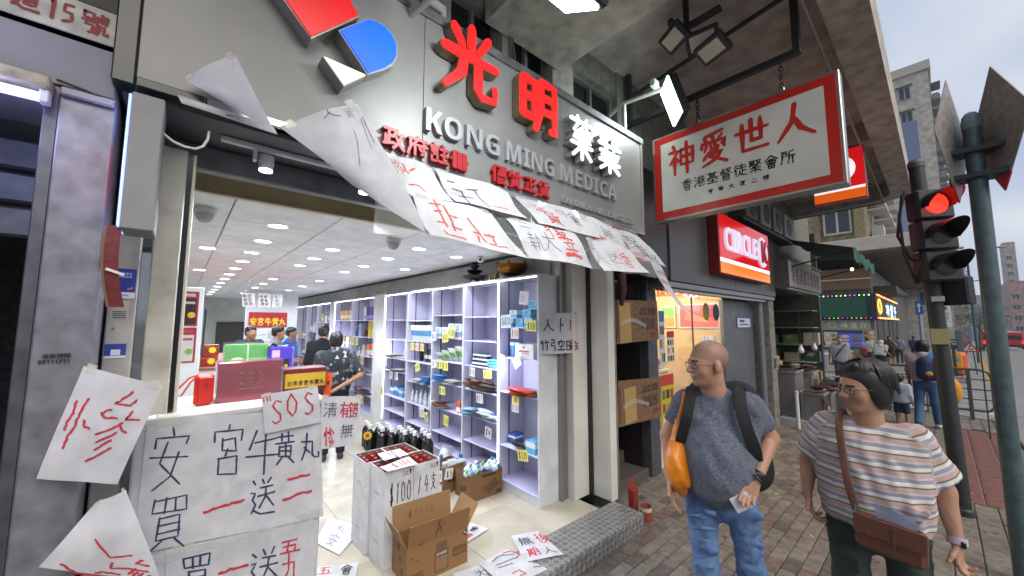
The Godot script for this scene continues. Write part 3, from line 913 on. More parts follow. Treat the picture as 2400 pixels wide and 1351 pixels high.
	# logo: red slab, blue slab with a round end, white wedge
	var logo := [["red", [V2(0.0, 3.36), V2(0.17, 3.155), V2(0.342, 2.975), V2(0.535, 3.186), V2(0.36, 3.42)], "#b00d12", 1.0, "big red lit slab of the shop logo at the top of the fascia"],
		["blue", [V2(0.446, 3.071), V2(0.581, 2.923), V2(0.66, 2.985), V2(0.702, 3.03), V2(0.722, 3.085), V2(0.719, 3.143), V2(0.69, 3.185), V2(0.648, 3.207), V2(0.61, 3.21), V2(0.571, 3.2)], "#0a4be6", 1.3, "blue lit slab with a round end in the shop logo"],
		["white", [V2(0.388, 2.92), V2(0.479, 2.822), V2(0.576, 2.918)], "#dfe8e4", 1.0, "white lit triangle at the tip of the shop logo"]]
	for e in logo:
		var t := thing("logo_piece", e[4], "logo", V(0, 0, -1.75), 0, "lit logo on the fascia")
		var pg := PackedVector2Array(e[1])
		var ctr := Vector2.ZERO
		for q in pg: ctr += q / pg.size()
		var inner := PackedVector2Array()
		for q in pg: inner.append(q + (ctr - q).normalized() * 0.008)
		part(t, "metal_rim", MB.new().prism(pg, Transform3D(Basis(), V(0, 0, .002)), 0.075), mt("#a7a39c", 0.35, {"m": 0.6}))
		part(t, "lit_face", MB.new().prism(inner, Transform3D(Basis(), V(0, 0, .0775)), 0.006), mt(e[2], 0.3, {"e": e[3], "ec": e[2]}))
	# flood lights
	var arm := mt("#a9aaa4", 0.45, {"m": 0.4})
	var hous := mt("#2c2e30", 0.5)
	var lens := mt("#ffffff", 0.3, {"e": 14.0, "ec": "#e9fff8"})
	var f1 := thing("flood_light", "lit LED flood light on a white arm above the fascia's middle", "flood light", V(1.11, 3.20, -.95), 0, "flood lights over the sign")
	var fb := rot(-60, 0, 0)   # faces back and down to the sign
	var hd := MB.new()
	hd.box(Vector3.ZERO, V(.36, .26, .05), fb, 0.01)
	for k in 12: hd.box(fb * V(-.165 + k * .03, 0, .04), V(.006, .24, .045), fb)
	part(f1, "finned_housing", hd, hous)
	var lb := fb * V(0, 0, -.03)
	part(f1, "glowing_lens", MB.new().box(lb, V(.31, .21, .012), fb, 0.003), lens)
	part(f1, "arm", MB.new().tube([V(.0, .05, .02), V(-.25, .20, -.55), V(-.33, .22, -1.05)], 0.018, 6), arm)
	spot(f1, fb * V(0, 0, -.06), V(.3, -.15, -.8), 0.8, 75)
	var f2 := thing("flood_light", "lit LED flood light seen edge on beside the red framed hanging sign", "flood light", V(3.26, 3.80, -1.47), 0, "flood lights over the sign")
	var gb := Basis.looking_at(V(-.62, -.30, -.75).normalized(), Vector3.UP)
	var h2 := MB.new()
	h2.box(gb * V(0, 0, .0), V(.30, .40, .04), gb, 0.008)
	for k in 10: h2.box(gb * V(-.13 + k * .029, 0, .035), V(.005, .36, .035), gb)
	part(f2, "finned_housing", h2, hous)
	part(f2, "glowing_lens", MB.new().box(gb * V(0, 0, -.025), V(.26, .36, .012), gb, 0.003), lens)
	part(f2, "arm", MB.new().tube([V(-.02, .14, .0), V(-.16, .1, -.42), V(-.16, .05, -.58)], 0.02, 6).tube([V(-.16, .08, -.41), V(-.16, -.32, -.41)], 0.022, 6), arm)
	part(f2, "junction_box", MB.new().box(V(-.07, .2, -.14), V(.09, .07, .05), Basis(), 0.006), mt("#bdbdb8", 0.5))
	spot(f2, gb * V(0, 0, -.05), V(-.9, -.7, -.35), 1.0, 75)
	# left columns of the shop front
	var col := thing("front_column", "pale cladding columns with stickers and a mirror strip at the shop's left edge", "column", V(-.2, 0, -1.95))
	part(col, "cladding", MB.new().bx(V(.0, .0, -.4), V(.074, 2.57, .0), 0.004), mt("#b4b0ab", 0.5, {"t": "grime", "s": 0.5}))
	part(col, "mirror_strip", MB.new().bx(V(.075, .0, -.38), V(.101, 2.5, -.02)), mt("#8e9092", 0.06, {"m": 1.0}))
	part(col, "cladding", MB.new().bx(V(.102, .0, -.4), V(.182, 2.47, -.004), 0.004), mt("#c0bcae", 0.5, {"t": "grime", "s": 0.4}))
	part(col, "dark_jamb", MB.new().bx(V(.183, .0, -.36), V(.198, 2.46, -.02)), mt("#2a2c2e", 0.2, {"m": 0.6}))
	part(col, "jamb_edge", MB.new().bx(V(.199, .0, -.37), V(.21, 2.46, -.01), 0.002), mt("#bcb7a6", 0.45))
	var st := thing("blue_sticker", "tall blue payment sticker on the left column", "sticker", V(-.199, 1.868, -1.948))
	part(st, "backing", MB.new().bx(V(0, 0, 0), V(.066, .108, .0015)), mt("#1d2f8f", 0.35))
	part(st, "white_foot", MB.new().bx(V(0, 0, .0016), V(.066, .022, .002)), mt("#d5d7de", 0.35))
	var art := MB.new()
	art.prism(PackedVector2Array([V2(0.004, 0.032), V2(0.022, 0.024), V2(0.026, 0.034), V2(0.008, 0.044)]), Transform3D(Basis(), V(0, 0, .0021)), 0.0006)
	art.prism(PackedVector2Array([V2(0.045, 0.03), V2(0.062, 0.036), V2(0.06, 0.042), V2(0.047, 0.037)]), Transform3D(Basis(), V(0, 0, .0021)), 0.0006)
	part(st, "orange_print", art, mt("#c46a2a", 0.4))
	var wr := MB.new()
	for k in 2:
		for j in 5: wr.bx(V(.012 + j * .009, .086 - k * .011, .0016), V(.019 + j * .009, .094 - k * .011, .002))
	wr.bx(V(.014, .006, .0021), V(.024, .016, .0024)); wr.bx(V(.028, .008, .0021), V(.05, .014, .0024))
	part(st, "print", wr, mt("#8f9ccf", 0.4))
	var sn := thing("notice_sticker", "small black and grey camera notice sticker on the left column", "sticker", V(-.19, 1.79, -1.9475))
	part(sn, "outline", MB.new().bx(V(0, 0, 0), V(.046, .07, .001)), mt("#a9a59f", 0.5))
	var sp := MB.new()
	sp.ball(V(.023, .056, .001), V(.01, .006, .001), 8, 4)
	for k in 4: sp.bx(V(.006, .028 - k * .007, .001), V(.04, .031 - k * .007, .0018))
	glyph(sp, "注", 0.006, -0.036 + 0.0, 0.009, 0.009, 0.0012, flat(Vector3.ZERO, XR, V(0, 1, 0)), ZO)
	part(sn, "print", sp, mt("#2b2b2c", 0.6))
	var s3 := thing("square_sticker", "small square blue and white sticker low on the left column", "sticker", V(-.196, 1.655, -1.9475))
	part(s3, "backing", MB.new().bx(V(0, 0, 0), V(.054, .05, .001)), mt("#24398f", 0.35))
	part(s3, "blank_panel", MB.new().bx(V(.016, .01, .001), V(.04, .03, .0016)), mt("#ced0d4", 0.4))
	part(s3, "foot", MB.new().bx(V(0, 0, .001), V(.054, .008, .0015)), mt("#d0d2da", 0.4))
	# right-hand pillar with its black slot
	var rp := thing("right_pillar", "white clad pillar with a black vertical slot right of the shelves", "pillar", V(2.7, 0, -2.3))
	part(rp, "inner_panel", MB.new().bx(V(.135, FL, -.3), V(.35, 2.5, -.04), 0.004), white)
	part(rp, "metal_channel", MB.new().bx(V(.03, FL, -.16), V(.052, 2.5, -.1), 0.003).bx(V(.06, FL, -.15), V(.13, 2.5, -.12), 0.003), mt("#8f8f8c", 0.3, {"m": 0.7}))
	part(rp, "black_slot", MB.new().bx(V(.351, FL, -.3), V(.37, 2.5, .0)), dark)
	part(rp, "outer_panel", MB.new().bx(V(.371, FL, -.3), V(.47, 2.56, .2), 0.005), white)
	part(rp, "edge_trim", MB.new().bx(V(.471, .0, -.3), V(.492, 2.56, .19), 0.003).bx(V(.494, .0, -.3), V(.545, 2.3, .17), 0.003), mt("#9d9a92", 0.4, {"m": 0.5, "t": "grime", "s": 0.7}))
	# neighbour to the left: metal shutter pillar, dark doorway, address board
	var np := thing("metal_pillar", "lilac grey scratched metal pillar left of the pharmacy", "pillar", V(-.36, 0, -1.8))
	part(np, "sheet", MB.new().bx(V(.028, .0, -.5), V(.152, 2.535, .0), 0.004), mt("#8b8892", 0.42, {"m": 0.35, "t": "grime", "s": 0.9}))
	part(np, "guide_rail", MB.new().bx(V(-.005, .0, -.5), V(.027, 2.535, -.012), 0.003), mt("#63636b", 0.4, {"m": 0.6, "t": "grime", "s": 0.8}))
	part(np, "lintel", MB.new().bx(V(-.9, 2.536, -.45), V(.145, 2.70, -.003), 0.003), mt("#8d8c95", 0.6, {"t": "soft", "s": 0.8}))
	part(np, "conduit_ledge", MB.new().bx(V(.03, 2.50, .001), V(.148, 2.525, .02), 0.004), mt("#9f9ca6", 0.6))
	part(np, "cable", MB.new().tube([V(.02, 2.545, .01), V(.08, 2.532, .016), V(.15, 2.515, .012)], 0.004, 6), mt("#33333a", 0.7))
	var doorway := thing("dark_shop_entrance", "dark unlit shop entrance with half lowered shutter at the far left", "entrance", V(-.36, 0, -2.2))
	part(doorway, "back_wall", MB.new().bx(V(-3.0, 0, -4.6), V(-.0, 2.6, -4.5)), mt("#5a5c60", 0.6, {"t": "stain", "s": 1.2}))
	part(doorway, "side_wall", MB.new().bx(V(-3.1, 0, -4.6), V(-3.0, 2.6, .4)), mt("#5a5c60", 0.7))
	part(doorway, "side_wall", MB.new().bx(V(.0, 0, -4.6), V(.03, 2.6, -.2)), mt("#5a5c60", 0.7))
	for k in 3: part(doorway, "shutter_slat", MB.new().bx(V(-3.0, 2.1 + k * .13, -.1), V(-.01, 2.215 + k * .13, -.06), 0.01), mt("#606066", 0.5, {"m": 0.4, "t": "grime", "s": 0.8}))
	part(doorway, "ceiling", MB.new().bx(V(-3.0, 2.56, -4.6), V(.0, 2.6, .0)), mt("#6b6b6e", 0.8))
	var ab := thing("address_board", "white board with red street number characters at the top left", "sign", V(-1.4, 2.712, -1.797))
	part(ab, "board", MB.new().bx(V(0, 0, 0), V(1.175, .118, .008), 0.002), mt("#c9c5b8", 0.6, {"t": "grime", "s": 0.8}))
	part(ab, "top_panel", MB.new().bx(V(0, .122, -.3), V(1.175, .6, .004)), mt("#56564e", 0.7, {"t": "grime", "s": 0.6}))
	var nm := MB.new()
	var nf := flat(V(0, .108, .008), XR, DN)
	glyph(nm, "道", 0.955, 0.004, 0.056, 0.08, 0.009, nf, ZO); glyph(nm, "1", 1.02, 0.012, 0.03, 0.07, 0.009, nf, ZO); glyph(nm, "5", 1.045, 0.012, 0.045, 0.07, 0.008, nf, ZO)
	glyph(nm, "號", 1.095, 0.01, 0.064, 0.08, 0.008, nf, ZO)
	part(ab, "red_print", nm, mt("#7f2228", 0.6))
	var tl := thing("fluorescent_tube", "fluorescent tube fitting with a rusty cover at the top left", "light", V(-.345, 2.49, -1.79))
	part(tl, "cover", MB.new().bx(V(-.9, .0, -.02), V(.0, .04, .05), 0.004), mt("#b0a38c", 0.6, {"t": "stain", "s": 1.5}))
	part(tl, "tube", MB.new().tube([V(-.88, -.022, .018), V(-.02, -.022, .018)], 0.015, 10), mt("#dfe4f6", 0.4, {"e": 0.8, "ec": "#b9c4ff"}))
	part(tl, "socket", MB.new().bx(V(-.02, -.04, .0), V(.0, .0, .036), 0.003), mt("#c3c3c8", 0.5))
	var om := OmniLight3D.new()
	om.name = "tube_light"
	om.position = V(-.2, -.06, .06)
	om.light_energy = 0.16
	om.light_color = Color("#b7c0ff")
	om.light_size = 0.1
	om.omni_attenuation = 2.0
	om.shadow_enabled = true
	tl.add_child(om)
	var pn := thing("locksmith_label", "black printed locksmith phone label on the metal pillar", "label", V(-.316, 1.668, -1.798))
	var pm := MB.new()
	for i in 4: glyph(pm, "維新捲閘"[i], 0.008 + i * 0.0145, 0.0, 0.0135, 0.015, 0.0018, flat(V(0, .018, 0), XR, DN), ZO)
	part(pn, "print", pm, mt("#26262a", 0.7))
	text(pn, "phone_number", "69111711", 0.062, 0.013, 0.001, mt("#26262a", 0.7), Transform3D(Basis(), V(.032, -.006, .001)))
	# hanging light box, its edge towards us
	var lbx := thing("hanging_light_box", "grey hanging light box seen from its narrow edge, chained under the fascia", "light box", V(-.1275, 2.08, -1.75))
	part(lbx, "case", MB.new().bx(V(-.038, .0, -.1), V(.042, .46, .05), 0.004), mt("#8d8c8c", 0.5, {"t": "soft", "s": 1.0}))
	part(lbx, "lit_face", MB.new().bx(V(-.045, .005, -.099), V(-.0385, .45, .049), 0.002), mt("#9fb3ea", 0.4, {"e": 1.1, "ec": "#9fb6ff"}))
	part(lbx, "red_print", MB.new().bx(V(-.0465, .08, -.08), V(-.0451, .3, .03)), mt("#c03a5a", 0.4, {"e": 0.6, "ec": "#ff5070"}))
	var ch := MB.new()
	for k in 5:
		var b := rot(0, 90.0 * (k % 2), 0)
		var pts := []
		for j in 9: pts.append(V(.0, .472 + k * .014, -.02) + b * V(cos(TAU * j / 8.0) * 0.006, sin(TAU * j / 8.0) * 0.011, 0))
		ch.tube(pts, 0.0022, 5, false)
	part(lbx, "chain", ch, mt("#2d2c2b", 0.4, {"m": 0.7}))
	part(lbx, "white_cable", MB.new().tube([V(.04, .36, .0), V(.07, .338, .0), V(.10, .33, .0), V(.13, .335, -.01), V(.15, .355, -.02), V(.162, .39, -.035), V(.165, .43, -.05)], 0.0045, 6), mt("#c9c9cc", 0.5))
	# torn red cardboard strip hanging by the light box
	var rc := thing("torn_card_strip", "torn red printed cardboard strip taped to the left column", "cardboard", V(-.165, 1.83, -1.73))
	part(rc, "card", MB.new().grid(3, 12, func(u, w): return V(-0.012 + (u - 0.5) * 0.034 + w * 0.022 - 0.01 * sin(w * 3.0), 0.26 * (1.0 - w) , 0.012 * sin(w * 4.0) + 0.01 * u)), mt("#7d3434", 0.8, {"t": "grime", "s": 3.0}))
	part(rc, "corrugated_edge", MB.new().grid(1, 12, func(u, w): return V(-0.036 + u * 0.008 + w * 0.022 - 0.01 * sin(w * 3.0), 0.26 * (1.0 - w), 0.012 * sin(w * 4.0) - 0.004)), mt("#7a6450", 0.9))
	part(rc, "tape", MB.new().box(V(.0, .11, .022), V(.045, .008, .002), rot(0, 0, -22)), mt("#d5d5d2", 0.2))
	# track spot lights under the soffit
	var tr := thing("light_track", "white ceiling track with two spot lights under the fascia", "light", V(.0, 2.545, -1.95))
	part(tr, "rail", MB.new().bx(V(.08, .0, -.015), V(1.2, .02, .015), 0.003), mt("#c6c6cc", 0.45))
	for xx in [0.245, 0.68]:
		var h := MB.new()
		h.bx(V(xx - .05, -.055, -.012), V(xx - .035, .0, .012), 0.003)
		h.tube([V(xx, -.02, 0), V(xx, -.082, 0)], 0.027, 14)
		for k in 6: h.tube([V(xx, -.022 - k * .007, 0), V(xx, -.025 - k * .007, 0)], 0.03, 14)
		var hh := part(tr, "spot_head", h, mt("#c9c9cd", 0.45))
		part(hh, "glowing_lens", MB.new().tube([V(xx, -.083, 0), V(xx, -.09, 0)], 0.026, 14), mt("#ffffff", 0.4, {"e": 8.0, "ec": "#eaf6ff"}))
		spot(tr, V(xx, -.1, 0), V(xx, -1.0, .02), 0.9, 60, "#eef6ff", 0.05)
# ------------------------------------------------------------------ shelves and goods
const SX := 2.48
const XN := Vector3(-1, 0, 0)
const ORD := ["first", "second", "third", "fourth", "fifth", "sixth", "seventh", "eighth", "ninth", "tenth"]
func shelf_unit(label: String, zs: Array, boards: Array, leds: Array, top := 2.24) -> void:
	var t := thing("shelf_unit", label, "shelves", V(SX, FL, zs[0]), 0, "lilac wall shelves")
	var white := mt("#cfcfd3", 0.45, {"t": "soft", "s": 1.0})
	var lilac := mt("#c9c7da", 0.5, {"t": "soft", "s": 0.6})
	var led := mt("#ffffff", 0.4, {"e": 9.0, "ec": "#e6ecff"})
	var z0: float = zs[0]
	for i in zs.size():
		var z: float = zs[i] - z0
		part(t, "side_panel", MB.new().bx(V(0, 0, z - .012), V(.348, top - FL, z + .012), 0.002), white)
	for i in zs.size() - 1:
		var a: float = zs[i] - z0 - 0.0125
		var b: float = zs[i + 1] - z0 + 0.0125
		part(t, "back_panel", MB.new().bx(V(.335, .08, b), V(.347, top - FL - .02, a)), lilac)
		part(t, "side_lining", MB.new().bx(V(.02, .1, b), V(.334, top - FL - .02, b + .003)), lilac)
		part(t, "side_lining", MB.new().bx(V(.02, .1, a - .003), V(.334, top - FL - .02, a)), lilac)
		part(t, "slotted_rail", MB.new().bx(V(0.326, 0.1, (a + b) * 0.5 - 0.008), V(0.3345, top - FL - 0.03, (a + b) * 0.5 + 0.008)).bx(V(.12, .1, b + .0035), V(.136, top - FL - .03, b + .005)), mt("#58566a", 0.5, {"m": 0.5}))
		part(t, "plinth", MB.new().bx(V(.006, 0, b), V(.3, .075, a)), white)
		part(t, "base_board", MB.new().bx(V(.0, .076, b), V(.334, .1, a), 0.002), mt("#b9b6d6", 0.4))
		part(t, "top_board", MB.new().bx(V(.0, top - FL - .02, b), V(.334, top - FL, a), 0.002), white)
		part(t, "top_light_strip", MB.new().bx(V(.012, top - FL - .027, b + .01), V(.022, top - FL - .0205, a - .01)), led)
		for y in boards[i]:
			part(t, "shelf_board", MB.new().bx(V(.008, y - FL - .012, b + .0055), V(.325, y - FL, a - .0055), 0.002), mt("#c3c1dc", 0.4))
	for z in leds:
		part(t, "upright_light_strip", MB.new().bx(V(-.008, .15, z - z0 - .007), V(-.0005, top - FL - .02, z - z0 + .007)), led)
		var l := OmniLight3D.new()
		l.name = "strip_light"
		t.add_child(l)
		l.position = V(-.03, 1.2, z - z0)
		l.light_energy = 0.5
		l.light_size = 0.2
		l.light_color = Color("#dfe6ff")
		l.shadow_enabled = true
func sheet_on_x(name_: String, label: String, cat: String, z: float, y: float, w: float, h: float, hex: String, s: String, ink: String, group := "", tilt := 0.0, x := SX - 0.016, fs := 1.0) -> void:
	# a card facing the shop's middle (-x); z is its centre, y its top
	var t := thing(name_, label, cat, V(x, y, z), 0, group)
	t.rotation_degrees.x = tilt
	part(t, "card", MB.new().bx(V(-.0005, -h, -w * .5), V(.0005, 0, w * .5)), mt(hex, 0.7))
	if s != "":
		var mb := MB.new()
		var n := s.length()
		var cw := w * 0.86 / n
		line(mb, s, 0, 0, cw * 0.95, h * 0.7 * fs, cw, minf(h * 0.075, cw * 0.2), flat(V(-.0006, -h * .15, -w * .43), ZO, DN), XN, {"wob": 4.0, "lift": 0.0008})
		part(t, "writing", mb, mt(ink, 0.7))
const YL := "#d3cf6a"
const WH := "#cfcfcf"
func price(z: float, y: float, s: String, hex := WH, w := 0.085, h := 0.075, tilt := 0.0, ink := "#20242e", where := "") -> void:
	sheet_on_x("price_tag", "%s price tag reading %s %s" % [{YL: "yellow", WH: "white"}.get(hex, "coloured"), s, where], "price tag", z, y, w, h, hex, s, ink, "handwritten price tags", tilt)
func carton(name_: String, label: String, at: Vector3, s: Vector3, hex: String, o := {}) -> Node3D:
	# a retail box standing at `at` (base centre); its face looks to -x
	var t := thing(name_, label, o.get("cat", "box"), at, deg_to_rad(o.get("turn", 0.0)), o.get("group", ""))
	part(t, "body", MB.new().bx(V(-s.x, 0, -s.z) * V(.5, 1, .5), V(s.x, s.y * 2, s.z) * 0.5, 0.003), mt(hex, 0.4))
	if o.has("band"):
		part(t, "colour_band", MB.new().bx(V(-s.x * 0.5 - 0.0012, s.y * o.get("b0", 0.1), -s.z * 0.5 - 0.001), V(s.x * 0.5 - 0.01, s.y * o.get("b1", 0.45), s.z * 0.5 + 0.001)), mt(o.band, 0.4))
	if o.has("print"):
		var mb := MB.new()
		for k in 3: mb.bx(V(-s.x * 0.5 - 0.0022, s.y * (0.55 + 0.13 * k), -s.z * (0.35 - 0.07 * k)), V(-s.x * 0.5, s.y * (0.61 + 0.13 * k), s.z * (0.1 + 0.06 * k)))
		part(t, "print", mb, mt(o.print, 0.5))
	return t
func packet(label: String, at: Vector3, s: Vector3, hex: String, turn: float, lean: float, band: String, group := "") -> Node3D:
	# a soft sealed packet
	var t := thing("packet", label, "packet", at, deg_to_rad(turn), group)
	t.rotation_degrees.z = lean
	var f := func(u, v):
		var e := pow(maxf(sin(u * PI), 0.0) * maxf(sin(v * PI), 0.0), 0.4)
		return V(-e * s.x * 0.5 - 0.002 * sin(u * 23.0 + v * 17.0), s.y * (1.0 - v), (u - 0.5) * s.z)
	var g := func(u, v):
		var e := pow(maxf(sin(u * PI), 0.0) * maxf(sin(v * PI), 0.0), 0.4)
		return V(e * s.x * 0.5, s.y * (1.0 - v), (0.5 - u) * s.z)
	part(t, "pouch", MB.new().grid(6, 6, f).grid(6, 6, g), mt(hex, 0.3))
	var h := func(u, v):
		var uu: float = 0.12 + u * 0.76
		var vv: float = 0.3 + v * 0.35
		var e := pow(sin(uu * PI) * sin(vv * PI), 0.4)
		return V(-e * s.x * 0.5 - 0.004, s.y * (1.0 - vv), (uu - 0.5) * s.z)
	part(t, "printed_panel", MB.new().grid(4, 3, h), mt(band, 0.4))
	return t
func bottle(name_: String, label: String, at: Vector3, r: float, h: float, hex: String, cap: String, o := {}) -> Node3D:
	var t := thing(name_, label, "bottle", at, 0, o.get("group", ""))
	var e := {}
	if o.has("a"): e["a"] = o.a
	part(t, "body", MB.new().lathe([V2(0, 0), V2(r * 0.92, 0), V2(r, h * 0.03), V2(r, h * 0.6), V2(r * 0.86, h * 0.7), V2(r * 0.45, h * 0.8), V2(r * 0.4, h * 0.86)], Vector3.ZERO, 12), mt(hex, 0.15, e))
	part(t, "cap", MB.new().lathe([V2(r * 0.5, h * 0.85), V2(r * 0.52, h * 0.98), V2(r * 0.44, h), V2(0, h)], Vector3.ZERO, 10), mt(cap, 0.4))
	if o.has("label"):
		part(t, "label", MB.new().lathe([V2(r * 1.015, h * 0.18), V2(r * 1.015, h * 0.5)], Vector3.ZERO, 12), mt(o.label, 0.5))
	return t
func make_shelves() -> void:
	shelf_unit("lilac backed wall shelves with five bays nearest the pillar", [-2.46, -3.03, -3.69, -4.41, -5.14, -5.92], [[1.738, 1.435, 1.091, 0.568], [1.849, 1.58, 1.299, 1.038, 0.755, 0.47], [1.877, 1.593, 1.303, 1.037, 0.721, 0.425], [1.812, 1.524, 1.238, 0.959, 0.666, 0.398], [1.827, 1.526, 1.24, 1.049, 0.661, 0.442]], [-3.03, -5.92])
	shelf_unit("lilac wall shelves with two bays behind the two customers", [-6.40, -7.53, -8.58], [[1.83, 1.524, 1.19, 0.895, 0.53], [1.83, 1.3, 0.9, 0.5]], [-8.58])
	shelf_unit("lilac wall shelves at the far end of the shop", [-8.95, -10.0, -11.0, -11.95, -12.9], [[1.78, 1.35, 0.95, 0.5], [1.56, 1.14, 0.75], [1.38, 0.9, 0.5], [1.6, 1.1, 0.6]], [-12.88])
	var pl := thing("wall_pier", "plain white pier between the first and second shelf units", "pier", V(SX, FL, -6.39))
	part(pl, "cladding", MB.new().bx(V(-.01, 0, .0), V(.35, 2.12, .455), 0.003), mt("#cfd0cd", 0.5, {"t": "soft", "s": 0.8}))
	rng.seed = 33
	var bx := SX + 0.13
	# bay 1: face masks, first aid case, red packs, box
	var k := 0
	for q in [[-2.62, 0, "#cdd6dc"], [-2.75, 0, "#7fb7d8"], [-2.89, 0, "#d2d8dc"], [-2.64, 1, "#86bfe0"], [-2.84, 1, "#d6dadd"], [-2.56, 2, "#8cc4e0"]]:
		carton("mask_box", "%s mask box on the nearest bay's upper shelf, %s of the pile" % ["pale blue" if k in [1, 3, 5] else "white and blue", ORD[k]], V(bx, 1.738 + q[1] * .085, q[0]), V(.2, .083, .115), q[2], {"band": "#5fa6d4", "print": "#4a6f96", "group": "face mask boxes"})
		k += 1
	sheet_on_x("price_card", "pink written card leaning on the top mask boxes", "card", -2.66, 2.085, 0.13, 0.13, "#d6d3dc", "50個選", "#b4406a", "", 6.0, SX + 0.02)
	sheet_on_x("price_card", "white card for adult masks on the upper shelf of the nearest bay", "card", -2.9, 1.86, 0.15, 0.13, "#c8d2da", "大人$20", "#2a3440", "", -4.0)
	price(-2.53, 1.80, "$30", YL, 0.13, 0.1, 0, "#20242e", "beside the loose white sheet")
	sheet_on_x("price_card", "white card reading thirty in red below the mask shelf", "card", -2.76, 1.726, 0.11, 0.1, WH, "$30", "#a83a4a")
	for i in 2: carton("blue_pack", "tall blue pack %s the first aid case" % ["left of", "just beside"][i], V(bx, 1.435, -2.93 + i * .075), V(.06, .15, .06), "#3f8fc8", {"band": "#cfdbe4", "b0": 0.75, "b1": 0.95, "group": "tall blue packs"})
	var fa := carton("first_aid_case", "white first aid case with a red cross", V(bx - .02, 1.435, -2.66), V(.2, .14, .26), "#d0d2d4", {"cat": "case"})
	part(fa, "red_cross", MB.new().bx(V(-.1022, .095, -.005), V(-.1, .125, .005)).bx(V(-.1021, .105, -.015), V(-.1, .115, .015)), mt("#b02a30", 0.5))
	part(fa, "print", MB.new().bx(V(-.1021, .062, -.07), V(-.1, .08, .07)).bx(V(-.1021, .046, -.03), V(-.1, .052, .07)), mt("#a8605c", 0.5))
	price(-2.96, 1.46, "$18", "#d8c6cc", 0.09, 0.1, 8.0, "#b03040", "in red beside the blue packs")
	sheet_on_x("paper_note", "white printed note hung at an angle below the first aid case", "note", -2.76, 1.45, 0.12, 0.11, "#c9c9d2", "", "#222222", "", -32.0)
	for i in 5: packet("red and orange flat packet, %s of the pile in the nearest bay" % ORD[i], V(bx - 0.02, 1.092 + i * 0.012, -2.68 + 0.02 * (i % 2)), V(.02, .2, .3), ["#b8362c", "#cf6a30"][i % 2], 8.0 - i * 5.0, 86.0, "#d9a24a", "red flat packets")
	price(-2.75, 1.075, "$", YL, 0.1, 0.065, 0, "#a8662c", "above a red eighteen")
	price(-2.755, 1.01, "$18", WH, 0.1, 0.085, 0, "#b03040", "in red in the nearest bay")
	carton("dark_blue_box", "dark blue box on the lowest stocked shelf of the nearest bay", V(bx + .02, .568, -2.93), V(.12, .1, .11), "#20478c", {"band": "#d0d4da", "b0": 0.6, "b1": 0.8})
	packet("black and white crumpled packet beside the dark blue box", V(bx - .04, .575, -2.76), V(.05, .16, .14), "#3a3836", 10, 60, "#c6c2bc")
	carton("light_blue_box", "light blue and white box at the right of the low shelf", V(bx - .02, .568, -2.60), V(.16, .11, .13), "#63b2dc", {"band": "#d6dde2", "b0": 0.5, "b1": 0.92})
	price(-2.66, 0.60, "$20", YL, 0.14, 0.1, -10, "#20242e", "on the lowest stocked shelf")
	# bay 2
	k = 0
	for r in 3:
		for c in 5 - (1 if r == 2 else 0):
			carton("small_dark_box", "small dark and white box, row %s number %s of the stack" % [ORD[r], ORD[c]], V(bx - .05, 1.299 + r * .046, -3.53 + c * .062 + r * .012), V(.08, .044, .057), "#25293a", {"band": "#c9cbd4", "b0": 0.45, "b1": 0.9, "group": "small dark boxes"})
	for i in 3: packet("light blue soft pack beside the stack of dark boxes, %s" % ["lowest", "middle", "top"][i], V(bx - .02, 1.31 + i * .03, -3.15), V(.035, .14, .15), "#5da3cc", i * 9.0, 80, "#cfe0ea", "light blue packs")
	price(-3.47, 1.285, "$10", WH, 0.1, 0.1, 4, "#20242e", "under the dark boxes")
	price(-3.2, 1.285, "$108", YL, 0.14, 0.09, -5, "#20242e", "under the light blue packs")
	for i in 9: packet("brown shiny bag in the heap, %s from the bottom" % ORD[i], V(bx - 0.05 + rng.randf_range(-.03, .03), 1.045 + (i / 3) * 0.035, -3.5 + (i % 3) * 0.14 + rng.randf_range(-.02, .02)), V(.05, .18, .16), ["#5b4436", "#6b5040", "#4a3a34"][i % 3], rng.randf_range(-30, 30), 74 + rng.randf_range(-8, 10), "#8a7660", "brown shiny bags")
	price(-3.33, 1.02, "$11", WH, 0.12, 0.1, 0, "#20242e", "under the brown bags")
	for i in 9: packet("%s packet in the lower heap of the second bay, %s" % [["pale blue", "dark", "white"][i % 3], ORD[i]], V(bx - 0.05 + rng.randf_range(-.03, .03), 0.762 + (i / 3) * 0.03, -3.52 + (i % 3) * 0.15), V(.04, .18, .16), ["#8fb2cc", "#35424f", "#c5cbd0"][i % 3], rng.randf_range(-30, 30), 76 + rng.randf_range(-8, 10), ["#d0dbe2", "#7f95a6", "#6d8ea6"][i % 3], "mixed packets")
	carton("blue_white_box", "blue and white box at the right end of the lower heap", V(bx - .04, .755, -3.13), V(.15, .07, .14), "#3a68b0", {"band": "#d3dbe2", "b0": 0.4, "b1": 0.95})
	price(-3.17, 0.70, "$4", WH, 0.11, 0.11, 6, "#20242e", "at the lower right of the second bay")
	# bay 3
	for i in 4: carton("glove_box", "white and blue box on the second shelf of the third bay, %s from the left" % ORD[i], V(bx, 1.593, -4.30 + i * .155), V(0.2, 0.13 + 0.045 * (i / 2), 0.135), ["#c3ccd6", "#ced4d8", "#b9c4d2", "#c9cdd6"][i], {"band": "#7f95b8", "print": "#5b6f90", "group": "white and blue boxes"})
	price(-4.33, 1.66, "$60", WH, 0.12, 0.11, -6, "#20242e", "at the left of the third bay")
	price(-4.06, 1.66, "$80", YL, 0.14, 0.12, -8, "#20242e", "in the middle of the third bay")
	price(-3.9, 1.72, "$100", YL, 0.13, 0.12, 4, "#20242e", "at the right of the third bay")
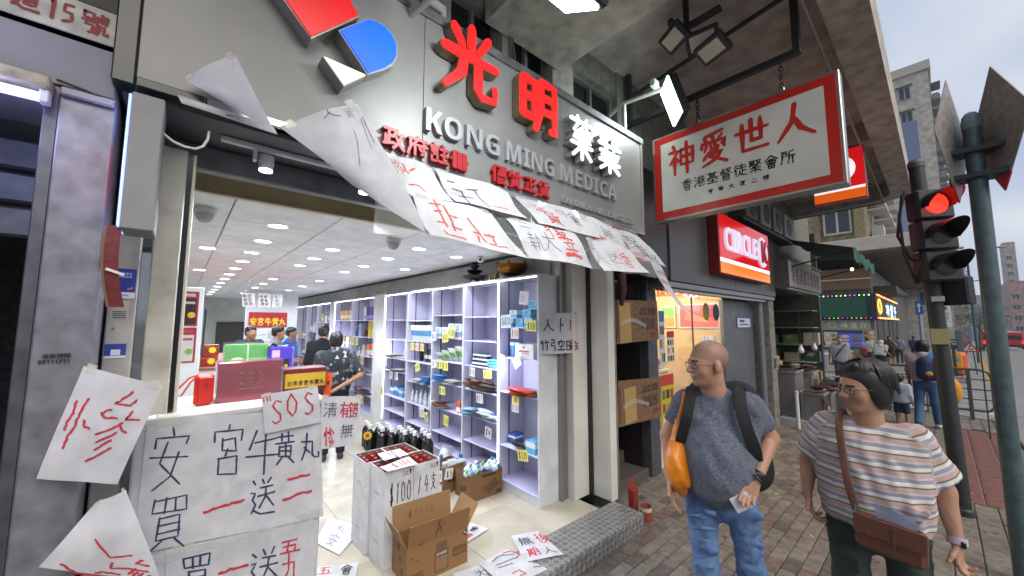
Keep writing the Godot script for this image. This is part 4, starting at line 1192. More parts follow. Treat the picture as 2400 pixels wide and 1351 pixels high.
	for i in 5: packet("white and green packet leaning in the third bay, %s from the left" % ORD[i], V(bx - .06 + i * .02, 1.305, -4.2 + i * .1), V(.03, .14 + .02 * i, .16), "#c4cabf", 0, 40 - i * 8.0, "#5d9a4a", "white and green packets")
	price(-4.31, 1.31, "$1", WH, 0.11, 0.1, -5, "#20242e", "left of two yellow tags in the third bay")
	price(-4.17, 1.31, "$8", YL, 0.11, 0.1, -4, "#20242e", "between two tags in the third bay")
	price(-4.04, 1.31, "$18", YL, 0.12, 0.11, -4, "#20242e", "under the white and green packets")
	for i in 3: packet("blue soft pack on the fourth shelf of the third bay, %s" % ["lowest", "middle", "top"][i], V(bx - .04, 1.045 + i * .03, -4.22), V(.035, .15, .2), "#3f7fc0", i * 8.0 - 8, 82, "#a9c8e2", "blue soft packs")
	for i in 3: packet("pale flat pack beside the blue soft packs, %s" % ["lowest", "middle", "top"][i], V(bx - .04, 1.045 + i * .018, -3.92), V(.025, .15, .22), "#b9b6ae", i * 8.0 - 8, 84, "#8d9aa6", "pale flat packs")
	price(-4.1, 1.0, "$10", YL, 0.13, 0.1, 0, "#20242e", "under the blue soft packs")
	for i in 5: packet("red and white printed packet in the lower heap of the third bay, %s" % ORD[i], V(bx - 0.05, 0.728 + i * 0.016, -4.2 + 0.03 * (i % 3)), V(.03, .17, .2), ["#c2bfb8", "#37302e", "#bb6a5c", "#c2c4b4", "#4a3a36"][i], rng.randf_range(-30, 30), 80, "#7d8a5c", "printed packets")
	carton("orange_white_box", "small orange and white box beside the printed packets", V(bx - .06, .721, -3.83), V(.06, .13, .07), "#d05a24", {"band": "#d6d6d6", "b0": 0.1, "b1": 0.5})
	price(-4.0, 0.67, "$70", YL, 0.11, 0.12, 4, "#20242e", "low in the third bay")
	# bay 4
	for i in 6: packet("white and blue tall pack in the leaning row, %s from the left" % ORD[i], V(bx - .05, 1.528, -5.0 + i * .09), V(.05, .22, .15), "#cbd2d8", 14, 12, "#4f86b4", "white and blue tall packs")
	for i in 3: price(-4.92 + i * 0.14, 1.50, ["$22", "$20", "$18"][i], [YL, "#d2b4bc", "#d3b86a"][i], 0.11, 0.1, 0, "#20242e", "under the row of tall packs, %s" % ["left", "middle", "right"][i])
	bottle("pump_bottle", "dark pump bottle on the third shelf of the fourth bay", V(bx, 1.238, -4.92), 0.03, 0.19, "#25231f", "#15151a")
	for i in 2: carton("black_white_box", "black box with white print, %s of the pair" % ["left", "right"][i], V(bx, 1.238, -4.72 + i * .1), V(.08, .17, .075), "#1e1e22", {"band": "#cfcfd2", "b0": 0.3, "b1": 0.6, "group": "black boxes"})
	price(-4.78, 1.22, "$40", YL, 0.14, 0.1, -22, "#20242e", "hung crooked under the black boxes")
	for i in 4: packet("blue folded pack in the fourth bay, %s" % ORD[i], V(bx - .04, .965 + i * .028, -4.55), V(.035, .14, .16), "#4a78b8", i * 10.0 - 10, 82, "#9db8d8", "blue folded packs")
	for i in 3: packet("white folded pack in the fourth bay, %s" % ORD[i], V(bx - .04, .965 + i * .016, -4.82), V(.025, .14, .2), "#b4b8bc", i * 8.0, 84, "#8f99a4", "white folded packs")
	for i in 9: bottle("clear_bottle", "clear bottle with a white label, %s row number %s" % [["front", "back"][i % 2], ORD[i / 2]], V(bx - 0.07 + 0.1 * (i % 2), 0.666, -5.02 + i * 0.062), 0.03, 0.17, "#a9b4bc", "#d3d6d8", {"label": "#c2c6cb", "group": "clear bottles"})
	price(-4.62, 0.66, "$11", WH, 0.14, 0.12, -6, "#20242e", "under the clear bottles")
	price(-4.5, 0.62, "$", YL, 0.08, 0.11, -14, "#20242e", "half behind the tag under the bottles")
	# bay 5
	for i in 4: packet("green and yellow packet in the fifth bay, %s" % ORD[i], V(bx - .05, 1.25 + i * .012, -5.75 + i * .1), V(.03, .16, .18), ["#6f9a52", "#b9b45a"][i % 2], i * 15.0 - 20, 80, "#cdd0b4", "green and yellow packets")
	carton("pale_box", "pale box at the right of the fifth bay", V(bx, 1.24, -5.3), V(.12, .11, .14), "#b9bcb0", {"print": "#5d7a52"})
	price(-5.83, 1.22, "$", WH, 0.09, 0.12, 0, "#20242e", "under the green packets")
	for i in 3: packet("pink and green packet on the fourth shelf of the fifth bay, %s" % ORD[i], V(bx - .05, 1.055 + i * .012, -5.6 + i * .12), V(.03, .14, .18), ["#a85c70", "#7da05c", "#b8b4a8"][i], i * 12.0, 82, "#cfc9c0", "pink and green packets")
	price(-5.6, 1.04, "$8", WH, 0.11, 0.11, 6, "#20242e", "left of a pair in the fifth bay")
	price(-5.42, 1.04, "$8", WH, 0.11, 0.11, -6, "#20242e", "right of a pair in the fifth bay")
	for i in 3: carton("blue_carton", "blue carton low in the fifth bay, %s from the left" % ORD[i], V(bx, .661, -5.75 + i * .15), V(0.12, 0.12 + 0.03 * (i % 2), 0.13), ["#3f78b0", "#356aa4", "#5f95bc"][i], {"band": "#bcd0de", "b0": 0.55, "b1": 0.85, "group": "blue cartons"})
	carton("orange_pale_carton", "tall pale carton with orange foot in the fifth bay", V(bx, .661, -5.25), V(.08, .24, .1), "#c3bfb4", {"band": "#c8642c", "b0": 0.02, "b1": 0.3})
	price(-5.93, 0.78, "$10", YL, 0.1, 0.14, 0, "#20242e", "on the upright light strip")
	# second unit: right bay
	for i in 4: carton("purple_white_pack", "purple and white carton on the upper shelf of the second unit, %s from the left" % ORD[i], V(bx, 1.83, -7.05 + i * .14), V(.1, .24, .12), ["#bcb9c4", "#3c2f4c", "#5b3f9a", "#4b3a8c"][i], {"band": "#8f84b8", "b0": 0.1, "b1": 0.35, "group": "purple and white cartons"})
	for i in 5: carton("upright_box", "%s upright box on the second shelf of the second unit" % ["dark blue", "grey blue", "red capped", "yellow", "bright yellow"][i], V(bx, 1.524, [-7.42, -7.25, -7.05, -6.78, -6.62][i]), V(.12, [.22, .24, .12, .28, .28][i], [.13, .13, .12, .12, .14][i]), ["#24386c", "#8f9cb8", "#5c3a36", "#b9a93a", "#cdbb2a"][i], {"print": ["#9aa8cc", "#3c4a70", "#b0a090", "#3c3a1c", "#4a4420"][i]})
	price(-7.35, 1.50, "$18", YL, 0.12, 0.13, 0, "#20242e", "left of two under the upright boxes")
	price(-7.14, 1.50, "$10", YL, 0.12, 0.13, 0, "#20242e", "right of two under the upright boxes")
	for i in 4: carton("assorted_box", "%s box on the third shelf of the second unit" % ["grey", "pale", "orange", "red orange"][i], V(bx, 1.19, [-7.3, -7.08, -6.82, -6.64][i]), V(.1, [.13, .18, .2, .22][i], .13), ["#8a8f98", "#b4b0a4", "#c45a2a", "#c8402a"][i], {"band": "#c8c8c4", "b0": 0.1, "b1": 0.5})
	for i in 3: price(-7.45 + i * 0.3, 1.22 - 0.02 * i, ["$28", "$18", "$15"][i], YL if i < 2 else "#b0a67a", 0.17, 0.14, [14, -6, 0][i], "#20242e", "below the grey and orange boxes, %s" % ["left", "middle", "right"][i])
	for i in 4: packet("flat packet with a yellow card in the second unit, %s from the left" % ORD[i], V(bx - .06, .9, -7.3 + i * .19), V(.03, .17, .2), ["#b9bcbe", "#a9b07a", "#c0c2b0", "#8fae6a"][i], 0, 60, "#cbc76a", "flat packets with cards")
	for i in 6: packet("black and pink packet in the low heap of the second unit, %s" % ORD[i], V(bx - 0.05, 0.537 + (i / 3) * 0.04, -7.0 + (i % 3) * 0.15), V(.05, .17, .18), ["#2c2630", "#9a6478", "#3b3038"][i % 3], rng.randf_range(-30, 30), 72, "#b8a0a8", "black and pink packets")
	price(-6.8, 0.51, "$18", YL, 0.14, 0.14, 0, "#20242e", "under the black and pink packets")
	for i in 5: carton("orange_gift_box", "orange and gold box in the second unit's left bay, %s" % ORD[i], V(bx, [1.83, 1.83, 1.83, 1.3, 1.3][i], [-8.3, -8.05, -7.8, -8.2, -7.9][i]), V(.14, .2, .2), ["#c88a5c", "#c9a24a", "#b8a890", "#b86a3a", "#c8b060"][i], {"band": "#d8cfc0", "b0": 0.2, "b1": 0.5, "group": "orange and gold boxes"})
	# far unit: assorted cartons
	for b in 4:
		var ys: Array = [[1.78, 1.35, 0.95, 0.5], [1.56, 1.14, 0.75], [1.38, 0.9, 0.5], [1.6, 1.1, 0.6]][b]
		for j in mini(ys.size(), 3):
			for i in 3:
				var hx: String = ["#4f7fae", "#b9a68c", "#9aa6b4", "#8a6f52", "#bcbfc2", "#5d7a58", "#c0a050", "#6d5a7a"][rng.randi() % 8]
				carton("far_carton", "carton on the far shelves, bay %s, shelf %s, place %s" % [ORD[b], ORD[j], ORD[i]], V(bx, ys[j], -9.2 - b * 1.0 - i * .27), V(0.14, rng.randf_range(0.12, 0.26), rng.randf_range(0.12, 0.2)), hx, {"band": "#c4c4c0", "b0": 0.3, "b1": 0.6, "group": "cartons on the far shelves"})
	# ornaments on top of the shelves
	var fo := thing("tiered_ornament", "black tiered fountain ornament standing on top of the shelves", "ornament", V(2.62, 2.241, -3.66))
	for i in 3:
		var r: float = [0.15, 0.1, 0.06][i]
		part(fo, "bowl", MB.new().lathe([V2(0.02, 0.045 + i * 0.065), V2(r * 0.8, 0.07 + i * 0.065), V2(r, 0.095 + i * 0.065), V2(r * 0.9, 0.1 + i * 0.065), V2(0.0, 0.08 + i * 0.065)], Vector3.ZERO, 16), mt("#17181c", 0.35))
	part(fo, "stem", MB.new().lathe([V2(0.07, 0), V2(0.06, 0.05), V2(0.03, 0.1), V2(0.025, 0.24), V2(0.045, 0.25), V2(0.03, 0.28), V2(0, 0.285)], Vector3.ZERO, 12), mt("#17181c", 0.35))
	part(fo, "cable", MB.new().tube([V(.05, .02, .1), V(.02, .1, .2), V(.03, .02, .26)], 0.006, 5), mt("#222226", 0.6))
	var dr := thing("dragon_figurine", "small bronze dragon figurine on top of the shelves", "figurine", V(2.6, 2.241, -3.26))
	var db := MB.new()
	db.tube([V(0, .02, -.1), V(0, .06, -.05), V(0, .05, .0), V(0, .08, .05), V(0, .12, .08), V(0, .1, .12)], [0.008, 0.02, 0.028, 0.026, 0.022, 0.01], 8)
	for s in [-1, 1]:
		for z in [-0.05, 0.05]: db.tube([V(s * .015, .05, z), V(s * .03, .0, z + .01)], [0.012, 0.008], 6)
	part(dr, "body", db, mt("#6b5836", 0.4, {"m": 0.7}))
	var bo := thing("golden_bowl", "gilded treasure bowl with knobs standing on the nearest shelves", "bowl", V(2.62, 2.241, -2.98))
	part(bo, "bowl", MB.new().lathe([V2(0.06, 0.03), V2(0.12, 0.06), V2(0.165, 0.11), V2(0.17, 0.15), V2(0.15, 0.155), V2(0.1, 0.09), V2(0, 0.08)], Vector3.ZERO, 20), mt("#8a5a1e", 0.3, {"m": 0.85, "t": "grime", "s": 4.0}))
	for i in 5:
		var a := TAU * i / 5.0
		part(bo, "knob", MB.new().ball(V(cos(a) * 0.155, 0.165, sin(a) * 0.155), V(.02, .022, .02), 8, 5), mt("#a87326", 0.3, {"m": 0.85}))
	part(bo, "foot", MB.new().lathe([V2(0.0, 0.0), V2(0.12, 0.0), V2(0.11, 0.02), V2(0.06, 0.035)], Vector3.ZERO, 16), mt("#3a2a1c", 0.5))
	# domed cameras on the ceiling
	for q in [[0.071, -3.0, "at the shop's left front corner"], [1.332, -3.06, "in the middle of the shop front"]]:
		var c := thing("dome_camera", "white dome camera on the ceiling %s" % q[2], "camera", V(q[0], 2.498, q[1]), 0, "dome cameras")
		part(c, "base_ring", MB.new().lathe([V2(0.055, -0.035), V2(0.062, -0.03), V2(0.062, 0.0)], Vector3.ZERO, 18), mt("#c9c9c6", 0.5))
		part(c, "dome", MB.new().lathe([V2(0.0, -0.095), V2(0.02, -0.092), V2(0.04, -0.075), V2(0.052, -0.036)], Vector3.ZERO, 18), mt("#a4a4a2", 0.3))
	var eye := thing("eyeball_camera", "small white eyeball camera with a dark lens above the shelves", "camera", V(2.42, 2.47, -3.27))
	part(eye, "shell", MB.new().ball(Vector3.ZERO, V(.04, .04, .04), 14, 8), mt("#cfcfcc", 0.4))
	part(eye, "lens", MB.new().ball(V(-.025, -.01, .026), V(.016, .016, .016), 10, 6), mt("#0f1012", 0.1))
	# back of the shop
	var pn := thing("white_poster_panel", "white free-standing panel carrying two red medicine posters", "panel", V(.0, FL, -4.55))
	part(pn, "panel", MB.new().bx(V(-.1, 0, -.05), V(.15, 1.965, .04), 0.003), mt("#d3d6d4", 0.5))
	for i in 2:
		var p := thing("medicine_poster", "red framed medicine poster, %s on the white panel" % ["upper one, dark", "lower one, pale"][i], "poster", V(.0, [1.75, 1.42][i], -4.508), 0, "medicine posters")
		part(p, "frame", MB.new().bx(V(-.06, 0, 0), V(.115, .315, .003)), mt("#8f1f2a", 0.4))
		part(p, "picture", MB.new().bx(V(-.05, .015, .003), V(.1, .25, .004)), mt(["#2a1512", "#b9b9b2"][i], 0.4))
		part(p, "seal", MB.new().tube([V(.07, .1, .004), V(.07, .1, .006)], 0.028, 12), mt(["#c99a2a", "#7f9a4a"][i], 0.4))
		part(p, "print", MB.new().bx(V(-.03, .268, .003), V(.09, .295, .0045)).bx(V(-.02, .2, .0041), V(.09, .222, .005)), mt(["#b9b0a8", "#a83a34"][i], 0.4))
	var ba := thing("red_banner", "red banner with yellow characters on the partition at the back", "banner", V(1.0, 1.69, -8.985))
	part(ba, "cloth", MB.new().bx(V(0, 0, 0), V(.66, .3, .004)), mt("#a31a1e", 0.6))
	var bm := MB.new()
	line(bm, "安宮牛黃丸", 0.02, 0.11, 0.115, 0.15, 0.125, 0.02, flat(V(0, .3, .004), XR, DN), ZO)
	part(ba, "yellow_print", bm, mt("#d8b62a", 0.5))
	var ws := thing("white_offer_sheet", "white handwritten sheet below the red banner", "sheet", V(1.0, 1.40, -8.985))
	part(ws, "sheet", MB.new().bx(V(0, 0, 0), V(.64, .27, .003)), mt("#ccd0d0", 0.6))
	var wm := MB.new()
	line(wm, "買一送二", 0.03, 0.05, 0.12, 0.16, 0.15, 0.008, flat(V(0, .27, .003), XR, DN), ZO, {"wob": 3.0})
	part(ws, "writing", wm, mt("#3a3c40", 0.6))
	var pt := thing("partition", "white partition wall standing across the back of the shop", "partition", V(.95, FL, -9.06))
	part(pt, "board", MB.new().bx(V(0, 0, -.05), V(.9, 2.3, .06), 0.004), mt("#c6c9ca", 0.6))
	var dd := thing("back_door", "dark door at the very back of the shop", "door", V(.77, FL, -13.69))
	part(dd, "leaf", MB.new().bx(V(.04, 0, 0), V(.67, 1.62, .03), 0.003), mt("#35322d", 0.5))
	part(dd, "frame", MB.new().bx(V(0, 0, 0), V(.038, 1.66, .05)).bx(V(.672, 0, 0), V(.71, 1.66, .05)).bx(V(.039, 1.622, 0), V(.671, 1.66, .05)), mt("#26241f", 0.5))
	for i in 3:
		var hp := thing("hanging_note", "white handwritten note hung from the ceiling, %s of three" % ["left", "middle", "right"][i], "note", V([.65, .83, .985][i], 2.17, -6.0), 0.1 * (i - 1), "notes hung from the ceiling")
		var w: float = [0.14, 0.145, 0.115][i]
		part(hp, "sheet", MB.new().grid(3, 4, func(u, v): return V((u - 0.5) * w + v * 0.01 * (1 - i), -0.18 * v, 0.01 * sin(v * 4.0))), mt("#d2d3d0", 0.7, {"back": 0.25}))
		var hm := MB.new()
		for r in 3: line(hm, ["執笠", "清貨", "大平"][i].substr(0, 2), 0.01 + 0.01 * r, 0.02 + r * 0.05, 0.04, 0.04, 0.05, 0.004, flat(V(-w * .5, 0, .003), XR, DN), ZO, {"wob": 8.0, "lift": 0.012})
		part(hp, "writing", hm, mt("#55575c", 0.7))
		part(hp, "string", MB.new().tube([V(0, 0, 0), V(0, .33, 0)], 0.002, 4), mt("#bdbdbd", 0.6))
	var ct := thing("sales_counter", "low white sales counter on the left inside the shop", "counter", V(.12, FL, -5.5))
	part(ct, "body", MB.new().bx(V(-.2, 0, -2.2), V(.5, 1.13, .2), 0.005), mt("#b4b6b4", 0.5))
	part(ct, "worktop", MB.new().bx(V(-.22, 1.131, -2.22), V(.52, 1.155, .22), 0.004), mt("#8d4a34", 0.4))
	for i in 2:
		var rb := thing("red_gift_stack_box", "red boxed goods with a yellow burst on the left counter, %s" % ["lower", "upper"][i], "box", V(.28, FL + 1.156 + i * .12, -5.45), 0.1 * i, "red boxes on the left counter")
		part(rb, "box", MB.new().bx(V(-.09, 0, -.06), V(.06, .118, .06), 0.003), mt("#7d2016", 0.35))
		part(rb, "lid_band", MB.new().bx(V(-.091, .088, -.061), V(.061, .094, .061)), mt("#a8742a", 0.35, {"m": 0.5}))
		var star := PackedVector2Array()
		for k2 in 16: star.append(V2(cos(TAU * k2 / 16.0), sin(TAU * k2 / 16.0)) * (0.04 if k2 % 2 else 0.026))
		part(rb, "yellow_burst", MB.new().prism(star, Transform3D(Basis(), V(.0, .06, .0612)), 0.001), mt("#d8b424", 0.4))
	var mo := thing("till_screen", "thin dark till screen seen from its edge on the left wall", "screen", V(.19, 1.74, -5.1))
	part(mo, "panel", MB.new().bx(V(-.012, 0, -.16), V(.006, .18, .12), 0.003), mt("#1a1c20", 0.3))
	part(mo, "stand", MB.new().tube([V(0, .01, 0), V(.0, -.3, -.1)], 0.012, 6), mt("#3a3b3e", 0.4))
var SHEETS := [
	["handwritten_sheet", "white sheet with jagged red strokes taped to the metal pillar", "sheet", "", "#cfced2", 0.01, [V(-.219, 1.647, -1.760), V(-.032, 1.574, -1.700), V(-.118, 1.276, -1.740), V(-.283, 1.336, -1.740)], [["#b02c3c", "~", "9 32 11 42 9 49 10 57;21 27 19 41 20 52 17 62 17 72;27 45 30 50 38 52;69 12 63 19 55 26 73 25 77 19;53 32 43 37 51 40 64 39;79 30 75 39 91 37;73 42 66 47 48 56;70 44 75 49 82 51;71 52 52 63;68 59 54 70;72 67 62 74 49 81", 0.0058]]],
	["curled_sheet", "white curled sheet with red strokes at the lower left corner", "sheet", "", "#cfced2", 0.012, [V(-.154, 1.251, -1.680), V(-.095, 1.264, -1.700), V(.005, .956, -1.700), V(-.249, 1.121, -1.660)], [["#b02c3c", "~", "33 54 53 76 76 72;87 76 78 81 92 82;55 83 54 90 73 88;77 87 70 95;73 89 89 89;79 91 74 96;83 92 78 97;90 94 84 97 80 100;13 92 27 101 52 102;42 98 48 96 62 97", 0.0051]]],
	["large_offer_sheet", "large white sheet with big blue handwritten characters on the counter front", "sheet", "", "#cfced2", 0.006, [V(-.068, 1.435, -1.893), V(.504, 1.391, -1.893), V(.534, .915, -1.893), V(-.074, .985, -1.893)], [["#2a3450", "安", 0.021, 0.053, 0.202, 0.497, 0.0056], ["#2a3450", "宮", 0.321, 0.070, 0.188, 0.456, 0.0063], ["#2a3450", "牛", 0.509, 0.132, 0.215, 0.415, 0.0068], ["#2a3450", "黃", 0.686, 0.188, 0.133, 0.291, 0.0072], ["#2a3450", "丸", 0.847, 0.209, 0.136, 0.260, 0.0076], ["#2a3450", "買", 0.039, 0.596, 0.207, 0.412, 0.0055], ["#2a3450", "送", 0.543, 0.563, 0.147, 0.320, 0.0067], ["#b02c3c", "~", "31 78 36 76 43 75 51 73;77 62 82 61 91 60;74 79 82 76 92 75", 0.0098]]],
	["large_offer_sheet", "second large white handwritten sheet below the first on the counter", "sheet", "", "#cfced2", 0.006, [V(.010, .968, -1.893), V(.495, .924, -1.893), V(.506, .672, -1.893), V(.023, .762, -1.893)], [["#2a3450", "買", 0.069, 0.169, 0.213, 0.714, 0.0066], ["#2a3450", "送", 0.510, 0.330, 0.216, 0.657, 0.0066], ["#b02c3c", "五", 0.726, 0.294, 0.167, 0.229, 0.0066], ["#b02c3c", "九", 0.741, 0.453, 0.144, 0.571, 0.0066], ["#b02c3c", "~", "31 60 38 57 50 56", 0.0102]]],
	["distress_sheet", "white sheet with SOS in red on the counter corner", "sheet", "", "#cfced2", 0.004, [V(.269, 1.483, -1.876), V(.481, 1.496, -1.876), V(.504, 1.334, -1.876), V(.290, 1.322, -1.876)], [["#b02c3c", "S", 0.083, 0.163, 0.285, 0.652, 0.0062], ["#b02c3c", "O", 0.350, 0.061, 0.283, 0.667, 0.0065], ["#b02c3c", "S", 0.668, 0.078, 0.265, 0.683, 0.0068], ["#b02c3c", "~", "3 7 3 18;8 6 9 19;13 5 14 18", 0.0041]]],
	["small_red_black_sheet", "white sheet with faint black and red writing at the counter side", "sheet", "", "#cfced2", 0.006, [V(.500, 1.446, -1.885), V(.680, 1.427, -1.885), V(.662, 1.202, -1.885), V(.510, 1.211, -1.885)], [["#5a5a66", "清", 0.047, 0.106, 0.348, 0.307, 0.0044], ["#5a5a66", "無", 0.517, 0.553, 0.373, 0.296, 0.0052], ["#b02c3c", "有", 0.463, 0.116, 0.250, 0.320, 0.0057], ["#b02c3c", "錯", 0.678, 0.121, 0.274, 0.328, 0.0060], ["#b02c3c", "黨", -2.477, -2.219, 0.002, 0.001, 0.0022], ["#b02c3c", "慘", 0.086, 0.576, 0.287, 0.408, 0.0058]]],
	["keyboard_code_sheet", "white sheet with two rows of black characters by the shelf end", "sheet", "", "#cfced2", 0.003, [V(2.475, 1.866, -2.445), V(2.908, 1.879, -2.330), V(2.911, 1.492, -2.330), V(2.472, 1.489, -2.445)], [["#23262e", "人", 0.103, 0.133, 0.263, 0.325, 0.0119], ["#23262e", "卜", 0.430, 0.119, 0.236, 0.339, 0.0121], ["#23262e", "竹", 0.030, 0.651, 0.228, 0.266, 0.0117], ["#23262e", "弓", 0.269, 0.638, 0.157, 0.278, 0.0118], ["#23262e", "空", 0.436, 0.667, 0.212, 0.259, 0.0120], ["#23262e", "白", 0.659, 0.664, 0.129, 0.271, 0.0121], ["#23262e", "鍵", 0.766, 0.658, 0.151, 0.282, 0.0097], ["#b02c3c", "1", 0.699, 0.157, 0.174, 0.288, 0.0123], ["#b02c3c", "五", 0.895, 0.747, 0.098, 0.178, 0.0098]]],
	["banner_sheet", "lilac shadowed sheet blown up against the fascia, leftmost of the banner", "sheet", "protest sheets of the banner", "#cfced2", 0.01, [V(-.044, 2.635, -1.700), V(.087, 2.779, -1.660), V(.224, 2.489, -1.600), V(.084, 2.578, -1.680)], [["#b0707c", "~", "90 1 97 0 86 3 97 1;97 1 99 1 99 0;99 3 96 8 125 -60;76 24 108 -11", 0.0006]]],
	["banner_sheet", "narrow white sheet strip along the fascia bottom at the left", "sheet", "protest sheets of the banner", "#cfced2", 0.004, [V(-.058, 2.583, -1.725), V(.233, 2.571, -1.725), V(.249, 2.540, -1.725), V(-.045, 2.556, -1.725)], [["#b0606c", "~", "44 69 53 53;56 31 59 54", 0.0050]]],
	["banner_sheet", "large grey sheet seen from behind with show-through writing", "sheet", "protest sheets of the banner", "#cfced2", 0.02, [V(.250, 2.574, -1.700), V(.549, 2.794, -1.700), V(.825, 2.169, -1.500), V(.515, 2.376, -1.640)], [["#77767f", "買", 0.756, 0.021, 0.127, 0.081, 0.0019], ["#77767f", "送", 0.925, 0.021, 0.052, 0.050, 0.0008], ["#77767f", "人", 0.445, -0.003, 0.249, 0.089, 0.0050], ["#77767f", "~", "74 20 69 30 47 57;93 12 88 23 83 36", 0.0045], ["#96606a", "~", "97 10 95 17 92 31", 0.0059]]],
	["banner_sheet", "bright sheet with small red scrawl at the banner top left", "sheet", "protest sheets of the banner", "#cfced2", 0.015, [V(.668, 2.596, -1.730), V(.948, 2.596, -1.730), V(1.007, 2.389, -1.600), V(.773, 2.367, -1.600)], [["#c04a40", "慘", 0.103, 0.073, 0.185, 0.360, 0.0042], ["#c04a40", "~", "32 20 29 37 33 40;39 34 51 27;16 69 37 69 44 81", 0.0085]]],
	["banner_sheet", "bright sheet with thin black cross strokes at the banner top", "sheet", "protest sheets of the banner", "#cfced2", 0.018, [V(.964, 2.593, -1.730), V(1.479, 2.588, -1.730), V(1.530, 2.401, -1.600), V(1.022, 2.397, -1.600)], [["#23262e", "~", "8 30 17 30;10 49 20 55;11 74 28 74;19 58 15 105;28 46 43 41;38 42 39 69 45 94", 0.0071], ["#c04a40", "~", "55 81 80 74;84 71 88 85", 0.0071]]],
	["banner_sheet", "wide white sheet with red tree-like strokes at the banner lower left", "sheet", "protest sheets of the banner", "#cfced2", 0.015, [V(.773, 2.381, -1.600), V(1.250, 2.378, -1.600), V(1.418, 2.128, -1.470), V(.808, 2.167, -1.470)], [["#c04a40", "~", "23 5 23 34 22 67;16 16 28 14;17 32 25 30;15 57 23 58;31 15 31 46 28 73;32 38 39 39;28 65 36 67;51 35 55 52 56 67 57 84;49 66 57 65;52 72 48 88;70 58 72 66 69 81;61 64 76 60;61 85 72 84 82 82;16 80 17 89;19 89 33 91", 0.0097]]],
	["banner_sheet", "white sheet with one red and black line under the red characters", "sheet", "protest sheets of the banner", "#cfced2", 0.015, [V(1.547, 2.590, -1.730), V(2.245, 2.608, -1.730), V(2.271, 2.392, -1.600), V(1.625, 2.392, -1.600)], [["#c04a40", "正", 0.117, 0.191, 0.172, 0.339, 0.0074], ["#c04a40", "貨", 0.157, 0.482, 0.242, 0.436, 0.0077], ["#23262e", "仔", 0.410, 0.193, 0.192, 0.385, 0.0049], ["#23262e", "會", 0.583, 0.225, 0.220, 0.452, 0.0050]]],
	["banner_sheet", "white sheet with bold red strokes in the middle of the banner", "sheet", "protest sheets of the banner", "#cfced2", 0.015, [V(1.358, 2.374, -1.600), V(1.965, 2.382, -1.600), V(2.009, 2.138, -1.470), V(1.427, 2.143, -1.470)], [["#23262e", "二", 0.084, 0.022, 0.164, 0.232, 0.0041], ["#23262e", "執", 0.118, 0.323, 0.195, 0.471, 0.0042], ["#23262e", "大", 0.332, 0.183, 0.219, 0.562, 0.0044], ["#c03a34", "後", 0.481, -0.044, 0.355, 0.368, 0.0088], ["#c03a34", "笠", 0.626, 0.242, 0.233, 0.414, 0.0090], ["#c03a34", "~", "60 78 75 74 86 76", 0.0267]]],
	["banner_sheet", "white sheet with a red fan of strokes at the banner right", "sheet", "protest sheets of the banner", "#cfced2", 0.01, [V(2.234, 2.599, -1.730), V(2.602, 2.570, -1.730), V(2.671, 2.348, -1.600), V(2.209, 2.383, -1.600)], [["#c04a40", "~", "-20 50 -18 101;-22 68 8 91;-5 49 23 84;-8 98 29 84", 0.0159], ["#23262e", "無", 0.305, 0.306, 0.401, 0.559, 0.0052]]],
	["banner_sheet", "white sheet with faint black and red writing at the banner lower right", "sheet", "protest sheets of the banner", "#cfced2", 0.012, [V(2.081, 2.370, -1.600), V(2.659, 2.360, -1.600), V(2.716, 2.163, -1.470), V(2.113, 2.125, -1.470)], [["#23262e", "人", -0.035, 0.340, 0.275, 0.507, 0.0035], ["#23262e", "業", -0.050, -0.016, 0.178, 0.434, 0.0031], ["#23262e", "送", 0.261, 0.296, 0.253, 0.429, 0.0040], ["#c04a40", "香", 0.506, 0.273, 0.315, 0.561, 0.0074]]],
	["banner_sheet", "white sheet with dense thin writing at the banner right end", "sheet", "protest sheets of the banner", "#cfced2", 0.012, [V(2.650, 2.561, -1.730), V(3.030, 2.555, -1.730), V(3.263, 2.282, -1.600), V(2.733, 2.314, -1.600)], [["#23262e", "聚", 0.030, 0.208, 0.523, 0.502, 0.0059], ["#23262e", "質", 0.247, 0.469, 0.439, 0.413, 0.0056], ["#23262e", "督", 0.369, 0.693, 0.534, 0.370, 0.0054], ["#c04a40", "愛", -0.057, 0.792, 0.493, 0.311, 0.0065]]],
	["banner_tail", "loose paper tail of the banner blowing to the right", "sheet", "protest sheets of the banner", "#cfced2", 0.02, [V(2.936, 2.323, -1.600), V(3.211, 2.223, -1.600), V(3.428, 1.860, -1.500), V(3.265, 1.910, -1.500)], [["#b0808a", "~", "13 22 69 18;8 43 69 39", 0.0353]]],
	["floor_sheet", "white sheet with black and red characters lying over the metal step", "sheet", "sheets on the shop floor", "#cfced2", 0, [V(2.003, .152, -2.288), V(2.206, .152, -2.204), V(2.133, .152, -1.869), V(1.866, .152, -1.990)], [["#23262e", "無", 0.125, 0.136, 0.421, 0.342, 0.0086], ["#b02c3c", "後", 0.696, 0.090, 0.423, 0.417, 0.0099], ["#b02c3c", "期", 0.185, 0.591, 0.323, 0.282, 0.0086], ["#23262e", "人", 0.571, 0.645, 0.356, 0.260, 0.0054]]],
	["floor_sheet", "white sheet with a grey smear and red loops on the floor edge", "sheet", "sheets on the shop floor", "#cfced2", 0, [V(1.622, .148, -2.187), V(1.881, .149, -2.186), V(1.935, .149, -1.836), V(1.611, .148, -1.880)], [["#b02c3c", "~", "72 7 97 10 98 32 83 37;36 71 56 69 58 86 45 85", 0.0080], ["#5d6066", "~", "30 15 58 7 90 24;30 30 68 33 86 35;29 39 62 45;92 59 104 78;83 80 97 86", 0.0106]]],
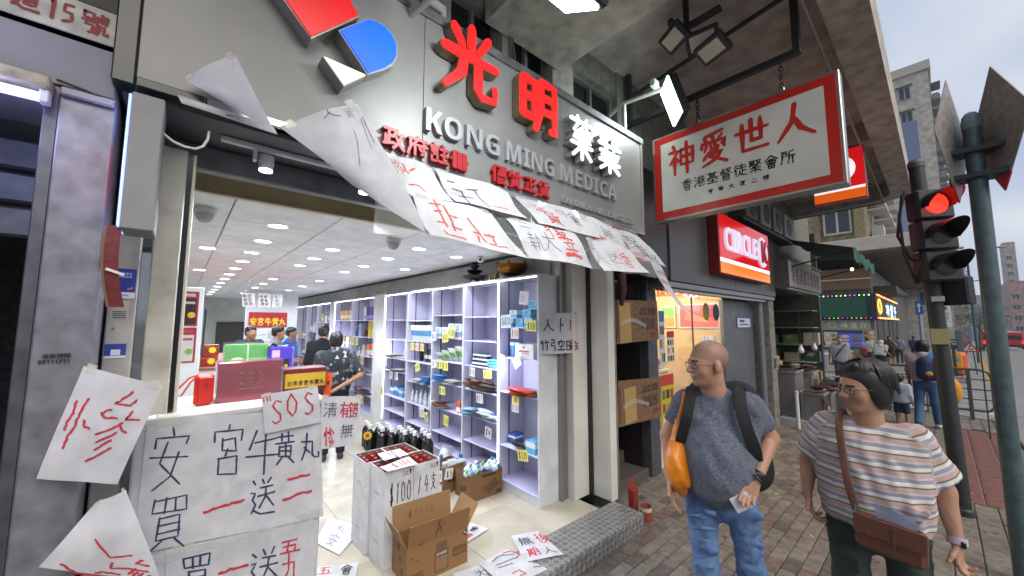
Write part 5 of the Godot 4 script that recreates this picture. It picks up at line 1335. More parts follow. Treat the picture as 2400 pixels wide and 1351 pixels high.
	["floor_sheet", "white sheet half hidden behind the brown oats carton", "sheet", "sheets on the shop floor", "#cfced2", 0, [V(1.870, .148, -2.703), V(1.942, .149, -2.486), V(1.706, .149, -2.446), V(1.690, .149, -2.626)], [["#23262e", "會", 0.434, 0.105, 0.303, 0.352, 0.0063], ["#b02c3c", "貨", 0.607, 0.565, 0.258, 0.299, 0.0087]]],
	["floor_sheet", "white sheet at the bottom edge beside the smeared sheet", "sheet", "sheets on the shop floor", "#cfced2", 0, [V(1.437, .148, -2.217), V(1.614, .149, -2.176), V(1.583, .148, -1.879), V(1.357, .149, -1.961)], [["#23262e", "不", 0.785, 3.515, 0.001, 0.000, 0.0015], ["#23262e", "大", 0.664, 0.143, 0.364, 0.295, 0.0055]]],
	["floor_sheet", "grey shaded sheet lying between the counter and the white cartons", "sheet", "sheets on the shop floor", "#cfced2", 0, [V(1.037, .149, -3.518), V(1.197, .149, -3.166), V(.940, .149, -2.913), V(.853, .149, -3.196)], [["#85858c", "丸", 0.361, 0.132, 0.309, 0.270, 0.0101], ["#85858c", "安", 0.320, 0.496, 0.368, 0.407, 0.0118], ["#85858c", "大", 0.734, 0.063, 0.156, 0.180, 0.0067]]],
	["floor_sheet", "white sheet on the floor at the counter foot", "sheet", "sheets on the shop floor", "#cfced2", 0, [V(.772, .149, -2.876), V(1.015, .149, -2.746), V(.894, .148, -2.486), V(.692, .149, -2.615)], [["#b02c3c", "五", 0.094, 0.016, 0.307, 0.325, 0.0081], ["#23262e", "會", 0.598, 0.042, 0.293, 0.393, 0.0077]]],
	["carton_sheet", "white price sheet lying across the open white cartons", "sheet", "", "#cfced2", 0, [V(1.164, .805, -2.850), V(1.339, .805, -2.849), V(1.333, .805, -2.677), V(1.146, .805, -2.680)], [["#23262e", "1", 0.312, 0.013, 0.144, 0.643, 0.0067], ["#23262e", "0", 0.492, 0.051, 0.184, 0.641, 0.0067], ["#23262e", "4", 0.441, 0.668, 0.174, 0.422, 0.0062]]],
	["carton_sheet", "white sheet with red price writing bent over the near white carton", "sheet", "", "#cfced2", 0, [V(1.087, .792, -2.610), V(1.334, .792, -2.679), V(1.315, .792, -2.494), V(1.096, .792, -2.504)], [["#b85a4a", "$", 0.283, 0.083, 0.168, 0.776, 0.0091], ["#b85a4a", "1", 0.507, 0.160, 0.097, 0.665, 0.0065], ["#b85a4a", "0", 0.620, 0.167, 0.106, 0.680, 0.0060], ["#b85a4a", "4", 0.772, 0.200, 0.115, 0.628, 0.0054]]],
]
# ------------------------------------------------------------------ loose sheets
func make_sheets() -> void:
	rng.seed = 55
	for e in SHEETS:
		var P: Array = e[6]
		var o: Vector3 = (P[0] + P[1] + P[2] + P[3]) * 0.25
		var nn: Vector3 = (P[2] - P[0]).cross(P[1] - P[3]).normalized()
		var W: float = ((P[1] - P[0]).length() + (P[2] - P[3]).length()) * 0.5
		var H: float = ((P[3] - P[0]).length() + (P[2] - P[1]).length()) * 0.5
		var bulge: float = e[5]
		var ph := rng.randf() * 6.0
		var t := thing(e[0], e[1], e[2], o, 0, e[3])
		var surf := func(u: float, v: float) -> Vector3:
			var p: Vector3 = P[0].lerp(P[1], u).lerp(P[3].lerp(P[2], u), v) - o
			var k := sin(u * PI) * 0.6 + 0.5 * sin(v * 5.0 + ph) + 0.35 * sin(u * 7.0 + v * 4.0 + ph * 2.0)
			return p + nn * (bulge * k + 0.0008 * sin(u * 9.0 + ph))
		part(t, "paper", MB.new().grid(10, 10, surf), mt(e[4], 0.65, {"t": "soft", "s": 3.0, "back": 0.6}))
		if not e[0].begins_with("floor") and not e[0].begins_with("carton"):
			for u0 in [0.04, 0.84]:
				part(t, "tape", MB.new().grid(3, 1, func(u, v): return surf.call(u0 + u * 0.12, v * 0.09 - 0.035) + nn * 0.0022), mt("#d6d3c4", 0.1, {"a": 0.45}))
		var f := func(q: Vector2) -> Vector3: return surf.call(q.x / W, q.y / H)
		for it in e[7]:
			var mb := MB.new()
			if it[1] == "~":
				for s in it[2].split(";"):
					var a: PackedFloat64Array = s.split_floats(" ")
					var pts := PackedVector2Array()
					for i in range(0, a.size() - 1, 2): pts.append(V2(a[i] * 0.01 * W, a[i + 1] * 0.01 * H))
					var q := PackedVector2Array()       # shaky hand
					for i in pts.size() - 1:
						for k in 4: q.append(pts[i].lerp(pts[i + 1], k / 4.0) + V2(rng.randf_range(-1, 1), rng.randf_range(-1, 1)) * it[3] * 0.28)
					q.append(pts[-1])
					stroke(mb, q, it[3], f, nn, 0.0012)
					part(t, "brush_stroke", mb, mt(it[0], 0.7))
					mb = MB.new()
			elif G.has(it[1]):
				glyph(mb, it[1], it[2] * W, it[3] * H, it[4] * W, it[5] * H, it[6], f, nn, 0.0012, 0.0, 3.0)
				part(t, "character", mb, mt(it[0], 0.7))
	var film := thing("plastic_film", "clear plastic film joining the banner sheets along the fascia", "film", V(0, 0, 0))
	part(film, "film", MB.new().grid(24, 6, func(u, v): return V(0.66 + u * 2.3 - v * 0.1 + v * u * 0.15, lerpf(2.6, 2.14, v) + 0.008 * sin(u * 40.0), lerpf(-1.733, -1.475, v) + 0.012 * sin(u * 31.0 + v * 4.0))), mt("#e8ecec", 0.12, {"a": 0.10}))
# ------------------------------------------------------------------ counter and cartons
func make_front_items() -> void:
	var ct := thing("paper_covered_counter", "white taped counter front covered with handwritten sheets", "counter", V(-.1, FL, -2.35))
	part(ct, "body", MB.new().bx(V(0, 0, 0), V(.622, 1.27, .448), 0.006), mt("#c3c2c8", 0.5, {"t": "soft", "s": 1.2}))
	part(ct, "worktop", MB.new().bx(V(.0, 1.271, 0), V(.63, 1.297, .455), 0.006), mt("#c9c8c2", 0.4))
	part(ct, "clear_tape", MB.new().grid(20, 3, func(u, v): return V(0.02 + u * 0.6, 1.298 - v * 0.035 + 0.002 * sin(u * 40.0), 0.4575 + 0.0025 * sin(u * 55.0 + v * 9.0))), mt("#c9cacd", 0.08, {"a": 0.35}))
	part(ct, "clear_tape", MB.new().grid(20, 2, func(u, v): return V(0.05 + u * 0.57, 0.815 + u * -0.0 - v * 0.03, 0.4625 + 0.002 * sin(u * 47.0 + v * 9.0))), mt("#c9cacd", 0.08, {"a": 0.3}))
	var top := FL + 1.297
	# red power bank with a wrist strap
	var pb := thing("red_power_bank", "bright red rugged case with a wrist strap on the counter", "case", V(.09, top, -2.05))
	part(pb, "shell", MB.new().box(V(0, .066, 0), V(.066, .13, .03), rot(0, 12, 0), 0.012), mt("#c22418", 0.4))
	part(pb, "front_plate", MB.new().box(rot(0, 12, 0) * V(0, .066, .0155), V(.046, .1, .004), rot(0, 12, 0), 0.0018), mt("#a81c14", 0.35))
	part(pb, "emblem", MB.new().box(rot(0, 12, 0) * V(.002, .085, .0178), V(.006, .016, .001), rot(0, 12, 0)), mt("#5d0f0c", 0.4))
	for s in [-1, 1]: part(pb, "ridge", MB.new().box(rot(0, 12, 0) * V(s * .026, .066, .016), V(.005, .11, .004), rot(0, 12, 0), 0.0015), mt("#b01f16", 0.35))
	part(pb, "strap", MB.new().tube([V(-.02, .128, 0), V(-.05, .118, .01), V(-.085, .075, .02), V(-.088, .05, .02), V(-.07, .052, .02), V(-.045, .1, .012), V(-.025, .122, .004)], 0.004, 6), mt("#b83a34", 0.6))
	# shiny red gift box
	var gb := thing("shiny_red_gift_box", "iridescent shiny red gift box wrapped in film on the counter", "box", V(.25, top, -2.09))
	part(gb, "box", MB.new().bx(V(-.118, 0, -.05), V(.118, .17, .04), 0.003), mt("#8f1c22", 0.16, {"m": 0.55}))
	part(gb, "lid", MB.new().bx(V(-.1195, .135, -.051), V(.1195, .1715, .042), 0.003), mt("#9c2430", 0.12, {"m": 0.6}))
	var em := MB.new()
	for i in 2:
		var pts := []
		for k in 14:
			var a := 0.5 + k * 0.2
			pts.append(V((1 if i else -1) * (0.02 + 0.024 * sin(a) + 0.004 * sin(a * 9.0)), 0.1 + 0.03 * cos(a) , 0.0415))
		em.tube(pts, 0.0025, 5)
	for k in 3: em.bx(V(-.008, .075 + k * .018, .0405), V(.008, .088 + k * .018, .0425))
	em.bx(V(-.045, .05, .0405), V(.045, .055, .042))
	part(gb, "gold_emblem", em, mt("#8a5a1e", 0.3, {"m": 0.7}))
	part(gb, "film", MB.new().bx(V(-.122, .0, -.055), V(.122, .176, .046)), mt("#efe6ff", 0.05, {"a": 0.06}))
	var rb := thing("maroon_gold_box", "maroon box with a yellow label strip of characters on the counter", "box", V(.495, top, -2.2))
	part(rb, "box", MB.new().bx(V(-.1, 0, -.06), V(.095, .115, .06), 0.003), mt("#5f1618", 0.35))
	part(rb, "yellow_label", MB.new().bx(V(-.094, .02, .0605), V(.09, .09, .062)), mt("#b29326", 0.4))
	var lm := MB.new()
	line(lm, "北京安宮牛黃丸", 0.0, 0.0, 0.022, 0.024, 0.0245, 0.0035, flat(V(-.085, .055, .062), XR, DN), ZO)
	part(rb, "print", lm, mt("#3c1c10", 0.5))
	var oc := thing("orange_card", "orange price card clipped at the end of the maroon box", "card", V(.605, top - .03, -2.16))
	part(oc, "card", MB.new().box(V(0, .05, 0), V(.035, .12, .001), rot(0, -25, -3)), mt("#d4501c", 0.6))
	var ocm := MB.new()
	line(ocm, "$88", 0, 0, 0.02, 0.022, 0.0, 0.003, flat(V(-.012, .07, .006), XR, DN), ZO, {"wob": 5.0})
	part(oc, "writing", ocm, mt("#4a1a10", 0.6))
	var gp := thing("green_pack", "green film-wrapped carton pack behind the gift box", "pack", V(.285, top, -2.55))
	part(gp, "carton", MB.new().bx(V(-.1, 0, -.05), V(-.004, .225, .05), 0.006).bx(V(.004, 0, -.05), V(.1, .225, .05), 0.006), mt("#2f8f22", 0.3))
	part(gp, "white_bubble", MB.new().ball(V(-.045, .135, .05), V(.035, .022, .002), 14, 6), mt("#cfd4c8", 0.4))
	part(gp, "pale_panel", MB.new().bx(V(.01, .0, .0505), V(.09, .15, .052)), mt("#b4bcb4", 0.4))
	part(gp, "band", MB.new().bx(V(-.004, 0, -.051), V(.004, .226, .052)), mt("#a9c8a4", 0.4))
	part(gp, "film", MB.new().grid(8, 4, func(u, v): return V(-0.11 + u * 0.22, 0.24 - v * 0.24, 0.056 + 0.006 * sin(u * 11.0 + v * 5.0))), mt("#eef6ee", 0.05, {"a": 0.1}))
	var pp := thing("purple_pack", "purple soft pack with a pink stripe beside the green pack", "pack", V(.44, top, -2.5))
	part(pp, "pack", MB.new().bx(V(-.065, 0, -.045), V(.06, .21, .045), 0.01), mt("#4a3aa8", 0.3))
	part(pp, "pink_panel", MB.new().bx(V(-.05, .0, .0455), V(-.012, .19, .047)), mt("#c0a6b8", 0.4))
	part(pp, "dark_panel", MB.new().bx(V(.005, .0, .0455), V(.035, .14, .047)), mt("#28222c", 0.4))
	part(pp, "print", MB.new().bx(V(.012, .085, .0472), V(.028, .11, .048)).bx(V(.012, .03, .0472), V(.02, .07, .048)), mt("#b8a83a", 0.4))
	part(pp, "crumpled_top", MB.new().grid(8, 3, func(u, v): return V(-0.065 + u * 0.125, 0.212 + 0.02 * sin(u * 9.0) * v, -0.04 + v * 0.08)), mt("#b9b4d0", 0.3))
	# white cartons of red-capped bottles, two by two, two high
	var wm := mt("#c9c9cb", 0.6, {"t": "soft", "s": 2.0})
	var tape := mt("#b3b0aa", 0.3)
	for lv in 2:
		for i in 2:
			for j in 2:
				var at := V(1.1 + i * .213 - j * .03, FL + lv * .315, -2.55 - j * .262)
				var where: String = ["front", "rear"][j] + " " + ["left", "right"][i]
				var c := thing("white_carton", "%s white bottle carton at the %s of the stack" % [["closed lower", "open upper"][lv], where], "carton", at, 0, "white bottle cartons")
				var w := MB.new()
				if lv == 0: w.bx(V(0, 0, -.26), V(.21, .313, 0), 0.003)
				else:
					w.bx(V(0, 0, -.26), V(.21, .01, 0)); w.bx(V(0, .01, -.004), V(.21, .313, 0)); w.bx(V(0, .01, -.26), V(.21, .313, -.256))
					w.bx(V(0, .01, -.256), V(.004, .313, -.004)); w.bx(V(.206, .01, -.256), V(.21, .313, -.004))
				part(c, "walls", w, wm)
				if lv == 1: part(c, "brown_inside", MB.new().bx(V(.0045, .2, -.2555), V(.2055, .21, -.0045)).bx(V(.0045, .211, -.2555), V(.2055, .309, -.2535)).bx(V(.2035, .211, -.253), V(.2055, .309, -.005)), mt("#6d5a48", 0.8))
				if i == 0: part(c, "side_print", MB.new().bx(V(-.001, .14, -.17), V(.0005, .15, -.09)), mt("#8c8c90", 0.6))
				if lv == 1 and j == 0:
					var pm := MB.new()
					var pf := flat(V(0, .313, .0), XR, DN)
					if i == 0: line(pm, "$100", 0.03, 0.08, 0.04, 0.15, 0.042, 0.006, pf, ZO, {"wob": 3.0})
					else: line(pm, "/4支", 0.02, 0.08, 0.05, 0.13, 0.056, 0.006, pf, ZO, {"wob": 3.0})
					for k in 3: pm.bx(V(.135 + k * .014, .268, 0), V(.139 + k * .014, .292, .001))
					pm.bx(V(.13, .262, 0), V(.175, .265, .001)); pm.tube([V(.186, .262, 0), V(.186, .296, 0)], [0.003, 0.009], 6)
					part(c, "black_marking", pm, mt("#25262c", 0.6))
				if lv == 1:
					for a in 3:
						for b in 4:
							bottle("red_capped_bottle", "red capped bottle in the %s white carton, %s column, %s from the front" % [where, ["left", "middle", "right"][a], ORD[b]], at + V(.04 + a * .065, .011, -.035 - b * .063), 0.027, 0.292, "#2a1512", "#8f1f24", {"group": "red capped bottles, %s carton" % where})
	# brown oats carton with raised flaps
	var kr := mt("#8a633c", 0.8, {"t": "fine", "s": 3.0})
	var kin := mt("#9a764c", 0.85, {"t": "fine", "s": 3.0})
	var bc := thing("oats_carton", "open brown oats carton with raised flaps in front of the white cartons", "carton", V(1.145, FL, -2.29), deg_to_rad(-3.0))
	part(bc, "walls", MB.new().bx(V(0, 0, -.004), V(.44, .225, 0)).bx(V(0, 0, -.24), V(.44, .225, -.236)).bx(V(0, 0, -.236), V(.004, .225, -.004)).bx(V(.436, 0, -.236), V(.44, .225, -.004)).bx(V(.004, .0, -.236), V(.436, .004, -.004)), kr)
	part(bc, "front_flap", MB.new().box(V(.22, .225, 0) + rot(12, 0, 0) * V(0, .075, -.002), V(.438, .15, .004), rot(12, 0, 0)), kr)
	part(bc, "rear_flap", MB.new().box(V(.22, .225, -.238) + rot(-6, 0, 0) * V(0, .085, 0), V(.438, .17, .004), rot(-6, 0, 0)), kin)
	part(bc, "side_flap", MB.new().box(V(.0, .225, -.12) + rot(0, 0, 24) * V(0, .07, 0), V(.004, .14, .232), rot(0, 0, 24)), kin)
	part(bc, "side_flap", MB.new().box(V(.44, .225, -.12) + rot(0, 0, -34) * V(0, .08, 0), V(.004, .16, .232), rot(0, 0, -34)), kin)
	var prm := mt("#33241a", 0.7)
	var pr := MB.new()
	pr.bx(V(.325, .075, .0), V(.43, .12, .001)); pr.bx(V(.05, .14, .0), V(.08, .143, .001))
	for k in 5: pr.bx(V(.02, .02 + k * .011, .0), V(0.1 + 0.01 * (k % 3), 0.024 + k * 0.011, 0.001))
	pr.prism(PackedVector2Array([V2(0.395, 0.2), V2(0.43, 0.222), V2(0.43, 0.175)]), Transform3D(Basis(), V(0, 0, .0)), 0.001)
	part(bc, "dark_print", pr, prm)
	var bars := MB.new()
	for k in 14: bars.bx(V(.332 + k * .007, .08, .001), V(.336 + k * .007, .115, .0016))
	part(bc, "barcode_gaps", bars, kr)
	part(bc, "can_print", MB.new().bx(V(.19, .02, .0), V(.29, .15, .0012)).bx(V(.2, .15, .0), V(.28, .2, .0012)), mt("#5d4330", 0.7))
	part(bc, "can_print_panel", MB.new().bx(V(.198, .03, .0013), V(.282, .11, .0018)), mt("#7a5a3c", 0.7))
	text(bc, "print_word", "QUAKER", 0.075, 0.018, 0.001, mt("#b9b0a0", 0.7), Transform3D(Basis(), V(.24, .128, .0019)), true, true)
	text(bc, "print_word", "Oat Choi Dessert", 0.1, 0.012, 0.001, prm, Transform3D(Basis(), V(.375, .13, .0006)), false)
	text(bc, "print_word", "HK", 0.022, 0.014, 0.001, prm, Transform3D(Basis(), V(.035, .165, .0006)), false)
	text(bc, "print_word", "NEW", 0.028, 0.01, 0.001, mt("#b9ab98", 0.7), Transform3D(rot(0, 0, -35), V(.42, .2, .0018)))
	var si := MB.new()
	for k in 3:
		var yy := 0.19 - k * 0.065
		si.bx(V(-.001, yy - .02, -.16 + k * .03), V(.0, yy - .017, -.12 + k * .03)); si.bx(V(-.001, yy + .017, -.16 + k * .03), V(.0, yy + .02, -.12 + k * .03))
		si.bx(V(-.001, yy - .017, -.16 + k * .03), V(.0, yy + .017, -.157 + k * .03)); si.bx(V(-.001, yy - .017, -.123 + k * .03), V(.0, yy + .017, -.12 + k * .03))
		si.ball(V(0, yy, -.14 + k * .03), V(.001, .01, .01), 8, 6)
	part(bc, "handling_symbol", si, prm)
	var fm := MB.new()
	var ff := func(q: Vector2) -> Vector3: return V(.22, .225, 0) + rot(12, 0, 0) * V(q.x, q.y, .0006)
	for s in [[V2(-0.02, 0.13), V2(0.02, 0.03)], [V2(0.03, 0.1), V2(-0.03, 0.06)], [V2(-0.005, 0.14), V2(-0.03, 0.02)], [V2(-0.14, 0.02), V2(-0.13, 0.0), V2(-0.115, 0.03)]]:
		stroke(fm, PackedVector2Array(s), 0.004, ff, rot(12, 0, 0) * ZO, 0.001)
	part(bc, "marker_scrawl", fm, mt("#2b211a", 0.7))
	var rm := MB.new()
	line(rm, "$15/2", 0.1, 0.04, 0.035, 0.05, 0.04, 0.003, flat(V(.0, .225 + .165, -.232), XR, DN), ZO, {"wob": 3.0, "lift": 0.006})
	part(bc, "marker_price", rm, mt("#5d4630", 0.7))
	# cleaner bottles in brown cartons
	var vc := thing("cleaner_carton", "brown cleaner carton with diagonal black lettering full of bottles", "carton", V(2.08, FL, -2.94), deg_to_rad(-1.5))
	part(vc, "walls", MB.new().bx(V(0, 0, -.004), V(.37, .235, 0)).bx(V(0, 0, -.26), V(.37, .235, -.256)).bx(V(0, 0, -.256), V(.004, .235, -.004)).bx(V(.366, 0, -.256), V(.37, .235, -.004)).bx(V(.004, 0, -.256), V(.366, .09, -.004)), mt("#7d5a36", 0.8, {"t": "fine", "s": 3.0}))
	text(vc, "print_word", "Vanish", 0.17, 0.075, 0.001, prm, Transform3D(rot(0, 0, 24), V(.22, .11, .0006)), true, true)
	part(vc, "dark_print", MB.new().bx(V(.13, .19, 0), V(.29, .215, .001)).box(V(.27, .075, .0005), V(.16, .012, .001), rot(0, 0, 24)).bx(V(.3, .02, 0), V(.35, .045, .001)), prm)
	text(vc, "print_word", "Vanish", 0.11, 0.05, 0.001, prm, Transform3D(rot(0, -90, 0) * rot(0, 0, 20), V(-.0006, .1, -.12)), true, true)
	var v2 := thing("wipes_carton", "smaller brown carton of white sachets behind the cleaner carton", "carton", V(1.98, FL, -3.24), deg_to_rad(8.0))
	part(v2, "walls", MB.new().bx(V(0, 0, -.004), V(.28, .245, 0)).bx(V(0, 0, -.24), V(.28, .245, -.236)).bx(V(0, 0, -.236), V(.004, .245, -.004)).bx(V(.276, 0, -.236), V(.28, .245, -.004)).bx(V(.004, 0, -.236), V(.276, .16, -.004)), mt("#7a5835", 0.8, {"t": "fine", "s": 3.0}))
	part(v2, "dark_print", MB.new().bx(V(.05, .1, 0), V(.18, .135, .001)), prm)
	var vt := thing("price_card", "white card reading five clipped to the smaller brown carton", "card", V(2.03, FL + .24, -3.235), deg_to_rad(8.0))
	part(vt, "card", MB.new().box(V(0, -.05, .005), V(.1, .1, .001), rot(0, 0, -10)), mt(WH, 0.7))
	var vm := MB.new()
	line(vm, "$5", 0, 0, 0.035, 0.06, 0.04, 0.006, flat(V(-.035, -.02, .006), XR, DN), ZO, {"wob": 4.0})
	part(vt, "writing", vm, mt("#23262e", 0.7))
	rng.seed = 77
	for i in 14:
		var b := bottle("cleaner_bottle", "white and blue cleaner bottle lying in the brown carton, number %s" % (ORD[i % 10] if i < 10 else ORD[i - 10] + " of the upper layer"), V(2.13 + (i % 5) * 0.068, FL + 0.13 + (i / 5) * 0.03 + rng.randf() * 0.03, -3.15 + (i / 5) * 0.075), 0.03, 0.16, ["#cdd4d8", "#bcd6dc", "#d2d5d6"][i % 3], ["#c9ccd0", "#3f7fa8", "#5d9a6a"][i % 3], {"label": ["#2f5fa8", "#6fa8b8", "#3f8a6a"][i % 3], "group": "cleaner bottles"})
		b.rotation = V(rng.randf_range(0.2, 1.1), rng.randf_range(-0.8, 0.8), rng.randf_range(-0.5, 0.5))
	for i in 6: packet("white sachet sticking out of the smaller carton, %s" % ORD[i], V(2.03 + i * 0.036, FL + 0.165, -3.34 + 0.02 * (i % 3)), V(.02, .11, .1), "#c6ccd0", rng.randf_range(60, 120), rng.randf_range(-20, 20), "#8fb4c4", "white sachets")
	# big dark bottles with white caps behind the white cartons
	for i in 18:
		var r := i / 6
		bottle("dark_soy_bottle", "large dark bottle with a white cap on the floor, %s row, %s from the left" % [["front", "middle", "rear"][r], ORD[i % 6]], V(1.92 + (i % 6) * 0.075 + r * 0.02, FL, -4.95 + (i % 6) * 0.16 - r * 0.12 + 0.05 * (i % 2)), 0.055, 0.33, "#12110f", "#cfd0ce", {"group": "large dark bottles"})
	var sb := thing("starburst_tag", "yellow and red starburst tag on the dark bottles", "tag", V(1.86, FL + .22, -4.88), deg_to_rad(-30))
	var star := PackedVector2Array()
	for k in 20: star.append(V2(cos(TAU * k / 20.0), sin(TAU * k / 20.0)) * (0.06 if k % 2 else 0.042))
	part(sb, "burst", MB.new().prism(star, Transform3D(), 0.002), mt("#c9b020", 0.5))
	part(sb, "red_centre", MB.new().tube([V(0, 0, .002), V(0, 0, .004)], 0.025, 12), mt("#b03020", 0.5))
	var jg := thing("white_jug", "translucent white jug with a handle near the shelves", "jug", V(2.3, FL, -3.75))
	part(jg, "body", MB.new().lathe([V2(0, 0), V2(0.07, 0), V2(0.075, 0.02), V2(0.075, 0.16), V2(0.05, 0.22), V2(0.025, 0.25), V2(0.025, 0.28)], Vector3.ZERO, 14), mt("#b9c2c8", 0.3))
	part(jg, "handle", MB.new().tube([V(.03, .25, 0), V(.08, .24, .0), V(.095, .19, 0), V(.07, .14, 0)], 0.011, 7), mt("#b9c2c8", 0.3))
	for i in 2: bottle("blue_capped_bottle", "pale bottle with a blue cap near the jug, %s" % ["left", "right"][i], V(2.2 + i * .17, FL, -3.66 + i * .12), 0.04, 0.22, "#b4c4cc", "#2f6fb0", {"label": "#c8d0d4", "group": "blue capped bottles"})
	var rj := bottle("red_bottle", "red and white bottle with a price card beside the white cartons", V(1.88, FL, -3.2), 0.05, 0.3, "#b9372c", "#c9c9c9", {"label": "#c8c2bc"})
	var rcard := thing("price_card", "white card reading nine on the red bottle", "card", V(1.85, FL + .26, -3.14))
	part(rcard, "card", MB.new().bx(V(-.04, -.08, 0), V(.05, .02, .001)), mt(WH, 0.7))
	var rcm := MB.new()
	line(rcm, "$9", 0, 0, 0.035, 0.06, 0.04, 0.005, flat(V(-.033, .0, .001), XR, DN), ZO, {"wob": 4.0})
	part(rcard, "writing", rcm, mt("#23262e", 0.7))
	# small red shrine and incense tin by the stair entrance
	var sh := thing("red_shrine_box", "small red pointed shrine box at the pillar foot", "shrine", V(3.25, .0, -2.0))
	part(sh, "box", MB.new().bx(V(-.03, .0, -.03), V(.05, .24, .03), 0.004), mt("#8f2a20", 0.6, {"t": "grime", "s": 3.0}))
	part(sh, "peak", MB.new().prism(PackedVector2Array([V2(-0.035, 0), V2(0.055, 0), V2(0.03, 0.06), V2(0.01, 0.1), V2(-0.01, 0.05)]), Transform3D(Basis(), V(0, .241, -.02)), 0.02), mt("#8f2a20", 0.6))
	var tin := thing("incense_tin", "small red and white incense tin on the step end", "tin", V(3.27, .0, -1.88))
	part(tin, "tin", MB.new().lathe([V2(0, 0), V2(0.05, 0), V2(0.05, 0.13), V2(0.046, 0.13), V2(0.045, 0.1), V2(0, 0.1)], Vector3.ZERO, 16), mt("#9a4a3a", 0.5, {"t": "grime", "s": 4.0}))
	part(tin, "paper_band", MB.new().lathe([V2(0.051, 0.09), V2(0.051, 0.12)], Vector3.ZERO, 16), mt("#b9b0a2", 0.7))
	part(tin, "incense_stick", MB.new().tube([V(.0, .1, .0), V(.01, .16, .0)], 0.003, 5), mt("#a03020", 0.7))
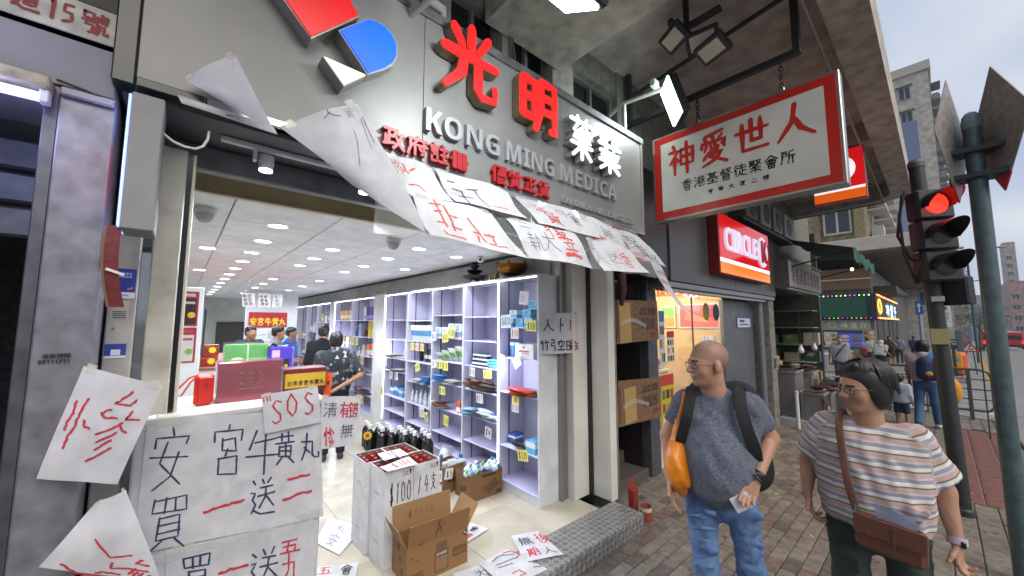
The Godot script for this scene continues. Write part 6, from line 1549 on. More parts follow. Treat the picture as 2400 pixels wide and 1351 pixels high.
# ------------------------------------------------------------------ next doors along the facade
func make_neighbours() -> void:
	var steel := mt("#33383a", 0.5, {"m": 0.5})
	var alu := mt("#a9a9a4", 0.28, {"m": 0.85})
	# hanging church sign, facing down the street towards us
	var cs := thing("hanging_church_sign", "white hanging sign with red border and large red characters", "sign", V(3.38, 2.735, -1.755))
	part(cs, "box", MB.new().bx(V(.0, .0, .0), V(.12, .835, 1.405), 0.006), alu)
	part(cs, "red_border", MB.new().bx(V(-.004, .022, .022), V(.0, .813, 1.383)), mt("#b0271e", 0.25))
	part(cs, "white_panel", MB.new().bx(V(-.007, .085, .09), V(-.004, .748, 1.315)), mt("#cdcdc4", 0.18, {"t": "soft", "s": 0.6}))
	for q in [["神愛世人", 0.155, 0.285, 0.25, 0.30, 0.285, 0.036, "#b0271e", "red_character"], ["香港基督徒聚會所", 0.275, 0.645, 0.098, 0.105, 0.108, 0.011, "#1c1c20", "black_character"], ["譽華大廈二樓", 0.50, 0.79, 0.046, 0.042, 0.082, 0.006, "#1c1c20", "small_character"]]:
		for i in q[0].length():
			var mb := MB.new()
			glyph(mb, q[0][i], q[1] + i * q[5], q[2] - 0.155, q[3], q[4], q[6], flat(V(-.007, .835, 0), ZO, DN), XN, 0.001, 0.0, 0.0, 0.25)
			part(cs, q[8], mb, mt(q[7], 0.35))
	for z in [0.42, 1.06]: part(cs, "bracket", MB.new().bx(V(.03, .836, z - .02), V(.07, .875, z + .02), 0.004), alu)
	var fr := thing("steel_hanger", "dark steel hanger frame under the canopy carrying the church sign", "hanger", V(3.44, 3.86, 0))
	part(fr, "bar", MB.new().bx(V(-.025, -.025, -2.1), V(.025, .025, -.56), 0.004), steel)
	part(fr, "post", MB.new().bx(V(-.025, .026, -.61), V(.025, .56, -.56), 0.004), steel)
	part(fr, "post", MB.new().bx(V(-.025, .026, -2.05), V(.025, .56, -2.0), 0.004), steel)
	part(fr, "brace", MB.new().tube([V(0, .3, -2.0), V(0, .5, -.6)], 0.02, 6), steel)
	for z in [-1.335, -0.695]:
		var ch := MB.new()
		for k in 6:
			var b := rot(0, 90.0 * (k % 2), 0)
			var pts := []
			for j in 9: pts.append(V(.0, -.05 - k * .034, z) + b * V(cos(TAU * j / 8.0) * 0.014, sin(TAU * j / 8.0) * 0.024, 0))
			ch.tube(pts, 0.005, 5, false)
		part(fr, "chain", ch, mt("#4d443a", 0.5, {"m": 0.7}))
	var fc := thing("unlit_flood_cluster", "three unlit black flood lights on a bracket under the canopy", "flood light", V(2.95, 3.98, -1.1))
	part(fc, "bracket", MB.new().tube([V(.0, .44, -.1), V(.0, .2, -.1)], 0.025, 6).bx(V(-.03, .18, -.22), V(.03, .21, .16), 0.004).bx(V(-.12, .2, -.2), V(.12, .26, -.16), 0.004), steel)
	for q in [[V(-.05, .13, -.18), rot(-50, 60, 0)], [V(.05, .05, .0), rot(-40, 100, 0)], [V(.02, -.08, .08), rot(-55, 70, 0)]]:
		var h := part(fc, "lamp_head", MB.new().box(q[0], V(.24, .17, .05), q[1], 0.01), mt("#1d1f21", 0.5))
		part(h, "lens", MB.new().box(q[0] + q[1] * V(0, 0, -.027), V(.18, .11, .006), q[1], 0.002), mt("#b9b4a2", 0.2))
	# stair entrance with brown boards
	var se := thing("stair_entrance", "dark brown stair entrance between the pharmacy and the convenience shop", "entrance", V(3.25, 0, -2.1))
	part(se, "brown_lining", MB.new().bx(V(0, 0, -.9), V(1.15, 2.3, -.85)).bx(V(.9, 0, -.85), V(.95, 2.3, -.3)), mt("#2c211c", 0.5, {"t": "stain", "s": 1.3}))
	part(se, "granite_step", MB.new().bx(V(.03, -.05, -.85), V(.94, .1, -.25), 0.006), mt("#6b625c", 0.7, {"t": "speck", "s": 2.0}))
	part(se, "granite_step", MB.new().bx(V(.03, .101, -.85), V(.9, .24, -.55), 0.006), mt("#6b625c", 0.7, {"t": "speck", "s": 2.0}))
	part(se, "black_fascia", MB.new().bx(V(-.07, 2.3, -.5), V(.99, 3.5, .05), 0.004), mt("#191a1c", 0.25))
	part(se, "grey_post", MB.new().bx(V(.96, -.06, -.5), V(1.18, 2.3, -.22), 0.005), mt("#5d6067", 0.45, {"m": 0.3, "t": "grime", "s": 0.7}))
	part(se, "dried_garland", MB.new().tube([V(.06, 2.28, .0), V(.07, 2.1, .01), V(.06, 1.95, .0)], [0.05, 0.04, 0.02], 7), mt("#5b3034", 0.9, {"t": "speck", "s": 3.0}))
	for i in 2:
		var cb := thing("cardboard_screen", "flattened brown biscuit carton hung across the stair entrance, %s one" % ["upper", "lower"][i], "cardboard", V(3.77, [1.80, .95][i], -2.19), 0, "biscuit carton screens")
		var kr := mt("#7d5f45", 0.85, {"t": "grime", "s": 1.5})
		part(cb, "board", MB.new().box(Vector3.ZERO, V(.86, .45, .008), rot(0, 0, 1.5 - 4 * i)), kr)
		part(cb, "taped_flap", MB.new().box(V(-.27 + .06 * i, -.02, .007), V(.22, .42 - .06 * i, .004), rot(0, 0, 2.0)), mt("#9a7d4c", 0.8))
		part(cb, "dark_print", MB.new().box(V(-.4, 0, .006), V(.03, .36, .002)), mt("#6b2f28", 0.7))
		var tb := rot(0, 0, 180)
		text(cb, "print_word", "SODA", 0.30, 0.12, 0.002, mt("#2b2a2c", 0.7), Transform3D(tb, V(.2, -.03, .006)), true, true)
		text(cb, "print_word", "BISCUIT", 0.34, 0.075, 0.002, mt("#2b2a2c", 0.7), Transform3D(tb, V(.2, .11, .006)), true, true)
		text(cb, "print_word", "GEL", 0.12, 0.06, 0.002, mt("#8a2a26", 0.7), Transform3D(tb, V(.3, -.15, .006)))
		part(cb, "tape", MB.new().grid(6, 1, func(u, v): return V(-0.35 + u * 0.5, -0.05 + v * 0.04 + 0.04 * sin(u * 4.0), 0.012)), mt("#c9c4bc", 0.1, {"a": 0.35}))
	# convenience shop
	var ck := thing("convenience_shop", "grey stone fronted convenience shop beyond the stair entrance", "shop", V(4.45, 0, -2.03))
	var gst := mt("#6d6b6a", 0.35, {"t": "speck", "s": 1.1})
	for i in 4: part(ck, "stone_panel", MB.new().bx(V(-.2 + i * 1.05, 2.27, -.35), V(.845 + i * 1.05, 3.35, .0), 0.004), gst)
	part(ck, "soffit_track", MB.new().bx(V(-.2, 2.20, -.33), V(4.0, 2.265, -.02), 0.004), mt("#8a8988", 0.3, {"m": 0.7}))
	part(ck, "soffit_rail", MB.new().bx(V(-.2, 2.17, -.25), V(4.0, 2.199, -.2), 0.004).bx(V(-.2, 2.16, -.12), V(4.0, 2.199, -.09), 0.004), mt("#b5b3ae", 0.2, {"m": 0.9}))
	part(ck, "metal_wall", MB.new().bx(V(2.2, -.15, -.36), V(3.62, 2.16, -.3), 0.004), mt("#74757a", 0.4, {"m": 0.4, "t": "soft", "s": 0.8}))
	part(ck, "door_post", MB.new().tube([V(3.68, -.12, -.2), V(3.68, 2.16, -.2)], 0.06, 12), mt("#7c7d80", 0.35, {"m": 0.5}))
	part(ck, "concrete_column", MB.new().bx(V(3.78, -.15, -.4), V(4.06, 2.62, -.06), 0.015), mt("#8f8b80", 0.8, {"t": "stain", "s": 1.0}))
	part(ck, "meter_box", MB.new().bx(V(3.85, .95, -.059), V(3.97, 1.12, -.02), 0.005), mt("#6f6e6c", 0.5))
	part(ck, "floor_slab", MB.new().bx(V(0, -.1, -3.2), V(2.2, .02, -.33)), mt("#a9a296", 0.4))
	part(ck, "ceiling", MB.new().bx(V(-.05, 2.55, -3.2), V(2.35, 2.65, -.34)), mt("#c9b48c", 0.6))
	part(ck, "back_wall", MB.new().bx(V(-.05, 0, -3.3), V(2.35, 2.6, -3.2)), mt("#b8a888", 0.6))
	part(ck, "inner_wall", MB.new().bx(V(2.25, 0, -3.2), V(2.35, 2.6, -.34)), mt("#c9a870", 0.6))
	part(ck, "left_wall", MB.new().bx(V(-.05, 0, -3.2), V(.0, 2.6, -.34)), mt("#b8a888", 0.6))
	for q in [[0.02, 1.1], [1.11, 2.19]]: part(ck, "glass_pane", MB.new().bx(V(q[0], .02, -.345), V(q[1], 2.16, -.337)), mt("#dfe6e4", 0.03, {"a": 0.08}))
	part(ck, "glass_frame", MB.new().bx(V(1.1, .0, -.35), V(1.11, 2.16, -.33)), mt("#4a4a4a", 0.4))
	var cl := OmniLight3D.new()
	cl.name = "ceiling_glow"
	cl.position = V(1.1, 2.35, -1.3)
	cl.light_energy = 3.2
	cl.light_color = Color("#fff0d4")
	cl.light_size = 0.3
	cl.shadow_enabled = true
	ck.add_child(cl)
	part(ck, "ceiling_lamp", MB.new().lathe([V2(0.0, 2.44), V2(0.1, 2.45), V2(0.02, 2.52)], V(1.1, 0, -1.3), 12), mt("#ffffff", 0.4, {"e": 4.0, "ec": "#fff0d8"}))
	part(ck, "pendant_lamp", MB.new().lathe([V2(0.0, 2.2), V2(0.06, 2.22), V2(0.02, 2.27), V2(0.005, 2.55)], V(.25, 0, -.6), 12), mt("#ffffff", 0.4, {"e": 3.0, "ec": "#ffe9c4"}))
	# inside: lit menus on the far wall, shop name, counters
	var menus := [["green and orange lit menu panel inside the convenience shop", -1.36, -1.12, 1.70, 2.07, ["#5f9a2a", "#c8701c"]], ["red lit food menu panel inside the convenience shop", -1.03, -0.38, 1.70, 2.09, ["#8f1f2c", "#b0322c"]]]
	for e in menus:
		var m := thing("lit_menu_panel", e[0], "menu panel", V(6.69, e[3], -2.03 + e[1]), 0, "lit menus")
		var w: float = e[2] - e[1]
		var h: float = e[4] - e[3]
		part(m, "case", MB.new().bx(V(-.03, -.015, -.015), V(.005, h + .015, w + .015), 0.003), mt("#cfcac2", 0.4))
		part(m, "lit_picture", MB.new().bx(V(-.034, h * .45, .01), V(-.03, h - .01, w - .01)), mt(e[5][0], 0.4, {"e": 1.1, "ec": e[5][0]}))
		part(m, "lit_picture", MB.new().bx(V(-.034, .01, .01), V(-.03, h * .449, w - .01)), mt(e[5][1], 0.4, {"e": 1.1, "ec": e[5][1]}))
		var sk := MB.new()
		for k in 4: sk.box(V(-0.036, h * (0.3 + 0.07 * k), w * 0.45), V(.002, .012, w * .6), rot(8 + 5 * k, 0, 0))
		part(m, "food_print", sk, mt("#c98a4a", 0.5, {"e": 0.4, "ec": "#d8a060"}))
	var cn := thing("inner_shop_name", "red and white shop name lettering on the convenience shop's inner wall", "lettering", V(6.69, 2.33, -3.1))
	text(cn, "word", "CIRCLE", 0.62, 0.13, 0.02, mt("#c8392a", 0.4, {"e": 0.5, "ec": "#ff4a30"}), Transform3D(rot(0, -90, 0), V(-.012, 0, -.2)))
	part(cn, "white_disc", MB.new().tube([V(-.02, 0, .26), V(.0, 0, .26)], 0.14, 20), mt("#dcd8cf", 0.4, {"e": 0.4, "ec": "#ffffff"}))
	text(cn, "word", "K", 0.15, 0.19, 0.01, mt("#b82a20", 0.4), Transform3D(rot(0, -90, 0), V(-.026, 0, .26)))
	var wn := thing("wall_notice", "blue framed white notice on the convenience shop's grey wall", "notice", V(7.2, 1.68, -2.329))
	part(wn, "frame", MB.new().bx(V(0, 0, 0), V(.75, .2, .006)), mt("#3c4a86", 0.4))
	part(wn, "paper", MB.new().bx(V(.05, .02, .006), V(.7, .18, .008)), mt("#c4cad6", 0.4))
	part(wn, "print", MB.new().bx(V(.15, .11, .008), V(.4, .15, .0095)).bx(V(.15, .06, .008), V(.6, .08, .0095)), mt("#4a4c5c", 0.5))
	for i in 2:
		var sl := thing("hanging_insole", "oval %s insole hung in the shop window" % ["mustard", "dark navy"][i], "insole", V([6.0, 6.385][i], 1.945, -2.345))
		part(sl, "sole", MB.new().ball(Vector3.ZERO, V(.13, .135, .008), 18, 10), mt(["#8f7a2c", "#20263a"][i], 0.5))
		part(sl, "stitch", MB.new().ball(V(0, 0, .007), V(.012, .07, .003), 8, 6), mt(["#5d5024", "#3a4260"][i], 0.5))
	var posters := [["white and red drinks poster on the shop glass", 4.68, 1.27, 0.2, 0.4, "#c6c4bf", "#b02c28"], ["blue and white drinks poster on the shop glass", 4.49, 1.25, 0.14, 0.68, "#a9bccb", "#2f6ca0"], ["yellow and red offer poster low on the shop glass", 4.49, 0.46, 0.33, 0.67, "#b5a42a", "#b8352a"]]
	for e in posters:
		var p := thing("window_poster", e[0], "poster", V(e[1], e[2], -2.33), 0, "posters on the shop glass")
		part(p, "sheet", MB.new().bx(V(0, 0, 0), V(e[3], e[4], .004)), mt(e[5], 0.5))
		part(p, "colour_head", MB.new().bx(V(0, e[4] * .8, .004), V(e[3], e[4], .006)), mt(e[6], 0.5))
		for k in 9:
			part(p, "product_picture", MB.new().bx(V(e[3] * (0.08 + 0.31 * (k % 3)), e[4] * (0.06 + 0.25 * (k / 3)), 0.004), V(e[3] * (0.3 + 0.31 * (k % 3)), e[4] * (0.22 + 0.25 * (k / 3)), 0.006)), mt(["#8a4a2c", "#c9c2b4", "#37302c", "#b07a34", "#4a6a3c"][(k * 3 + int(e[4] * 10.0)) % 5], 0.5))
	var dc := thing("display_counter", "glass fronted snack counter inside the convenience shop", "counter", V(4.75, .02, -3.1))
	part(dc, "base", MB.new().bx(V(0, 0, -.6), V(1.5, .95, .0), 0.01), mt("#9a8a72", 0.5))
	part(dc, "white_top", MB.new().bx(V(-.02, .951, -.62), V(1.52, .99, .03), 0.006), mt("#c4c0b8", 0.3))
	part(dc, "orange_sign", MB.new().bx(V(.1, .3, .001), V(.9, .8, .01)), mt("#b8571c", 0.4))
	for k in 14: carton("counter_snack", "coloured snack box on the inner counter, place %s of the %s row" % [ORD[k % 7], ["front", "back"][k / 7]], V(4.9 + (k % 7) * 0.2, 1.011, -3.2 - 0.25 * (k / 7)), V(0.12, 0.16 + 0.05 * (k % 3), 0.15), ["#a8342c", "#c9a83a", "#3f7a8a", "#c4bfb4", "#8a5a2c", "#4f8a4a"][k % 6], {"group": "snack boxes on the counter", "turn": 90, "band": "#c8c2b8"})
	var rk := thing("snack_rack", "wire snack rack with yellow and orange shelf cards by the shop door", "rack", V(7.25, gy(7.3), -2.55))
	for k in 4: part(rk, "shelf", MB.new().bx(V(0, .25 + k * .33, 0), V(.7, .28 + k * .33, .2), 0.004), mt("#1f2022", 0.5))
	for s in [0.0, 0.68]: part(rk, "upright", MB.new().bx(V(s, 0, 0), V(s + .02, 1.55, .02)), mt("#2a2b2d", 0.5))
	for k in 4: part(rk, "shelf_card", MB.new().bx(V(.02, .26 + k * .33, .201), V(.45, .35 + k * .33, .206)), mt(["#b89a20", "#c0bdb4", "#b8a422", "#b4561e"][k], 0.5))
	for k in 10: carton("snack_box", "small snack box on the wire rack, %s" % ORD[k], V(7.33 + (k % 4) * 0.15, gy(7.3) + 0.285 + (k / 4) * 0.33, -2.44), V(.1, .14, .1), ["#a8642c", "#b8b2a2", "#2f5f8a", "#8f2a24", "#6d7a3c"][k % 5], {"group": "snack boxes on the rack", "turn": 90})
	var bs := thing("brush_display", "blue display tub of white brushes inside the shop window", "display", V(6.45, 1.2, -2.5))
	part(bs, "tub", MB.new().lathe([V2(0.0, 0), V2(0.1, 0), V2(0.12, 0.2), V2(0.11, 0.2)], Vector3.ZERO, 12), mt("#2f6f9a", 0.4))
	for k in 7: part(bs, "brush", MB.new().tube([V(cos(k) * 0.06, 0.05, sin(k) * 0.06), V(cos(k) * 0.09, 0.36, sin(k) * 0.09)], 0.018, 6), mt(["#c4ccd0", "#8fb0c0"][k % 2], 0.5))
	# lit red shop sign
	var sg := thing("convenience_shop_sign", "red lit convenience shop sign with white letters and orange stripe", "sign", V(5.35, 2.44, -1.88))
	part(sg, "case", MB.new().bx(V(0, 0, -.15), V(2.22, .84, -.004), 0.01), mt("#7d1a1c", 0.4))
	part(sg, "red_face", MB.new().bx(V(.012, .22, -.004), V(2.208, .83, .0)), mt("#a8121a", 0.1, {"e": 0.55, "ec": "#e0141c"}))
	part(sg, "white_stripe", MB.new().bx(V(.012, .165, -.004), V(2.208, .219, .0)), mt("#dcdcea", 0.15, {"e": 0.7, "ec": "#f0f0ff"}))
	part(sg, "orange_stripe", MB.new().bx(V(.012, .012, -.004), V(2.208, .164, .0)), mt("#d8741a", 0.15, {"e": 0.45, "ec": "#ff8a1c"}))
	var wl := mt("#dfe0f2", 0.3, {"e": 0.45, "ec": "#dfe4ff"})
	text(sg, "letters", "CIRCLE", 1.35, 0.32, 0.03, wl, Transform3D(Basis(), V(.84, .5, .015)))
	var disc := MB.new()
	disc.tube([V(1.83, .5, .0), V(1.83, .5, .02)], 0.25, 28)
	part(sg, "white_disc", disc, wl)
	text(sg, "letters", "K", 0.27, 0.36, 0.02, mt("#8f1016", 0.3, {"e": 0.3, "ec": "#c0141c"}), Transform3D(Basis(), V(1.85, .5, .031)))
	var bl := thing("convenience_blade_sign", "red and orange projecting sign hanging behind the church sign", "sign", V(6.6, 3.42, -1.06))
	part(bl, "case", MB.new().bx(V(0, 0, 0), V(.14, .70, .55), 0.008), mt("#8f1418", 0.35))
	part(bl, "red_face", MB.new().bx(V(-.004, .17, .01), V(.0, .69, .54)), mt("#b8141a", 0.2, {"e": 0.5, "ec": "#e0161c"}))
	part(bl, "white_stripe", MB.new().bx(V(-.004, .135, .01), V(.0, .168, .54)), mt("#dcdce6", 0.2, {"e": 0.6, "ec": "#ffffff"}))
	part(bl, "orange_stripe", MB.new().bx(V(-.004, .01, .01), V(.0, .134, .54)), mt("#cf5a18", 0.2, {"e": 0.4, "ec": "#ff6a1c"}))
	part(bl, "white_disc", MB.new().tube([V(-.007, .43, .27), V(-.003, .43, .27)], 0.19, 22), mt("#dcdce6", 0.2, {"e": 0.6, "ec": "#ffffff"}))
	# air conditioners on a ledge
	var lg := thing("conditioner_ledge", "dark steel ledge above the convenience shop", "ledge", V(6.3, 3.36, -1.98))
	part(lg, "rail", MB.new().bx(V(0, 0, -.1), V(3.0, .04, .12), 0.004), steel)
	for i in 4:
		var ac := thing("air_conditioner", "grey wall air conditioner on the ledge, %s from the left" % ORD[i], "air conditioner", V(6.6 + i * .72, 3.402, -1.98), 0, "air conditioners on the ledge")
		part(ac, "case", MB.new().bx(V(-.28, 0, -.1), V(.28, .44, .16), 0.01), mt(["#5a5650", "#8a857c", "#77726a", "#9a958a"][i], 0.6, {"t": "grime", "s": 1.5}))
		part(ac, "fan_grille", MB.new().tube([V(.05, .22, .161), V(.05, .22, .166)], 0.17, 16), mt("#2c2c2b", 0.6))
		for k in 5: part(ac, "louvre", MB.new().bx(V(-.284, .06 + k * .07, -.06), V(-.2805, .09 + k * .07, .12)), mt("#3c3a36", 0.6))
	# dried goods shop
	var dg := thing("dried_goods_shop", "dim open-fronted dried goods shop with shelves beyond the convenience shop", "shop", V(8.55, gy(9), -2.1))
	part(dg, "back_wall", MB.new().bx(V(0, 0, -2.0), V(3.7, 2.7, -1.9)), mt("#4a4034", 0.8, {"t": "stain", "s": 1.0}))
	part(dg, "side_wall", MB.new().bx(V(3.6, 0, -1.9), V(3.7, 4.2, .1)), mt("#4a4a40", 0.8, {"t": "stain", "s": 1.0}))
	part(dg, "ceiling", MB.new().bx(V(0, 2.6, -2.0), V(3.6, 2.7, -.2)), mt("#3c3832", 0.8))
	for k in 5: part(dg, "shelf_board", MB.new().bx(V(2.9, .5 + k * .42, -1.6), V(3.59, .52 + k * .42, .05)), mt("#8a8578", 0.6))
	for k in 4: part(dg, "shelf_board", MB.new().bx(V(.1, .6 + k * .42, -1.89), V(2.8, .62 + k * .42, -1.6)), mt("#6d6044", 0.6))
	for k in 12: carton("stacked_tin", "tin or carton on the dried goods shop's shelves, place %s of shelf %s" % [ORD[k % 4], ORD[k / 4]], V(11.8, gy(9) + 0.525 + (k / 4) * 0.42, -3.4 + (k % 4) * 0.42), V(0.2, 0.2 + 0.04 * (k % 3), 0.3), ["#5d7a3c", "#a8a08c", "#2c4a34", "#8a6a3c", "#6a6f84"][k % 5], {"group": "goods on the dried goods shelves", "print": "#c0b8a0"})
	for k in 8: carton("jar_box", "golden jar box at the back of the dried goods shop, %s" % ORD[k], V(8.9 + k * 0.3, gy(9) + 0.625 + 0.42 * (k % 3), -3.85), V(.2, .24, .16), ["#8f8a34", "#a8923c", "#6f7a34"][k % 3], {"group": "golden jar boxes", "turn": 90})
	var ds := thing("dried_goods_sign", "weathered white sign with faded red characters over the dried goods shop", "sign", V(8.45, 2.46, -1.8))
	part(ds, "case", MB.new().bx(V(0, 0, -.3), V(2.85, .5, .0), 0.01), mt("#a9a7a2", 0.5, {"t": "grime", "s": 0.8}))
	part(ds, "case_end", MB.new().bx(V(-.012, .0, -.3), V(-.001, .5, .0)), mt("#6d6a66", 0.6, {"t": "grime", "s": 1.0}))
	var dm := MB.new()
	var dt := "港昌基業正貨公司"
	for i in dt.length(): glyph(dm, dt[i] if G.has(dt[i]) else "質", 0.2 + i * 0.31, 0.08, 0.24, 0.34, 0.026, flat(V(0, .5, .0), XR, DN), ZO)
	part(ds, "faded_red_print", dm, mt("#8a4a4c", 0.7))
	part(ds, "lamp_tube", MB.new().tube([V(.1, -.03, -.05), V(2.8, -.03, -.05)], 0.02, 8).tube([V(.6, .53, .02), V(2.85, .53, .02)], 0.018, 8), mt("#a8a49c", 0.5))
	var aw := thing("green_awning", "dark green fabric awning with a ragged valance", "awning", V(8.6, 2.95, -1.85))
	var gf := mt("#17332a", 0.8, {"t": "grime", "s": 0.8, "back": 0.15})
	part(aw, "cloth", MB.new().grid(10, 4, func(u, v): return V(u * 2.9, 0.42 - v * 0.3 + 0.02 * sin(u * 20.0), v * 0.95)), gf)
	var vl := func(u, v): return V(u * 2.9, 0.12 + 0.02 * sin(u * 20.0) - v * (0.2 + 0.05 * sin(u * 60.0)), 0.95 + 0.015 * sin(u * 45.0))
	part(aw, "valance", MB.new().grid(40, 2, vl), mt("#2a5646", 0.8, {"back": 0.2}))
	part(aw, "strut", MB.new().tube([V(.1, -.1, .05), V(.1, .1, .94)], 0.015, 6).tube([V(2.8, -.1, .05), V(2.8, .1, .94)], 0.015, 6).tube([V(.0, .1, .93), V(2.9, .1, .93)], 0.018, 6), steel)
	var bulb := thing("awning_bulb", "small warm bulb glowing under the green awning", "bulb", V(11.0, 2.95, -1.2))
	part(bulb, "glass", MB.new().ball(Vector3.ZERO, V(.03, .035, .03), 10, 6), mt("#fff0d0", 0.3, {"e": 6.0, "ec": "#ffd9a0"}))
	part(bulb, "wire", MB.new().tube([V(0, .03, 0), V(0, .25, 0)], 0.005, 4), mt("#222222", 0.6))
	for i in 2:
		var hb := thing("hanging_bulb", "unlit white hanging bulb over the dried goods, %s one" % ["left", "right"][i], "bulb", V([9.2, 10.4][i], 1.28, -1.85))
		part(hb, "glass", MB.new().lathe([V2(0.0, -0.1), V2(0.04, -0.09), V2(0.055, -0.05), V2(0.045, -0.01), V2(0.022, 0.04), V2(0.022, 0.07)], Vector3.ZERO, 12), mt("#c6c8c4", 0.3))
		part(hb, "wire", MB.new().tube([V(0, .07, 0), V(0, 1.2, 0)], 0.006, 4), mt("#222222", 0.6))
	var pf := thing("goods_platform", "low white platform edge under the dried goods bins", "platform", on(8.6, -2.15))
	part(pf, "deck", ground_box(MB.new(), 0, 2.9, 0, 0.55, 0.0, 0.1), mt("#b4b2ae", 0.6, {"t": "grime", "s": 1.0}))
	pf.rotation.z = -SLOPE
	rng.seed = 91
	var bins := [[8.75, -1.82, 0.5, 0.42, 0.34, "front left", "#3a2c28"], [9.35, -1.8, 0.45, 0.42, 0.34, "front middle", "#4a2a30"], [8.9, -2.3, 0.85, 0.6, 0.4, "rear left", "#452a34"], [9.75, -2.2, 0.8, 0.6, 0.4, "rear right", "#4a2f38"], [10.1, -1.75, 0.6, 0.5, 0.4, "right hand", "#40262c"], [10.8, -1.78, 0.55, 0.5, 0.4, "far right", "#4b3032"]]
	for e in bins:
		var at := on(e[0], e[1], 0.1)
		var b := thing("plastic_bin", "clear plastic bin of dried goods, %s one" % e[5], "bin", at, 0, "clear plastic bins")
		var w: float = e[3]
		var h: float = e[2]
		part(b, "contents", MB.new().bx(V(.015, .01, .015), V(w - .015, h * .9, e[4] - .015), 0.02), mt(e[6], 0.6, {"t": "speck", "s": 2.5}))
		part(b, "clear_walls", MB.new().bx(V(0, 0, 0), V(w, h, e[4]), 0.01), mt("#c9cac8", 0.08, {"a": 0.22}))
		part(b, "rim", MB.new().bx(V(-.015, h - .02, -.015), V(w + .015, h + .006, .01)).bx(V(-.015, h - .02, e[4] - .01), V(w + .015, h + .006, e[4] + .015)).bx(V(-.015, h - .02, .011), V(.01, h + .006, e[4] - .011)), mt("#8d8f92", 0.3))
		for k in 6: packet("glossy bag of dried fruit on the %s bin, %s" % [e[5], ORD[k]], at + V(0.07 + (k % 3) * w * 0.3, h + 0.01 + (k / 3) * 0.05, 0.1 + (k / 3) * 0.12), V(.09, .22, .2), ["#5a2a34", "#3c2024", "#8a8f84", "#6a3a40"][(k + int(e[0] * 3.0)) % 4], rng.randf_range(0, 90), rng.randf_range(65, 88), "#b4aca4", "glossy bags of dried fruit, %s bin" % e[5])
	var fb := thing("printed_goods_bag", "clear bag of brown dried goods with a round paper label on the front bin", "bag", on(8.70, -1.48, 0.1))
	part(fb, "bag", MB.new().grid(8, 8, func(u, v): return V(0.02 + u * 0.42, 0.46 - v * 0.44, 0.03 * sin(u * PI) * sin(v * PI) + 0.008 * sin(u * 20.0 + v * 9.0))), mt("#5d4038", 0.25, {"t": "speck", "s": 3.0}))
	part(fb, "round_label", MB.new().tube([V(.22, .2, .036), V(.22, .2, .042)], 0.08, 18), mt("#b9a884", 0.5))
	part(fb, "label_picture", MB.new().prism(PackedVector2Array([V2(0.17, 0.18), V2(0.2, 0.2), V2(0.21, 0.25), V2(0.235, 0.21), V2(0.27, 0.18)]), Transform3D(Basis(), V(0, 0, .0425)), 0.001), mt("#8a5a24", 0.5))
	var rt := thing("root_bag", "net bag of pale brown roots by the concrete column", "bag", on(8.62, -2.2, 0.95))
	for k in 12: part(rt, "root", MB.new().ball(V(rng.randf_range(-.1, .1), 0.06 + (k / 4) * 0.1, rng.randf_range(-.1, .1)), V(.08, .065, .07), 8, 6, 0.1, k), mt("#9a7d58", 0.8))
	for i in 2:
		var cbx := thing("brown_goods_carton", "brown printed carton standing between the bins, %s" % ["upper", "lower"][i], "carton", on(9.78, -1.72, 0.1 + 0.34 * (1 - i)), 0.1, "brown cartons by the bins")
		part(cbx, "box", MB.new().bx(V(0, 0, -.3), V(.34, .335, 0), 0.004), mt("#8a7358", 0.8, {"t": "grime", "s": 1.5}))
		text(cbx, "print_word", "MIKADO", 0.22, 0.05, 0.002, mt("#3a3430", 0.7), Transform3D(Basis(), V(.17, .2, .001)))
	var bo := thing("white_rail_post", "thin white post leaning by the concrete column", "post", on(8.4, -1.8))
	part(bo, "tube", MB.new().tube([V(0, 0, 0), V(.0, .62, .0)], 0.03, 8), mt("#c4c4c0", 0.5))
	part(bo, "cap", MB.new().ball(V(0, .63, 0), V(.034, .03, .034), 10, 6), mt("#b4b4b0", 0.5))
# ------------------------------------------------------------------ the street beyond
func V(x: float, y: float, z: float) -> Vector3: return Vector3(x, y, z)
func bp(p: Node, called: String, a: Vector3, b: Vector3, m: Material, bev := 0.0) -> MeshInstance3D:
	return part(p, called, MB.new().bx(a, b, bev), m)
# windows on a face that looks to -x (side 0) or to +z (side 1) of a block
func windows(t: Node3D, side: int, at: float, c0: float, n: int, dc: float, y0: float, m: int, dy: float, w: float, h: float, frame: Material, cages := false, skip := 0) -> void:
	var glass := mt("#2b3238", 0.15)
	for j in m:
		for i in n:
			if skip > 0 and (i * 5 + j * 3) % skip == 0: continue
			var c := c0 + i * dc
			var y := y0 + j * dy
			var fr := MB.new()
			var pn := MB.new()
			for q in [[0, 0, w, 0.1], [0, h - 0.1, w, h], [0, 0.1, 0.1, h - 0.1], [w - 0.1, 0.1, w, h - 0.1], [w * 0.5 - 0.05, 0.1, w * 0.5 + 0.05, h - 0.1]]:
				if side == 0: fr.bx(V(at - .06, y + q[1], c + q[0]), V(at, y + q[3], c + q[2]))
				else: fr.bx(V(c + q[0], y + q[1], at), V(c + q[2], y + q[3], at + .06))
			if side == 0:
				pn.bx(V(at - .03, y + .1, c + .1), V(at - .001, y + h - .1, c + w - .1))
				fr.bx(V(at - .4, y + h + .05, c - .15), V(at, y + h + .17, c + w + .15))
			else:
				pn.bx(V(c + .1, y + .1, at + .001), V(c + w - .1, y + h - .1, at + .03))
				if cages: fr.bx(V(c - .1, y - .2, at), V(c + w + .1, y - .1, at + .7)).bx(V(c, y - .1, at + .1), V(c + w * .6, y + .5, at + .6)).bx(V(c - .1, y + h + .1, at), V(c + w + .1, y + h + .2, at + .8))
			var o := part(t, "window", fr, frame)
			part(o, "pane", pn, glass)
